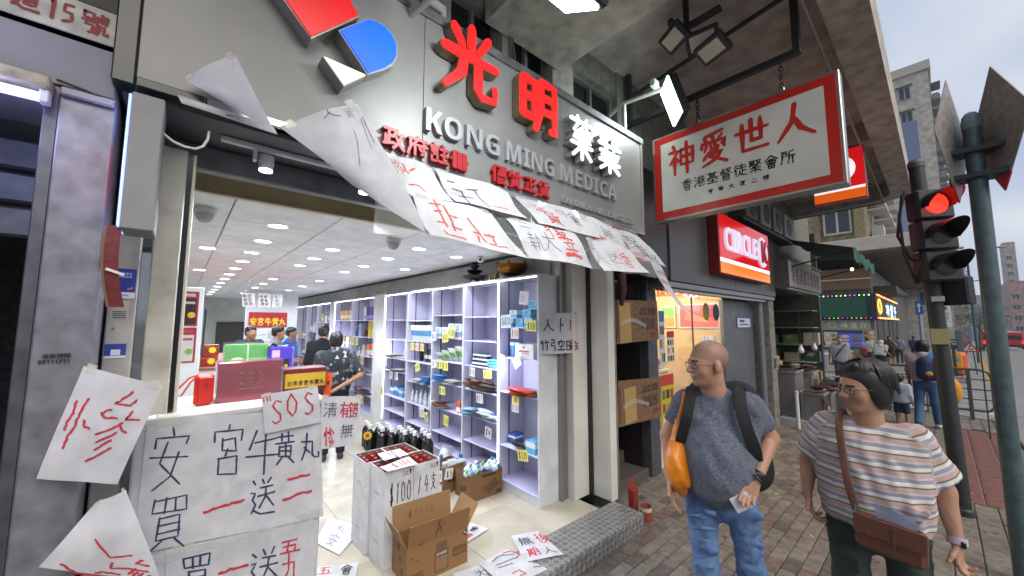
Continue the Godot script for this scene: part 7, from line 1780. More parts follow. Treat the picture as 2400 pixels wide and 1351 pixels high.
func make_far() -> void:
	var beige := mt("#8f8263", 0.85, {"t": "stain", "s": 0.35})
	var wfr := mt("#aaa9a2", 0.5)
	var steel := mt("#3a4044", 0.5, {"m": 0.4})
	var pole := mt("#4b5a5c", 0.45, {"m": 0.3, "t": "grime", "s": 1.2})
	# corner restaurant building
	var b := thing("restaurant_building", "beige corner building with a green sign and canopy across the lane", "building", V(28, gy(28), -2.35))
	bp(b, "ground_wall", V(0, 0, -9), V(32, 5.4, 0), mt("#5d5c58", 0.7, {"t": "stain", "s": 0.5}))
	bp(b, "upper_wall", V(0, 6.9, -9), V(32, 11.3, 0), beige)
	part(b, "wall_pier", MB.new().bx(V(-.25, 6.9, -.45), V(.0, 11.2, .0)), mt("#9a8a68", 0.85, {"t": "grime", "s": 0.5}))
	part(b, "wall_pier", MB.new().bx(V(-.25, 6.9, -3.0), V(.0, 11.2, -1.95)), beige)
	windows(b, 0, -0.01, -1.8, 1, 2.6, 7.4, 2, 2.0, 1.25, 1.6, wfr)
	windows(b, 0, -0.01, -4.6, 1, 2.6, 7.4, 2, 2.0, 1.25, 1.6, wfr)
	windows(b, 1, 0.0, 1.5, 7, 3.4, 7.4, 2, 2.0, 1.6, 1.3, wfr, true)
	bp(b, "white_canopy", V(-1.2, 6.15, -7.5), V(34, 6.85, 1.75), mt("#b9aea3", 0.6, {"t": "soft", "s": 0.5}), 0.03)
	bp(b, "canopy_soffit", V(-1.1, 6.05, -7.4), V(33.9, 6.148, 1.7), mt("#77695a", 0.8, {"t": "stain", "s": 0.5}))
	bp(b, "tan_band", V(-.12, 4.2, -6), V(.0, 5.38, .02), mt("#7d5d3a", 0.7, {"t": "grime", "s": 0.6}), 0.02)
	bp(b, "white_conduit", V(-.16, 4.75, -6), V(-.121, 4.82, .03), mt("#b0aca2", 0.5))
	for k in 5: bp(b, "shutter_bay", V(1.2 + k * 3.4, .05, .0), V(4.0 + k * 3.4, 3.0, .04), mt(["#3b3b3a", "#4a4744", "#2f3336", "#45423e", "#37383a"][k], 0.6, {"t": "stain", "s": 0.8}))
	for k in 4: bp(b, "dark_louvre", V(1.0 + k * 3.0, 4.0 + .1 * k, .02), V(3.6 + k * 3.0, 4.4, .9), mt("#33312e", 0.7))
	# green lit sign: a face to us and a face to the road
	var gs := thing("green_corner_sign", "dark green corner sign edged with coloured bulbs on the restaurant", "sign", V(27.95, 1.98, -5.2))
	var gm := mt("#0f4a36", 0.5)
	bp(gs, "front_panel", V(-.25, .0, 0), V(.0, 1.36, 2.9), mt("#16181a", 0.6), 0.01)
	bp(gs, "green_face", V(-.262, .12, .05), V(-.251, 1.2, 2.62), gm)
	bp(gs, "side_panel", V(.0, .0, 2.75), V(15.0, 1.4, 2.98), mt("#141618", 0.6), 0.01)
	bp(gs, "green_face", V(.4, .15, 2.981), V(14.6, 1.2, 2.99), mt("#0b3326", 0.5))
	var bc := ["#ffd23a", "#ff4a3a", "#6aff6a", "#5a6aff", "#fff0d0"]
	for i in 15:
		for r in 2:
			part(gs, "bulb", MB.new().ball(V(-.29, .05 + r * 1.25, .1 + i * .19), V(.035, .035, .035), 6, 4), mt(bc[(i * 2 + r) % 5], 0.4, {"e": 2.5 if r == 1 else 0.5, "ec": bc[(i * 2 + r) % 5]}))
	for i in 20:
		for r in 2: part(gs, "bulb", MB.new().ball(V(.3 + i * .74, .06 + r * 1.26, 3.03), V(.05, .05, .05), 6, 4), mt("#ff8a4a", 0.4, {"e": 3.0, "ec": ["#ff5a30", "#ffb060"][i % 2]}))
	part(gs, "yellow_ring", MB.new().tube([V(1.4, .3, 3.02), V(.8, .45, 3.02), V(.55, .7, 3.02), V(.8, 1.0, 3.02), V(1.4, 1.12, 3.02), V(2.0, .95, 3.02), V(2.2, .7, 3.02), V(2.0, .42, 3.02), V(1.4, .3, 3.02)], 0.04, 6), mt("#e0a83a", 0.4, {"e": 1.5, "ec": "#ffb840"}))
	var nm := MB.new()
	line(nm, "味道仔", 5.2, 0.16, 2.2, 0.9, 2.9, 0.16, flat(V(0, 1.2, 2.99), XR, DN), ZO, {"lift": 0.02})
	part(gs, "lit_character", nm, mt("#cfe0ea", 0.4, {"e": 1.0, "ec": "#d8ecff"}))
	# shop face under the sign: pale board with characters, food posters
	var rn := thing("restaurant_name_board", "pale grey name board with a round emblem and cream characters", "sign", V(27.98, 1.36, -4.6))
	bp(rn, "board", V(-.06, 0, 0), V(0, .58, 2.1), mt("#7f8a80", 0.5), 0.005)
	part(rn, "emblem", MB.new().tube([V(-.07, .28, .5), V(-.06, .28, .5)], 0.2, 18), mt("#c4a25a", 0.5))
	part(rn, "emblem_centre", MB.new().tube([V(-.075, .28, .5), V(-.07, .28, .5)], 0.13, 12), mt("#7f8a80", 0.5))
	var rm := MB.new()
	line(rm, "味道仔", 0.88, 0.13, 0.3, 0.32, 0.4, 0.045, flat(V(-.06, .58, 0), ZO, DN), XN)
	part(rn, "character", rm, mt("#cdb98a", 0.5))
	var foods := [["tall noodle poster at the left of the restaurant window", -5.15, 0.55, 0.5, 0.8, "#a89a7c"], ["white dim sum grid poster on the restaurant window", -4.5, 0.4, 0.6, 0.86, "#b4a89c"], ["violet blue lit fish tank picture on the restaurant", -3.85, 0.45, 1.0, 0.72, "#3a3f9a"], ["brown dish poster at the right of the restaurant window", -2.85, 0.6, 0.5, 0.8, "#a8885c"], ["low yellow menu poster left of the doorway", -5.1, -0.35, 0.6, 0.6, "#8f7a4a"], ["low green soup poster beneath the fish tank picture", -3.55, -0.4, 0.6, 0.75, "#5d7a4a"]]
	for e in foods:
		var p := thing("food_poster", e[0], "poster", V(27.975, e[2], e[1]), 0, "food posters")
		bp(p, "sheet", V(-.03, 0, 0), V(0, e[4], e[3]), mt(e[5], 0.5, {"e": 0.6, "ec": e[5]} if e[5] == "#3a3f9a" else {}))
		for k in 6: part(p, "dish", MB.new().ball(V(-0.032, e[4] * (0.22 + 0.28 * (k / 2)), e[3] * (0.27 + 0.46 * (k % 2))), V(.012, e[4] * .11, e[3] * .19), 10, 6), mt(["#b8a074", "#8a4a2c", "#c4bca8", "#6a7a3c"][(k + int(e[3] * 10)) % 4], 0.5))
	# blank billboard, white tower, more blocks
	var bb := thing("blank_billboard", "blank blue grey projecting billboard in front of the white tower", "billboard", V(27.5, 8.3, -1.0))
	bp(bb, "panel", V(-.12, 0, 0), V(.12, 3.75, .95), mt("#6d7792", 0.5), 0.02)
	bp(bb, "lower_panel", V(-.1, -2.6, .05), V(.1, -.05, .9), mt("#77829a", 0.5), 0.02)
	part(bb, "bracket", MB.new().tube([V(0, 1.0, 0), V(.3, 1.0, -1.4)], 0.05, 6).tube([V(0, 3.0, 0), V(.3, 3.0, -1.4)], 0.05, 6), steel)
	var tw := thing("white_tower", "tall white apartment tower with stained walls and air conditioner cages", "building", V(60, gy(60), 1.0))
	var tww := mt("#c0baae", 0.8, {"t": "grime", "s": 0.12})
	bp(tw, "wall", V(0, 0, -16), V(22, 31.0, 0), tww)
	bp(tw, "roof_parapet", V(-.2, 31.0, -16.2), V(22.2, 32.0, .2), mt("#a9a49a", 0.8))
	windows(tw, 0, 0.0, -2.4, 1, 2.6, 5.0, 9, 2.9, 1.0, 1.5, mt("#8d8b86", 0.6))
	windows(tw, 0, 0.0, -5.6, 2, -2.6, 5.0, 9, 2.9, 1.2, 1.5, mt("#8d8b86", 0.6))
	windows(tw, 1, 0.0, 0.6, 6, 3.5, 4.2, 9, 2.95, 2.0, 1.5, mt("#77787a", 0.6), true)
	for q in [["pale_block", "pale cluttered apartment block past the white tower", 84.0, 2.2, 30, 17.0, "#a89f94"], ["grey_block", "grey apartment block farther down the left side of the street", 116.0, 3.8, 40, 15.0, "#8f9096"]]:
		var t := thing(q[0], q[1], "building", V(q[2], gy(q[2]), q[3]))
		bp(t, "wall", V(0, 0, -14), V(q[4], q[5], 0), mt(q[6], 0.8, {"t": "stain", "s": 0.15}))
		windows(t, 1, 0.0, 0.8, 6, q[4] / 6.3, 3.5, 4, 3.2, 2.0, 1.5, wfr, true)
		windows(t, 0, 0.0, -2.2, 1, 3.0, 3.5, 4, 3.2, 1.4, 1.5, wfr)
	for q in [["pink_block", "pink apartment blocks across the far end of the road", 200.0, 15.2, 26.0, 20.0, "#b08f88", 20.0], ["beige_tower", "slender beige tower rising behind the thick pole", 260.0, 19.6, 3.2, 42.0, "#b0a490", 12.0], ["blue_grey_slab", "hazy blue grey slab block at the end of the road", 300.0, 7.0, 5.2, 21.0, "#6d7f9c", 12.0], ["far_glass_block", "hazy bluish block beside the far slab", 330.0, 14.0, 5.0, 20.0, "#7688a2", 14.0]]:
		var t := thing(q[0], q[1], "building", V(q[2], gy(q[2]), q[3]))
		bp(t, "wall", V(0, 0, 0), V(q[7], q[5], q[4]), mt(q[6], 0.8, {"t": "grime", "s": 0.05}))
		if q[2] < 280.0: windows(t, 0, 0.0, 0.5, int(q[4] / 3.0), 2.9, 4.0, int(q[5] / 3.6) - 1, 3.4, 1.6, 1.6, wfr)
	var hl := setting("hill")
	part(hl, "slope", MB.new().grid(24, 6, func(u, v): return V(380 + v * -60.0, -12.0 + (1.0 - v) * (26.0 + 9.0 * sin(u * 7.0) + 5.0 * sin(u * 17.0)), -120 + u * 340.0)), mt("#5d6f66", 0.95, {"t": "stain", "s": 0.02}))
	# traffic signal
	var ts := thing("traffic_signal", "dark traffic signal showing red on a grimy pole", "traffic light", on(5.68, 0.02))
	ts.rotation.x = -0.022
	part(ts, "pole", MB.new().tube([V(0, 0, 0), V(0, 3.46, 0)], 0.06, 20), mt("#2f3634", 0.55, {"t": "stain", "s": 1.4}))
	part(ts, "cap", MB.new().lathe([V2(0.066, 3.42), V2(0.067, 3.47), V2(0.05, 3.5), V2(0, 3.505)], Vector3.ZERO, 18), mt("#4a5152", 0.5))
	part(ts, "base_collar", MB.new().lathe([V2(0.075, 0.0), V2(0.075, 0.05), V2(0.062, 0.07)], Vector3.ZERO, 18), mt("#2a2f2e", 0.6))
	var hb := Basis(Vector3.UP, deg_to_rad(-52.0))
	var hc := V(-.10, 0, .05)
	for i in 3:
		var y := 2.98 - i * 0.31
		var hd := part(ts, "lamp_housing", MB.new().box(hc + V(0, y, 0), V(.31, .3, .16), hb, 0.02), mt("#17191b", 0.45))
		var on_lit := i == 0
		part(hd, "lens", MB.new().lathe([V2(0.0, 0.012), V2(0.07, 0.006), V2(0.1, 0.0)], hc + V(0, y, 0) + hb * V(0, 0, .082), 24, hb * Basis(Vector3.RIGHT, PI / 2)), mt("#ff2a1c", 0.4, {"e": 4.0, "ec": "#ff1c10"}) if on_lit else mt(["#000000", "#1a1712", "#121a17"][i], 0.3))
		part(hd, "visor", MB.new().grid(14, 3, func(u, v):
			var a: float = lerpf(-0.35, PI + 0.35, u)
			return hc + V(0, y, 0) + hb * V(cos(a) * 0.115, sin(a) * 0.115, 0.08 + v * (0.06 + 0.19 * maxf(sin(a) * 0.8 + 0.2, 0.0)))), mt("#1c1f22", 0.6))
		if on_lit:
			var l := OmniLight3D.new()
			l.name = "red_lamp_light"
			l.position = hc + V(0, y, 0) + hb * V(0, 0, .12)
			l.light_energy = 0.05
			l.light_color = Color("#ff2010")
			l.light_size = 0.09
			l.shadow_enabled = true
			ts.add_child(l)
	part(ts, "cable", MB.new().tube([V(-.2, 3.15, -.1), V(-.24, 2.9, -.16), V(-.22, 2.5, -.16), V(-.16, 2.2, -.1)], 0.012, 6).tube([V(-.22, 3.12, -.12), V(-.2, 2.7, -.19), V(-.2, 2.45, -.12), V(-.1, 2.4, -.05)], 0.012, 6), mt("#0f1112", 0.6))
	part(ts, "side_box", MB.new().box(V(.06, 2.12, .14), V(.12, .28, .24), rot(0, -25, 0), 0.015), mt("#15181b", 0.5))
	part(ts, "sticker", MB.new().bx(V(-.075, 1.6, -.055), V(-.03, 1.75, .07)), mt("#a8a06a", 0.6))
	part(ts, "sticker", MB.new().bx(V(-.073, 2.02, -.02), V(-.04, 2.07, .07)), mt("#b4b2aa", 0.6))
	# thick sign pole with two plates seen almost edge on
	var sp := thing("sign_pole", "thick green grey sign pole with two edge-on plates at the right edge", "pole", on(4.47, 0.262))
	part(sp, "pole", MB.new().tube([V(0, 0, 0), V(0, 3.3, 0)], 0.05, 24), mt("#56686a", 0.42, {"m": 0.2, "t": "grime", "s": 0.9}))
	part(sp, "dome_cap", MB.new().lathe([V2(0.053, 3.26), V2(0.055, 3.31), V2(0.046, 3.36), V2(0.03, 3.385), V2(0, 3.4)], Vector3.ZERO, 20), mt("#6a7a7a", 0.45))
	for q in [[V(-.02, 3.2, -.105), -15.0, 0.36, 0.5], [V(-.02, 3.22, .115), 19.0, 0.36, 0.48]]:
		var pl := Transform3D(Basis(Vector3.UP, deg_to_rad(q[1])), q[0])
		var kite := PackedVector2Array([V2(0, q[3]), V2(q[2], 0.0), V2(0, -q[3]), V2(-q[2], 0.0)])
		part(sp, "sign_plate", MB.new().prism(kite, pl, 0.006), mt("#a39b95", 0.5, {"m": 0.15, "t": "grime", "s": 1.2}))
		var tip := PackedVector2Array([V2(0, -q[3] - 0.002), V2(0.09, -q[3] * 0.76), V2(-0.09, -q[3] * 0.76)])
		part(sp, "red_tip", MB.new().prism(tip, Transform3D(pl.basis, pl.origin + pl.basis.z * -0.002), 0.01), mt("#b8242a", 0.4))
	part(sp, "bracket", MB.new().bx(V(-.09, 3.06, -.14), V(.09, 3.1, .14), 0.006).bx(V(-.09, 2.86, -.14), V(.09, 2.9, .14), 0.006), mt("#3a3f40", 0.5, {"m": 0.5}))
	part(sp, "strap_panel", MB.new().bx(V(-.07, .95, -.085), V(-.02, 1.6, -.079)), mt("#2b3132", 0.6))
	# hand rail at the corner
	var hr := thing("corner_railing", "grey tubular railing with rounded end at the crossing corner", "railing", on(12.25, 0.3))
	var rl := mt("#5a5f60", 0.4, {"m": 0.6})
	part(hr, "frame_loop", MB.new().tube([V(0, .28, .3), V(0, .2, .22), V(0, .2, -1.3), V(0, .28, -1.36), V(0, .96, -1.36), V(0, 1.02, -1.3), V(0, 1.02, .14), V(0, .98, .26), V(0, .86, .3), V(0, .28, .3)], 0.026, 8), rl)
	for z in [0.0, -1.2]: part(hr, "post", MB.new().bx(V(-.03, 0, z - .03), V(.03, 1.0, z + .03), 0.006), rl)
	for y in [0.42, 0.62, 0.82]: part(hr, "rail", MB.new().tube([V(0, y, .28), V(0, y, -1.34)], 0.012, 6), rl)
	# one-way sign, orange bin, boards
	var ow := thing("one_way_sign", "blue one way arrow sign on a pale post at the lane", "road sign", on(12.7, -0.3))
	part(ow, "post", MB.new().tube([V(0, 0, 0), V(0, 2.25, 0)], 0.035, 10), mt("#8f9a9c", 0.4, {"m": 0.4}))
	bp(ow, "plate", V(-.05, 2.18, -.06), V(-.04, 2.47, .06), mt("#1f5a9a", 0.4))
	part(ow, "arrow", MB.new().bx(V(-.054, 2.22, -.012), V(-.0505, 2.36, .012)).prism(PackedVector2Array([V2(-0.04, 0), V2(0.04, 0), V2(0, 0.075)]), Transform3D(Basis(V(0, 0, 1), V(0, 1, 0), V(-1, 0, 0)), V(-.0505, 2.36, 0)), 0.003), mt("#c9d0d6", 0.4))
	var ob := thing("orange_bin", "orange and yellow round litter bin beyond the lane", "bin", on(26.0, 0.4))
	part(ob, "body", MB.new().lathe([V2(0.0, 0.08), V2(0.24, 0.08), V2(0.27, 0.2), V2(0.28, 0.9), V2(0.22, 1.02), V2(0.0, 1.05)], Vector3.ZERO, 18), mt("#c8501c", 0.45))
	bp(ob, "yellow_panel", V(-.31, .25, -.26), V(-.26, 1.0, .12), mt("#cf9a1c", 0.45), 0.02)
	part(ob, "slot_panel", MB.new().ball(V(-.315, .75, -.06), V(.01, .13, .13), 14, 8), mt("#8d8a84", 0.4))
	part(ob, "foot", MB.new().lathe([V2(0.0, 0.0), V2(0.22, 0.0), V2(0.2, 0.08), V2(0, 0.081)], Vector3.ZERO, 16), mt("#2c2c2c", 0.6))
	var lg := thing("recycling_board", "dark teal notice board reading Let's Go above the orange bin", "notice board", on(25.2, 0.29))
	bp(lg, "board", V(-.03, 1.16, -.14), V(.03, 1.6, .14), mt("#17333a", 0.4), 0.01)
	bp(lg, "stand", V(-.02, 0, -.05), V(.02, 1.16, .05), steel)
	text(lg, "words", "Let's", 0.2, 0.08, 0.005, mt("#c9d4d4", 0.5), Transform3D(rot(0, -90, 0), V(-.033, 1.5, 0)))
	text(lg, "words", "Go", 0.11, 0.08, 0.005, mt("#c9d4d4", 0.5), Transform3D(rot(0, -90, 0), V(-.033, 1.39, .04)))
	var cb := thing("grey_cabinet", "slim grey street cabinet behind the notice board", "cabinet", on(27.0, 0.52))
	bp(cb, "case", V(-.12, 0, -.11), V(.12, 2.0, .11), mt("#5d6264", 0.5, {"t": "grime", "s": 1.0}), 0.02)
	bp(cb, "door", V(-.124, .3, -.09), V(-.12, 1.8, .09), mt("#55595b", 0.5))
	var sv := thing("parking_plate", "white parking plates with the digit seven on a pole beyond the lane", "road sign", on(24.6, 0.18))
	part(sv, "post", MB.new().tube([V(.04, 0, 0), V(.04, 3.1, 0)], 0.03, 8), mt("#77797a", 0.4))
	for i in 3: bp(sv, "plate", V(-.01, [2.72, 2.34, 2.1][i], -.1), V(.005, [3.05, 2.7, 2.32][i], .15), mt("#c4c6c6", 0.4), 0.003)
	part(sv, "red_disc", MB.new().tube([V(-.018, 2.9, -.04), V(-.012, 2.9, -.04)], 0.09, 14), mt("#8f2a30", 0.5))
	for i in 2: text(sv, "digit", "7", 0.07, 0.11, 0.004, mt("#202226", 0.5), Transform3D(rot(0, -90, 0), V(-.013, 2.62 - i * .16, .03)))
	var tr := thing("works_sign", "red bordered triangular road works sign on the far pavement", "road sign", on(27.4, 0.8))
	var tri := func(s: float): return PackedVector2Array([V2(-s, -s * 0.6), V2(s, -s * 0.6), V2(0, s)])
	var tx := Transform3D(Basis(V(0, 0, 1), V(0, 1, 0), V(-1, 0, 0)), V(0, 1.2, 0))
	part(tr, "border", MB.new().prism(tri.call(0.3), tx, 0.01), mt("#a8242a", 0.4))
	part(tr, "face", MB.new().prism(tri.call(0.2), Transform3D(tx.basis, V(-.0105, 1.19, 0)), 0.004), mt("#c4c4c0", 0.4))
	part(tr, "worker_symbol", MB.new().box(V(-.017, 1.2, 0), V(.003, .16, .03), rot(20, 0, 0)).ball(V(-.017, 1.3, .02), V(.003, .03, .03), 8, 5).box(V(-.017, 1.13, .06), V(.003, .05, .09), Basis()), mt("#18181a", 0.5))
	part(tr, "leg", MB.new().tube([V(.02, 0, -.15), V(.0, 1.05, -.1)], 0.02, 6).tube([V(.02, 0, .15), V(.0, 1.05, .1)], 0.02, 6), steel)
	var bl := thing("steel_bollard", "grey steel bollard in front of the food posters", "bollard", on(24.1, -3.92))
	part(bl, "post", MB.new().tube([V(0, 0, 0), V(0, .9, 0)], 0.16, 16), mt("#7f868c", 0.4, {"m": 0.4}))
	part(bl, "collar", MB.new().tube([V(0, .72, 0), V(0, .8, 0)], 0.168, 16), mt("#b9bec2", 0.4))
	# lamp posts
	for q in [[40.0, 1.5, 7.6], [70.0, 2.6, 8.4]]:
		var lp := thing("street_lamp", "tall grey street lamp %s" % ["with arm right of the signal", "farther down the road"][int(q[0] > 50)], "street lamp", on(q[0], q[1]), 0, "street lamps")
		part(lp, "post", MB.new().tube([V(0, 0, 0), V(0, q[2] - .7, 0), V(0, q[2] - .1, .25), V(0, q[2], .9)], 0.06, 8), pole)
		part(lp, "lamp_head", MB.new().box(V(0, q[2], 1.25), V(.2, .1, .8), Basis(), 0.03), mt("#8a9096", 0.5))
	# red vehicles
	for i in 2:
		var bu := thing("red_minibus", "red minibus %s" % ["at the far end of the near lane", "waiting beside the other red minibus"][i], "minibus", on(82.0 + i * 14.0, 4.6 + i * 2.6), 0, "red minibuses")
		bp(bu, "body", V(0, .35, -1.0), V(6.5, 2.6, 1.0), mt("#a81c1e", 0.3), 0.15)
		bp(bu, "rear_window", V(-.02, 1.5, -.8), V(.0, 2.1, .8), mt("#15181c", 0.1))
		bp(bu, "roof_panel", V(.2, 2.6, -.85), V(6.2, 2.68, .85), mt("#b9b4b0", 0.4))
		bp(bu, "bumper", V(-.06, .35, -.95), V(.0, .7, .95), mt("#3a1214", 0.5))
		for s in [-1, 1]:
			bp(bu, "tail_lamp", V(-.03, .9, s * .85 - .1), V(.0, 1.3, s * .85 + .1), mt("#ff3a20", 0.4, {"e": 1.0, "ec": "#ff2a18"}))
			for x in [1.2, 5.2]: part(bu, "wheel", MB.new().tube([V(x, .38, s * .8), V(x, .38, s * 1.02)], 0.38, 14), mt("#151515", 0.8))
	# roadside tree
	var te := thing("street_tree", "thin leafy street tree against the far blue blocks", "tree", on(74, 3.0))
	part(te, "trunk", MB.new().tube([V(0, 0, 0), V(.1, 2.0, .1), V(.0, 4.2, .3)], [0.14, 0.11, 0.05], 8).tube([V(.1, 2.4, .1), V(.3, 4.0, 1.6)], [0.06, 0.02], 6).tube([V(.1, 2.8, .1), V(-.2, 4.4, -1.0)], [0.06, 0.02], 6), mt("#4a4238", 0.9))
	rng.seed = 5
	var lf := MB.new()
	for k in 900:
		var c := V(0, 4.2, .4) + V(rng.randfn() * 0.8, rng.randfn() * 0.7, rng.randfn() * 1.3)
		var bb2 := Basis.from_euler(V(rng.randf() * 6, rng.randf() * 6, rng.randf() * 6))
		lf.quad(c + bb2 * V(-.09, 0, -.05), c + bb2 * V(.09, 0, -.05), c + bb2 * V(.09, 0, .05), c + bb2 * V(-.09, 0, .05))
	part(te, "crown", lf, mt("#4a5a32", 0.7, {"back": 0.3}))
func V2(x: float, y: float) -> Vector2: return Vector2(x, y)
# ------------------------------------------------------------------ figures: distance fields meshed as surface nets
class SDF:
	var o: Vector3
	var nx: int
	var ny: int
	var nz: int
	var h: float
	var f := PackedFloat32Array()
	var id := PackedByteArray()
	var pr := []          # per primitive: [colour index, axis start, axis direction or zero]
	func _init(lo: Vector3, hi: Vector3, cell: float) -> void:
		o = lo; h = cell
		nx = int((hi.x - lo.x) / h) + 2; ny = int((hi.y - lo.y) / h) + 2; nz = int((hi.z - lo.z) / h) + 2
		f.resize(nx * ny * nz); f.fill(1.0)
		id.resize(nx * ny * nz)
	func span(lo: Vector3, hi: Vector3) -> Array:
		var a := (lo - o) / h
		var b := (hi - o) / h
		return [maxi(int(a.x), 0), mini(int(b.x) + 1, nx - 1), maxi(int(a.y), 0), mini(int(b.y) + 1, ny - 1), maxi(int(a.z), 0), mini(int(b.z) + 1, nz - 1)]
	# tapered capsule; ax and s squash it along an axis; cut gives it a flat far end
	func cap(a: Vector3, b: Vector3, ra: float, rb: float, k := 0.02, col := 0, ax := Vector3.ZERO, s := 1.0, cut := false, axis_uv := false) -> void:
		pr.append([col, a, (b - a).normalized() if axis_uv else Vector3.ZERO])
		var me := pr.size() - 1
		var R := Vector3.ONE * (maxf(ra, rb) + k * 0.5 + h * 2.5)
		var w := span(a.min(b) - R, a.max(b) + R)
		var g := 1.0 / s - 1.0
		var bb := b + ax * ((b - a).dot(ax) * g)
		var ab := bb - a
		var l2 := maxf(ab.length_squared(), 1e-8)
		var ln := sqrt(l2)
		var sc := minf(s, 1.0)
		for z in range(w[4], w[5] + 1):
			for y in range(w[2], w[3] + 1):
				var i: int = (z * ny + y) * nx + w[0]
				var p := o + Vector3(w[0] * h, y * h, z * h) - a
				for x in range(w[0], w[1] + 1):
					var q := p + ax * (p.dot(ax) * g)
					var t := q.dot(ab) / l2
					var d: float
					if cut and t > 1.0: d = maxf((q - ab * t).length() - rb, (t - 1.0) * ln)
					else:
						t = clampf(t, 0.0, 1.0)
						d = ((q - ab * t).length() - lerpf(ra, rb, t)) * sc
					var e := f[i]
					if d < e: id[i] = me
					var m := minf(d, e)
					if k > 0.0:
						var c := k - absf(d - e)
						if c > 0.0: m -= c * c / k * 0.25
					f[i] = m
					i += 1
					p.x += h
	func ell(c: Vector3, r: Vector3, b := Basis(), k := 0.02, col := 0, sub := false) -> void:
		pr.append([col, c, Vector3.ZERO])
		var me := pr.size() - 1
		var mr := maxf(r.x, maxf(r.y, r.z))
		var R := Vector3.ONE * (mr + k * 0.5 + h * 2.5)
		var w := span(c - R, c + R)
		var bt := b.transposed()
		var mn := minf(r.x, minf(r.y, r.z))
		var ir := Vector3.ONE / r
		for z in range(w[4], w[5] + 1):
			for y in range(w[2], w[3] + 1):
				var i: int = (z * ny + y) * nx + w[0]
				var p := o + Vector3(w[0] * h, y * h, z * h) - c
				for x in range(w[0], w[1] + 1):
					var d := (((bt * p) * ir).length() - 1.0) * mn
					var e := f[i]
					if sub:
						if -d > e: f[i] = -d
					else:
						if d < e: id[i] = me
						var m := minf(d, e)
						if k > 0.0:
							var u := k - absf(d - e)
							if u > 0.0: m -= u * u / k * 0.25
						f[i] = m
					i += 1
					p.x += h
	func crumple(fr: float, amp: float, st: Vector3) -> void:
		var g := FastNoiseLite.new()
		g.seed = 3
		g.frequency = fr
		g.fractal_octaves = 2
		for z in nz:
			for y in ny:
				var i := (z * ny + y) * nx
				for x in nx:
					if absf(f[i]) < 0.04:
						var p := (o + Vector3(x, y, z) * h) * st
						f[i] += amp * g.get_noise_3d(p.x + p.y * 0.6, p.y, p.z)
					i += 1
	func mesh(mb: MB, pal: Array) -> MB:
		var vi := PackedInt32Array()
		vi.resize(f.size()); vi.fill(-1)
		var sx := 1
		var sy := nx
		var sz := nx * ny
		var offs := [0, sx, sy, sx + sy, sz, sx + sz, sy + sz, sx + sy + sz]
		var lim := h * 2.2
		var base := mb.v.size()
		var cells := PackedInt32Array()
		for z in nz - 1:
			for y in ny - 1:
				for x in nx - 1:
					var i := (z * ny + y) * nx + x
					if absf(f[i]) > lim: continue
					var neg := 0
					for q in 8:
						if f[i + offs[q]] < 0.0: neg += 1
					if neg == 0 or neg == 8: continue
					var s := Vector3.ZERO
					var n := 0
					for q in 8:
						var a := f[i + offs[q]]
						for e in 3:
							if q & (1 << e): continue
							var b2 := f[i + offs[q | (1 << e)]]
							if (a < 0.0) != (b2 < 0.0):
								var p := Vector3(q & 1, (q >> 1) & 1, (q >> 2) & 1)
								p[e] += a / (a - b2)
								s += p
								n += 1
					s /= n
					var pt := o + (Vector3(x, y, z) + s) * h
					var k: Array = pr[id[i]]
					mb.col = pal[k[0]]
					var uvv := Vector2(pt.x, pt.y) if k[2] == Vector3.ZERO else Vector2(pt.x, (pt - k[1]).dot(k[2]))
					vi[i] = mb.put(pt, Vector3.ZERO, uvv)
					cells.append(i)
		mb.colored = true
		for i in cells:
			for e in 3:
				var su: int = [sy, sz, sx][e]
				var sv: int = [sz, sx, sy][e]
				var ss: int = [sx, sy, sz][e]
				if i + ss >= f.size() or i < su + sv: continue
				var a := f[i] < 0.0
				if a == (f[i + ss] < 0.0): continue
				var q := [vi[i], vi[i - su], vi[i - su - sv], vi[i - sv]]
				if q.min() < 0: continue
				if a: q = [q[3], q[2], q[1], q[0]]
				mb.ix.append_array([q[0], q[1], q[2], q[0], q[2], q[3]])
				var nn := (mb.v[q[2]] - mb.v[q[0]]).cross(mb.v[q[1]] - mb.v[q[3]])
				for r in q: mb.n[r] += nn
		for i in range(base, mb.v.size()): mb.n[i] = mb.n[i].normalized()
		return mb
const SKIN := 0
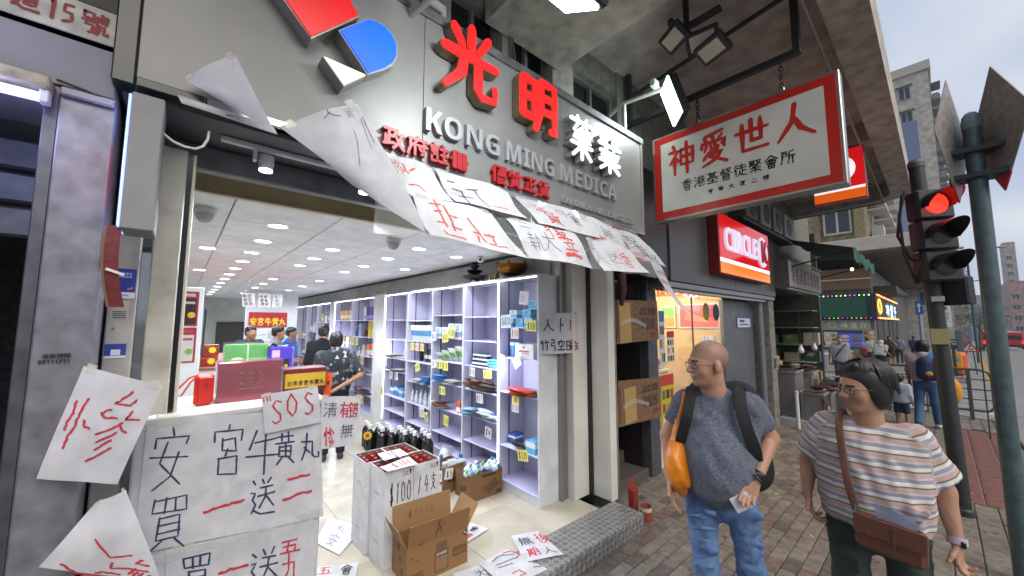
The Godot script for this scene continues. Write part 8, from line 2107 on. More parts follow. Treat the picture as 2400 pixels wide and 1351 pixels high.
func head_field(S: SDF, c: Vector3, B: Basis, k: float, scalp := 0) -> void:
	# c: between the ears at eye level; face to +z of B
	var P := func(x, y, z): return c + B * (V(x, y, z) * k)
	S.ell(P.call(0, 0.042, -0.016), V(.077, .088, .096) * k, B, 0.02, scalp)
	S.ell(P.call(0, 0.0, 0.03), V(.066, .06, .066) * k, B, 0.03)
	S.ell(P.call(0, -0.055, 0.026), V(.056, .066, .062) * k, B, 0.03)
	S.ell(P.call(0, -0.1, 0.06), V(.026, .02, .022) * k, B, 0.025)
	for s in [-1.0, 1.0]:
		S.ell(P.call(s * 0.04, -0.03, 0.062), V(.024, .026, .02) * k, B, 0.025)
		S.ell(P.call(s * 0.08, -0.01, -0.012), V(.011, .034, .021) * k, B, 0.006)
		S.ell(P.call(s * 0.011, -0.036, 0.1), V(.01, .009, .011) * k, B, 0.006)
		S.ell(P.call(s * 0.031, 0.0, 0.096), V(.017, .011, .012) * k, B, 0.0, 0, true)
		S.ell(P.call(s * 0.031, 0.0, 0.081), V(.014, .009, .012) * k, B, 0.0, 2)
		S.ell(P.call(s * 0.031, 0.0005, 0.089), V(.006, .0075, .006) * k, B, 0.0, 3)
		S.cap(P.call(s * 0.014, 0.019, 0.096), P.call(s * 0.047, 0.021, 0.082), 0.0055 * k, 0.004 * k, 0.004, 3)
	S.cap(P.call(0, 0.01, 0.09), P.call(0, -0.032, 0.111), 0.0085 * k, 0.0125 * k, 0.014)
	S.cap(P.call(-0.019, -0.065, 0.085), P.call(0.019, -0.065, 0.085), 0.0065 * k, 0.0065 * k, 0.006, 1)
	S.cap(P.call(-0.014, -0.075, 0.085), P.call(0.014, -0.075, 0.085), 0.007 * k, 0.007 * k, 0.006, 1)
func hand_field(S: SDF, w: Vector3, d: Vector3, th: Vector3, curl: float, k := 1.0) -> void:
	# w wrist, d towards the fingers, th towards the thumb; the palm faces th x d; curl in radians per joint
	d = d.normalized()
	th = (th - d * th.dot(d)).normalized()
	var pn := th.cross(d)
	for i in 3: S.cap(w, w + (d * 0.085 + th * (0.024 - i * 0.024)) * k, 0.019 * k, 0.017 * k, 0.012, 0, pn, 0.72)
	for i in 4:
		var p: Vector3 = w + (d * (0.086 + [0.0, 0.006, 0.003, -0.006][i]) + th * (0.029 - i * 0.0195)) * k
		var a: float = curl * (0.8 + 0.12 * i)
		var dd := d
		for j in 3:
			dd = dd.rotated(th, a * (0.6 if j == 0 else 1.0))
			var q: Vector3 = p + dd * [0.038, 0.025, 0.02][j] * [0.95, 1.05, 1.0, 0.8][i] * k
			S.cap(p, q, (0.0098 - j * 0.0008) * k, (0.0092 - j * 0.001) * k, 0.004)
			p = q
	var tb := w + (d * 0.028 + th * 0.026) * k
	var td := (d * 0.75 + th * 0.6 + pn * -0.25).normalized()
	var t2 := tb + td * 0.042 * k
	S.cap(tb - td * 0.015, t2, 0.0135 * k, 0.011 * k, 0.012)
	S.cap(t2, t2 + (td + d * 0.5 + pn * -0.2).normalized() * 0.032 * k, 0.0108 * k, 0.0088 * k, 0.005)
func hair_field(S: SDF, c: Vector3, B: Basis, k: float, kind: String) -> void:
	var P := func(x, y, z): return c + B * (V(x, y, z) * k)
	S.ell(P.call(0, 0.05, -0.022), V(.088, .094, .104) * k, B, 0.02)
	if kind == "bob":
		S.ell(P.call(0, -0.02, -0.05), V(.084, .105, .058) * k, B, 0.03)
		for s in [-1.0, 1.0]: S.ell(P.call(s * 0.07, -0.005, -0.03), V(.024, .07, .05) * k, B, 0.035)
		S.cap(P.call(0.03, 0.12, 0.05), P.call(-0.055, 0.085, 0.07), 0.022 * k, 0.012 * k, 0.02)
	elif kind == "long":
		S.ell(P.call(0, -0.04, -0.05), V(.092, .14, .07) * k, B, 0.03)
	elif kind == "back":
		S.ell(P.call(0, -0.005, -0.04), V(.084, .075, .075) * k, B, 0.03)
	else: S.ell(P.call(0, 0.0, -0.045), V(.08, .07, .07) * k, B, 0.02)
	S.ell(P.call(0, -0.045, 0.075), V(.072, .098, .075) * k, B, 0.0, 0, true)
	if kind == "short":
		for s in [-1.0, 1.0]: S.ell(P.call(s * 0.085, -0.03, 0.0), V(.03, .05, .04) * k, B, 0.0, 0, true)
func lean_basis(d: Vector3) -> Basis:
	var z := d.normalized()
	var x := Vector3.UP.cross(z).normalized()
	return Basis(x, z.cross(x), z)
# J joints in metres (front +z, own left +x); S looks
func person(label: String, at: Vector3, yaw: float, S: Dictionary, JJ := {}) -> Node3D:
	var H: float = S.get("H", 1.66)
	var q := H / 1.66
	var J := {"head": V(0, 1.535, .02), "neck": V(0, 1.41, -.01), "shR": V(-.175, 1.345, -.02), "shL": V(.175, 1.345, -.02), "elR": V(-.225, 1.08, -.04), "elL": V(.225, 1.08, -.04), "wrR": V(-.235, .85, .05), "wrL": V(.235, .85, .05),
		"hipR": V(-.09, .85, 0), "hipL": V(.09, .85, 0), "knR": V(-.1, .47, .02), "knL": V(.1, .47, .02), "anR": V(-.1, .08, -.02), "anL": V(.1, .08, -.02), "look": V(0, 0, 1)}
	for k in J:
		if k != "look": J[k] *= q
	for k in JJ: J[k] = JJ[k]
	var b: float = S.get("bulk", 1.0) * q
	var cell: float = S.get("cell", 0.02)
	var fine := cell < 0.015
	var t := thing("person", label, "person", at, deg_to_rad(yaw), S.get("group", ""))
	var skin: Color = Color(S.get("skin", "#a87c60")).srgb_to_linear()
	var pal := [skin, skin.lerp(Color(0.28, 0.07, 0.06), 0.3), Color(0.45, 0.43, 0.4), Color(0.02, 0.018, 0.016), skin.lerp(Color(S.get("stubble", "#5a5450")).srgb_to_linear(), 0.4)]
	var hB := lean_basis(J.look)
	var hk: float = S.get("hk", 1.0) * (q if H > 1.3 else q * 1.25)
	var bm := MB.new()
	var m: Vector3 = (J.shR + J.shL) * 0.5
	var p: Vector3 = (J.hipR + J.hipL) * 0.5
	var body := SDF.new(V(-.6, -.02, -.5) * q, V(.6, 1.8, .5) * q, maxf(cell, 0.014))
	body.cap(m, J.neck, 0.07 * b, 0.055 * q, 0.04)
	body.cap(J.neck, J.head + hB * V(0, -.04, -.02) * hk, 0.062 * q, 0.056 * q, 0.03)
	body.cap(m + V(0, -.12 * q, -.02), p + V(0, .04, -.02), 0.06 * b, 0.06 * b, 0.04)
	for s in ["R", "L"]:
		body.cap(J["sh" + s], J["el" + s], 0.045 * q * S.get("arm", 1.0), 0.039 * q * S.get("arm", 1.0), 0.03)
		body.cap(J["el" + s], J["wr" + s], 0.039 * q * S.get("arm", 1.0), 0.026 * q, 0.02)
		body.cap(J["hip" + s], J["kn" + s], 0.075 * b, 0.05 * q, 0.03)
		body.cap(J["kn" + s], J["an" + s], 0.05 * q, 0.035 * q, 0.02)
		if not fine:
			var d: Vector3 = (J["wr" + s] - J["el" + s]).normalized()
			body.cap(J["wr" + s], J["wr" + s] + d * 0.09 * q, 0.026 * q, 0.024 * q, 0.01)
			for i in 3: body.cap(J["wr" + s] + d * 0.08 * q, J["wr" + s] + (d * 0.16 + V(0, 0, 0.025 * (i - 1))) * q, 0.012 * q, 0.009 * q, 0.004)
	if not fine: head_field(body, J.head, hB, hk)
	body.mesh(bm, pal)
	if fine:
		var hf := SDF.new(J.head - V(.14, .15, .14), J.head + V(.14, .16, .14), 0.0045)
		hf.cap(J.neck, J.head + hB * V(0, -.05, -.02), 0.063 * q, 0.056 * q, 0.03)
		head_field(hf, J.head, hB, hk, S.get("scalp", 0))
		hf.mesh(bm, pal)
		for s in ["R", "L"]:
			var hd: Dictionary = S["hand" + s]
			var w: Vector3 = J["wr" + s]
			var sd := SDF.new(w - V(.2, .22, .2), w + V(.2, .2, .2), 0.0045)
			sd.cap(J["el" + s].lerp(w, 0.6), w, 0.032 * q, 0.0255 * q, 0.01)
			hand_field(sd, w, hd.d, hd.th, hd.curl, 0.98 * q)
			sd.mesh(bm, pal)
	part(t, "body", bm, mt("#ffffff", 0.5, {"vc": 1, "sss": 0.08, "t": "fine", "s": 9.0, "b": "fine", "bs": 0.25, "world": false}))
	# shirt
	var sl: float = S.get("sleeve", 0.75)
	var hem: float = S.get("hem", 0.8 * q)
	var belly: float = S.get("belly", 0.0)
	var sh := SDF.new(V(-.6, .4, -.5) * q, V(.6, 1.55, .5) * q, cell)
	sh.cap(J.shR, J.shL, 0.068 * b, 0.068 * b, 0.05, 0, V(0, 0, 1), 0.9)
	if not S.has("open"): sh.cap(m + V(0, .03, -.01) * q, J.neck + V(0, -.035, -.005) * q, 0.085 * b, 0.066 * q, 0.04, 0)
	for s in ["R", "L"]:
		sh.cap(J["sh" + s].lerp(m, 0.35) + V(0, -.1, 0) * q, J["hip" + s].lerp(p, 0.15) + V(0, .1, 0) * q, 0.112 * b, 0.118 * b, 0.06)
		var e1: Vector3 = J["sh" + s].lerp(J["el" + s], minf(sl, 1.0))
		sh.cap(J["sh" + s], e1, 0.064 * q * S.get("arm", 1.0), S.get("cuff", 0.06) * q, 0.035, 0, Vector3.ZERO, 1.0, sl <= 1.0, true)
		if sl > 1.0: sh.cap(e1, J["el" + s].lerp(J["wr" + s], sl - 1.0), 0.056 * q, 0.045 * q, 0.02, 0, Vector3.ZERO, 1.0, true, true)
	sh.cap(m + V(0, -.1, .005) * q, p + V(0, .1, .0) * q, 0.11 * b, 0.115 * b, 0.06)
	if belly > 0.0: sh.ell(p + V(0, .17, .03 + belly * .4) * q, V(0.165 * b, 0.22 * q, (0.11 + belly * 0.3) * q), Basis(), 0.09)
	sh.cap(m + V(0, -.3, 0) * q, V(p.x, hem, p.z + .015), 0.125 * b, S.get("hemr", 0.142) * b, 0.05, 0, V(0, 0, 1), S.get("flatn", 0.86), true)
	if S.has("folds"):
		for i in 7: sh.cap(V(p.x - 0.15 + i * 0.05, hem + 0.06 + 0.05 * sin(i * 2.3), p.z + 0.13 * b), V(p.x - 0.1 + i * 0.05, hem + 0.2 + 0.06 * cos(i * 1.7), p.z + 0.145 * b), 0.012, 0.008, 0.03)
	if fine: sh.crumple(11.0, 0.012, V(1.0, .45, 1.0))
	part(t, "shirt", sh.mesh(MB.new(), [Color.WHITE]), S.shirt)
	# trousers, shorts or skirt
	var lg: float = S.get("leg", 2.0)
	var tr := SDF.new(V(-.45, -.02, -.45) * q, V(.45, 1.1, .45) * q, cell)
	tr.ell(p + V(0, .02, 0), V(.155, .13, .13) * b, Basis(), 0.05)
	tr.ell(p + V(0, -.05, .01), V(.1, .1, .1) * b, Basis(), 0.05)
	for s in ["R", "L"]:
		var e1: Vector3 = J["hip" + s].lerp(J["kn" + s], minf(lg, 1.0))
		tr.cap(J["hip" + s], e1, 0.088 * b, (0.068 if lg >= 1.0 else 0.085) * b, 0.035, 0, Vector3.ZERO, 1.0, lg < 1.0)
		if lg > 1.0: tr.cap(J["kn" + s], J["kn" + s].lerp(J["an" + s], lg - 1.0), 0.068 * b, 0.055 * q, 0.03, 0, Vector3.ZERO, 1.0, true)
		if S.has("folds") and lg > 1.0:
			for i in 9: tr.cap(J["kn" + s] + V(-0.06, 0.05 + i * 0.035, 0.055 + 0.01 * sin(i * 2.0)) * q, J["kn" + s] + V(0.05, 0.075 + i * 0.035 + 0.03 * sin(i * 1.3), 0.06) * q, 0.006, 0.009, 0.025)
	if S.has("skirt"): tr.cap(p, V(p.x, S.skirt, p.z), 0.14 * b, 0.19 * b, 0.03, 0, V(0, 0, 1), 0.8, true)
	if fine: tr.crumple(9.0, 0.011, V(.7, 1.0, .8))
	part(t, "trousers" if lg > 1.0 else "shorts", tr.mesh(MB.new(), [Color.WHITE]), S.trousers)
	for s in ["R", "L"]:
		var a: Vector3 = J["an" + s]
		var d2: Vector3 = S.get("toe" + s, V(0, 0, 1))
		var so := SDF.new(a - V(.2, .12, .2), a + V(.2, .12, .25), maxf(cell, 0.012))
		so.cap(a + d2 * -0.03 + V(0, -.035, 0) * q, a + d2 * 0.14 * q + V(0, -.05, 0) * q, 0.043 * q, 0.036 * q, 0.01)
		part(t, "shoe", so.mesh(MB.new(), [Color.WHITE]), mt(S.get("shoe", "#2b2b2c"), 0.6))
	if S.has("hair"):
		var hc := J.head as Vector3
		var hr := SDF.new(hc - V(.2, .3, .2), hc + V(.2, .2, .2), 0.0055 if fine else cell * 0.7)
		hair_field(hr, hc, hB, hk, S.hair)
		var hm := hr.mesh(MB.new(), [Color.WHITE])
		if fine:
			for i in 150:      # strands combed over the crown
				var a := -2.5 + 5.0 * i / 149.0
				var pts := []
				var ln := rng.randf_range(0.75, 1.0)
				for j in 7:
					var e := 0.15 + ln * (2.1 if absf(a) < 1.9 else 1.2) * j / 6.0
					var dr := V(-sin(a) * sin(minf(e, 1.6)) * 0.1, (cos(e) if e < 1.6 else -(e - 1.57) * 1.3) * 0.106, -cos(a) * sin(minf(e, 1.6)) * 0.114 - absf(sin(a)) * 0.02 * e)
					pts.append(hc + hB * (V(0.015 * (1.0 - j / 6.0), 0.05, -0.022) + dr + V(0, 0, .0)) * hk)
				hm.tube(pts, [0.003, 0.004, 0.0045, 0.0045, 0.004, 0.0035, 0.0015], 5)
		part(t, "hair", hm, mt(S.get("hairc", "#17130f"), 0.42, {"t": "brush", "s": 6.0, "b": "brush", "bs": 0.8, "world": false}))
	return t
func ribbon(p: Node, called: String, pts: Array, w: float, out: Vector3, m: Material) -> void:
	var c := Curve3D.new()
	for i in pts.size():
		var d: Vector3 = (pts[mini(i + 1, pts.size() - 1)] - pts[maxi(i - 1, 0)]) / 6.0
		c.add_point(pts[i], -d, d)
	var n := pts.size() * 5
	var L := c.get_baked_length()
	var g := func(u, v):
		var s: float = v * L
		var a := c.sample_baked(s, true)
		var d := (c.sample_baked(minf(s + 0.01, L), true) - c.sample_baked(maxf(s - 0.01, 0), true)).normalized()
		var side := d.cross(out).normalized()
		var nn := side.cross(d)
		var k: Vector2 = [V2(-1, 0), V2(-0.9, 1), V2(0.9, 1), V2(1, 0), V2(-1, 0)][int(round(u * 4))]
		return a + side * k.x * w * 0.5 + nn * k.y * 0.006
	part(p, called, MB.new().grid(4, n, g), m)
func glasses(t: Node3D, c: Vector3, B: Basis, col: String) -> void:
	var P := func(x, y, z): return c + B * V(x, y, z)
	var fm := MB.new()
	for s in [-1.0, 1.0]:
		var pts := []
		for j in 13: pts.append(P.call(s * 0.034 + cos(TAU * j / 12.0) * 0.025, -0.002 + sin(TAU * j / 12.0) * 0.018, 0.104 - absf(s * 0.034 + cos(TAU * j / 12.0) * 0.025) * 0.12))
		fm.tube(pts, 0.0017, 5, false)
		fm.tube([P.call(s * 0.058, 0.004, 0.097), P.call(s * 0.078, 0.003, 0.06), P.call(s * 0.086, 0.002, -0.008)], 0.0018, 5)
	fm.tube([P.call(-0.01, 0.002, 0.103), P.call(0.01, 0.002, 0.103)], 0.0017, 5)
	part(t, "glasses", fm, mt(col, 0.3))
func tex_bands(cols: Array, wid: Array) -> ImageTexture:
	var im := Image.create(8, 256, false, Image.FORMAT_RGB8)
	var y := 0.0
	for i in cols.size():
		var e: float = y + wid[i] * 256.0
		im.fill_rect(Rect2i(0, int(y), 8, int(e) - int(y) + 1), Color(cols[i]))
		y = e
	return ImageTexture.create_from_image(im)
func make_people() -> void:
	rng.seed = 101
	# man in grey with a backpack
	var jeans := mt("#6484b2", 0.85, {"t": "denim", "s": 3.0, "b": "denim", "bs": 0.4, "world": false})
	var grey := mt("#7d8697", 0.9, {"t": "heather", "s": 5.0, "world": false})
	var x0 := -0.045
	var mn := person("bald man in grey T-shirt and jeans with backpack straps and orange bag", V(2.271, 0, -.812), -73.3, {"H": 1.68, "cell": 0.012, "bulk": 0.9, "belly": 0.11, "skin": "#b98c72", "scalp": 4, "shirt": grey, "sleeve": 0.62, "cuff": 0.068, "arm": 1.12, "hem": 0.885, "hemr": 0.138, "flatn": 1.05, "trousers": jeans, "folds": 1, "shoe": "#26262a",
		"handR": {"d": V(.12, -1, .35), "th": V(.3, .2, 1), "curl": 0.35}, "handL": {"d": V(-.45, -.8, .4), "th": V(-.6, .3, .2), "curl": 0.3}},
		{"head": V(-.075, 1.55, .015), "look": V(-.82, -.02, .57), "neck": V(-.055, 1.40, -.02), "shR": V(x0 - .155, 1.32, -.03), "shL": V(x0 + .155, 1.33, -.03), "elR": V(-.305, 1.12, -.03), "wrR": V(-.285, .915, .08), "elL": V(.2, 1.15, -.14), "wrL": V(.135, 1.02, .10), "hipR": V(x0 - .1, .86, 0), "hipL": V(x0 + .09, .87, 0), "knR": V(x0 - .07, .48, .1), "knL": V(x0 + .13, .48, .0), "anR": V(x0 - .08, .08, .14), "anL": V(x0 + .14, .08, -.16)})
	var blk := mt("#17181b", 0.8, {"t": "weave", "s": 6.0})
	glasses(mn, V(-.075, 1.55, .015), lean_basis(V(-.82, -.02, .57)), "#2b2522")
	ribbon(mn, "backpack_strap", [V(x0 - .13, 1.35, -.13), V(x0 - .125, 1.405, -.03), V(x0 - .12, 1.35, .08), V(x0 - .135, 1.26, .135), V(x0 - .175, 1.12, .1), V(x0 - .17, 1.05, -.02)], 0.055, V(0, .3, 1), blk)
	ribbon(mn, "backpack_strap", [V(x0 + .13, 1.36, -.13), V(x0 + .12, 1.415, -.03), V(x0 + .12, 1.36, .08), V(x0 + .14, 1.26, .13), V(x0 + .175, 1.12, .09), V(x0 + .17, 1.0, -.02)], 0.06, V(.2, .3, 1), blk)
	var bpk := SDF.new(V(-.4, .75, -.5), V(.4, 1.5, .05), 0.016)
	bpk.cap(V(x0 - .06, 1.32, -.2), V(x0 - .06, .98, -.2), 0.12, 0.13, 0.04)
	bpk.cap(V(x0 + .1, 1.32, -.2), V(x0 + .13, .96, -.19), 0.12, 0.13, 0.04)
	part(mn, "backpack", bpk.mesh(MB.new(), [Color.WHITE]), blk)
	part(mn, "wrist_watch", MB.new().tube([V(.14, 1.025, .088), V(.122, 1.0, .112)], 0.035, 14).box(V(.152, 1.025, .125), V(.03, .03, .018), rot(0, 40, -40), 0.006), mt("#15171a", 0.4))
	part(mn, "leather_belt_line", MB.new().lathe([V2(0.148, 0.0), V2(0.15, 0.02)], V(x0, .868, .01), 24, Basis.from_scale(V(1.1, 1, .92))), mt("#3c5a8a", 0.8))
	part(mn, "pocket_paper", MB.new().box(V(.06, .90, .165), V(.09, .075, .003), rot(0, 20, 30)), mt("#c3c0c6", 0.7))
	var ob := thing("orange_carrier_bag", "bright orange carrier bag hanging under the bald man's arm", "bag", mn.position, mn.rotation.y)
	var bg := SDF.new(V(-.45, .7, -.2), V(.0, 1.45, .35), 0.011)
	bg.cap(V(-.235, 1.22, .03), V(-.235, 1.0, .06), 0.02, 0.06, 0.02)
	bg.ell(V(-.232, .985, .10), V(.065, .14, .11), rot(8, 0, 6), 0.05)
	for i in 5: bg.cap(V(-.21, 1.12, .06 + .01 * i), V(-.185, .93, .02 + .035 * i), 0.008, 0.012, 0.02)
	bg.crumple(13.0, 0.009, V(1.2, .6, 1.2))
	part(ob, "bag", bg.mesh(MB.new(), [Color.WHITE]), mt("#d27a0c", 0.4, {"back": 0.4}))
	part(ob, "handle", MB.new().tube([V(-.235, 1.22, .03), V(-.2, 1.34, .06), V(-.2, 1.38, .02)], 0.012, 6), mt("#c86f0c", 0.45))
	# woman in the striped top
	var st := StandardMaterial3D.new()
	st.albedo_texture = tex_bands(["#b39790", "#b39790", "#6d6350", "#c3c3c0", "#c9c9c6", "#8e8a97", "#b3b1b4"], [0.16, 0.14, 0.1, 0.14, 0.1, 0.24, 0.12])
	st.uv1_scale = V(1, 15.0, 1)
	st.roughness = 0.9
	st.cull_mode = BaseMaterial3D.CULL_DISABLED
	var w0 := -0.055
	var wm := person("woman in striped short-sleeved top and glasses carrying a brown shoulder bag", V(2.699, 0, -.234), -91.3, {"H": 1.58, "cell": 0.012, "bulk": 1.12, "belly": 0.06, "skin": "#b98c72", "shirt": st, "sleeve": 0.78, "cuff": 0.095, "arm": 1.2, "hem": 0.78, "hemr": 0.175, "flatn": 0.86, "trousers": mt("#33443c", 0.85, {"t": "weave", "s": 4.0, "world": false}), "folds": 1, "open": 1, "hair": "bob", "hairc": "#2a2624", "hk": 1.03, "shoe": "#202020",
		"handR": {"d": V(.22, -1, .25), "th": V(.3, .3, 1), "curl": 0.75}, "handL": {"d": V(.0, -1, .2), "th": V(-.2, .2, 1), "curl": 0.8}},
		{"head": V(-.06, 1.445, .02), "look": V(-.62, -.08, .78), "neck": V(-.05, 1.285, -.015), "shR": V(w0 - .16, 1.215, -.02), "shL": V(w0 + .16, 1.205, -.02), "elR": V(-.315, 1.0, -.03), "wrR": V(-.315, .85, .06), "elL": V(.185, .985, -.07), "wrL": V(.215, .785, -.02), "hipR": V(w0 - .1, .79, 0), "hipL": V(w0 + .1, .79, 0), "knR": V(w0 - .1, .44, .08), "knL": V(w0 + .11, .44, .0), "anR": V(w0 - .09, .08, .14), "anL": V(w0 + .11, .08, -.1)})
	glasses(wm, V(-.06, 1.445, .02), lean_basis(V(-.62, -.08, .78)), "#2a1d14")
	part(wm, "fitness_band", MB.new().tube([V(.214, .805, -.027), V(.216, .778, -.018)], 0.0345, 14), mt("#a99aa8", 0.5))
	part(wm, "band_screen", MB.new().box(V(.235, .79, .008), V(.016, .03, .012), rot(0, 40, 0), 0.004), mt("#101013", 0.2))
	var lea := mt("#6d4232", 0.45, {"t": "grime", "s": 4.0, "b": "fine", "bs": 0.4, "world": false})
	var hbg := thing("brown_shoulder_bag", "brown leather flap bag worn across the striped woman's front", "bag", wm.position, wm.rotation.y)
	var hbb := rot(0, -4, -3)
	part(hbg, "pouch", MB.new().box(V(.02, .80, .215), V(.235, .155, .065), hbb, 0.018), lea)
	part(hbg, "flap", MB.new().box(V(.02, .838, .2515), V(.24, .085, .007), hbb, 0.003), mt("#744838", 0.4, {"t": "grime", "s": 4.0, "world": false}))
	part(hbg, "strap_tab", MB.new().box(V(.035, .822, .258), V(.014, .09, .005), hbb, 0.002), mt("#5d372a", 0.45))
	part(hbg, "metal_ring", MB.new().tube([V(-.095, .885, .215), V(-.095, .91, .21)], 0.012, 8), mt("#6b6259", 0.3, {"m": 0.8}))
	part(hbg, "cloth_pouch", MB.new().grid(6, 4, func(u, v): return V(-0.02 + u * 0.13, 0.945 - v * 0.09 - u * 0.03, 0.225 + 0.012 * sin(u * 6.0 + v * 4.0))), mt("#8d94a6", 0.8))
	ribbon(hbg, "shoulder_strap", [V(-.15, 1.24, -.12), V(-.155, 1.315, -.02), V(-.15, 1.25, .09), V(-.135, 1.12, .15), V(-.115, 1.0, .2), V(-.095, .91, .212)], 0.032, V(0, .3, 1), lea)
	# people farther along
	var wht := func(h: String): return mt(h, 0.9, {"t": "weave", "s": 4.0, "world": false})
	var plaid := mt("#a3a4a6", 0.9, {"t": "crack", "s": 6.0, "world": false})
	var pk := person("woman in pale pink T-shirt with navy backpack seen from behind", on(10.45, -0.26), 84, {"H": 1.6, "shirt": wht.call("#cdb9c2"), "trousers": wht.call("#4a6a94"), "hair": "bob", "hairc": "#1c1815", "shoe": "#a9a8a4", "hem": 0.86, "sleeve": 0.5}, {"anL": V(.1, .1, -.3), "knL": V(.1, .46, -.03), "anR": V(-.1, .08, .1), "wrL": V(.22, .78, .1)})
	var nb := SDF.new(V(-.3, .85, -.5), V(.35, 1.4, .0), 0.018)
	nb.cap(V(-.05, 1.2, -.22), V(-.05, 1.0, -.22), 0.12, 0.13, 0.04); nb.cap(V(-.2, 1.2, -.2), V(-.2, 1.0, -.2), 0.1, 0.12, 0.04)
	part(pk, "backpack", nb.mesh(MB.new(), [Color.WHITE]), mt("#1c2c52", 0.7))
	part(pk, "yellow_badge", MB.new().ball(V(-.1, 1.02, -.35), V(.05, .04, .02), 10, 6), mt("#c89420", 0.6))
	ribbon(pk, "blue_strap", [V(-.13, 1.39, -.02), V(-.12, 1.36, -.12), V(-.1, 1.25, -.2)], 0.05, V(0, .5, -1), mt("#2f74b4", 0.6))
	var yb := thing("mustard_bag", "mustard yellow bag carried by the pink-shirted woman", "bag", on(10.6, 0.06, 0.45))
	part(yb, "bag", MB.new().ball(V(0, .25, 0), V(.1, .24, .12), 12, 8), mt("#c2861c", 0.6))
	part(yb, "handle", MB.new().tube([V(0, .45, -.04), V(0, .58, 0), V(0, .45, .04)], 0.012, 6), mt("#a8741a", 0.6))
	person("small child in white and blue school uniform beside the pink-shirted woman", on(9.7, -0.56), 80, {"H": 0.98, "shirt": wht.call("#b9c2d2"), "trousers": wht.call("#2a3348"), "leg": 0.8, "sleeve": 1.7, "hair": "short", "hairc": "#100e0d", "shoe": "#2a2a2a", "hem": 0.5})
	var ck := person("man in checked shirt with a cross strap walking towards us", on(16.4, -2.25), -80, {"H": 1.62, "shirt": plaid, "trousers": wht.call("#3a3f4a"), "hair": "short", "hairc": "#3a3632", "bulk": 1.1}, {"wrR": V(-.26, .84, .12), "knR": V(-.1, .46, .1)})
	ribbon(ck, "cross_strap", [V(.14, 1.38, .06), V(.0, 1.18, .15), V(-.14, .95, .13)], 0.05, V(0, 0, 1), mt("#27364a", 0.7))
	person("person in dark blue looking down at a phone before the food posters", on(25.5, -4.3), -60, {"H": 1.6, "cell": 0.024, "shirt": wht.call("#1f2d46"), "trousers": wht.call("#20242c"), "hair": "short", "hairc": "#14110f"}, {"wrR": V(-.08, 1.12, .25), "wrL": V(.06, 1.12, .25), "look": V(0, -.4, 1)})
	person("woman in white top and sun hat bending in black shorts", on(22.9, -1.82), 70, {"H": 1.58, "cell": 0.022, "shirt": wht.call("#bdbcba"), "trousers": wht.call("#17181c"), "leg": 0.6, "sleeve": 0.15, "hair": "back", "hairc": "#c2b8a2", "bulk": 1.1}, {"head": V(.02, 1.36, .2), "neck": V(0, 1.28, .12), "shR": V(-.17, 1.22, .1), "shL": V(.17, 1.22, .1), "wrR": V(-.2, .85, .3)})
	var sg := person("student in white shirt with a red bag behind the woman in the hat", on(27.0, -2.6), 75, {"H": 1.58, "cell": 0.024, "shirt": wht.call("#b4b6bc"), "trousers": wht.call("#2a3046"), "hair": "short", "hairc": "#14110f"})
	part(sg, "red_bag", MB.new().box(V(.12, .85, -.18), V(.3, .4, .14), rot(0, 0, 5), 0.04), mt("#7a1f2c", 0.6))
	var bw := person("woman in brown top and black skirt on the phone facing us", on(30.5, -2.0), -85, {"H": 1.66, "cell": 0.024, "shirt": wht.call("#5d4630"), "trousers": wht.call("#15171b"), "leg": 0.9, "skirt": 0.5, "hair": "long", "hairc": "#17120f", "shoe": "#a9a49a"}, {"wrL": V(.1, 1.4, .12), "elL": V(.25, 1.14, .08)})
	part(bw, "black_bag", MB.new().ball(V(0, 1.05, .2), V(.17, .2, .06), 12, 8), mt("#131417", 0.6))
	person("man in blue and white checked shirt walking away", on(33.5, -1.8), 80, {"H": 1.68, "cell": 0.026, "shirt": mt("#9aa0b2", 0.9, {"t": "crack", "s": 5.0, "world": false}), "trousers": wht.call("#3c4048"), "hair": "short", "hairc": "#55504c"})
	person("person in bright blue shirt beyond the checked shirt man", on(38.0, -1.3), 80, {"H": 1.7, "cell": 0.026, "shirt": wht.call("#27509a"), "trousers": wht.call("#24272e"), "hair": "short", "hairc": "#1a1614"})
	# inside the shop
	var gi := Image.create(192, 192, false, Image.FORMAT_RGB8)
	gi.fill(Color("#1d2026"))
	for i in 26:
		var cx := rng.randi() % 192
		var cy := rng.randi() % 192
		var sz := 12 + rng.randi() % 16
		for y in sz:
			for x in y + 1: gi.set_pixel(posmod(cx + x - y / 2, 192), (cy + y) % 192, Color(["#b9bab8", "#6d7076", "#44484f"][i % 3]))
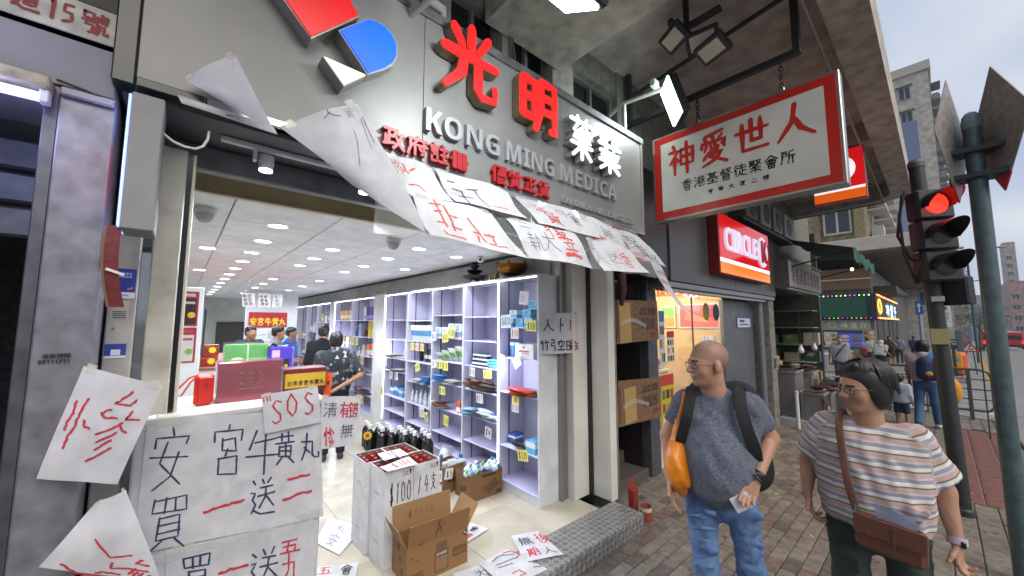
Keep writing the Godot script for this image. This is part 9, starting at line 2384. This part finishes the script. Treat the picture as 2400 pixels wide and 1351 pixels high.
	var geo := mt("#fffffe", 0.9, {"t": "soft", "s": 2.6, "world": false})
	geo.albedo_texture = ImageTexture.create_from_image(gi)
	person("customer in black and white triangle print top, hand behind the back", V(1.47, FL, -4.98), 165, {"H": 1.52, "cell": 0.016, "shirt": geo, "sleeve": 0.85, "cuff": 0.075, "trousers": wht.call("#1a1c24"), "hair": "back", "hairc": "#14110f", "shoe": "#2b2b2a", "bulk": 1.08}, {"wrR": V(-.05, .87, -.17), "elR": V(-.28, .99, -.12)})
	person("customer in black standing beyond the triangle print top", V(1.75, FL, -6.6), 150, {"H": 1.6, "cell": 0.022, "shirt": wht.call("#141416"), "sleeve": 1.8, "trousers": wht.call("#1c1d22"), "hair": "short", "hairc": "#2a2725"})
	var sk := person("masked shop worker in grey leaning over the counter goods", V(1.28, FL, -7.6), 75, {"H": 1.58, "cell": 0.02, "shirt": wht.call("#8a8d90"), "trousers": wht.call("#24262c"), "hair": "short", "hairc": "#1c1917"}, {"wrR": V(-.2, .98, .3), "wrL": V(.2, .98, .3)})
	part(sk, "face_mask", MB.new().ball(V(0, 1.41, .09), V(.055, .045, .03), 12, 8), mt("#b9c2c8", 0.7))
	person("dark haired person bent behind the green pack", V(.92, FL, -7.9), 20, {"H": 1.58, "cell": 0.022, "shirt": wht.call("#3a3c44"), "trousers": wht.call("#24262c"), "hair": "short", "hairc": "#100e0d"})
	person("person in a blue top behind the masked worker", V(1.62, FL, -8.3), 60, {"H": 1.55, "cell": 0.022, "shirt": wht.call("#2f63b4"), "trousers": wht.call("#24262c"), "hair": "short", "hairc": "#1c1917"})
	person("shop assistant in orange behind the convenience shop counter", V(5.2, .02, -3.9), 20, {"H": 1.6, "cell": 0.022, "shirt": wht.call("#b8401c"), "trousers": wht.call("#24262c"), "hair": "short", "hairc": "#1c1917"})
func _ready() -> void:
	rng.seed = 7
	make_view()
	make_ground()
	make_room()
	make_front()
	make_neighbours()
	make_shelves()
	make_sheets()
	make_front_items()
	make_far()
	make_people()
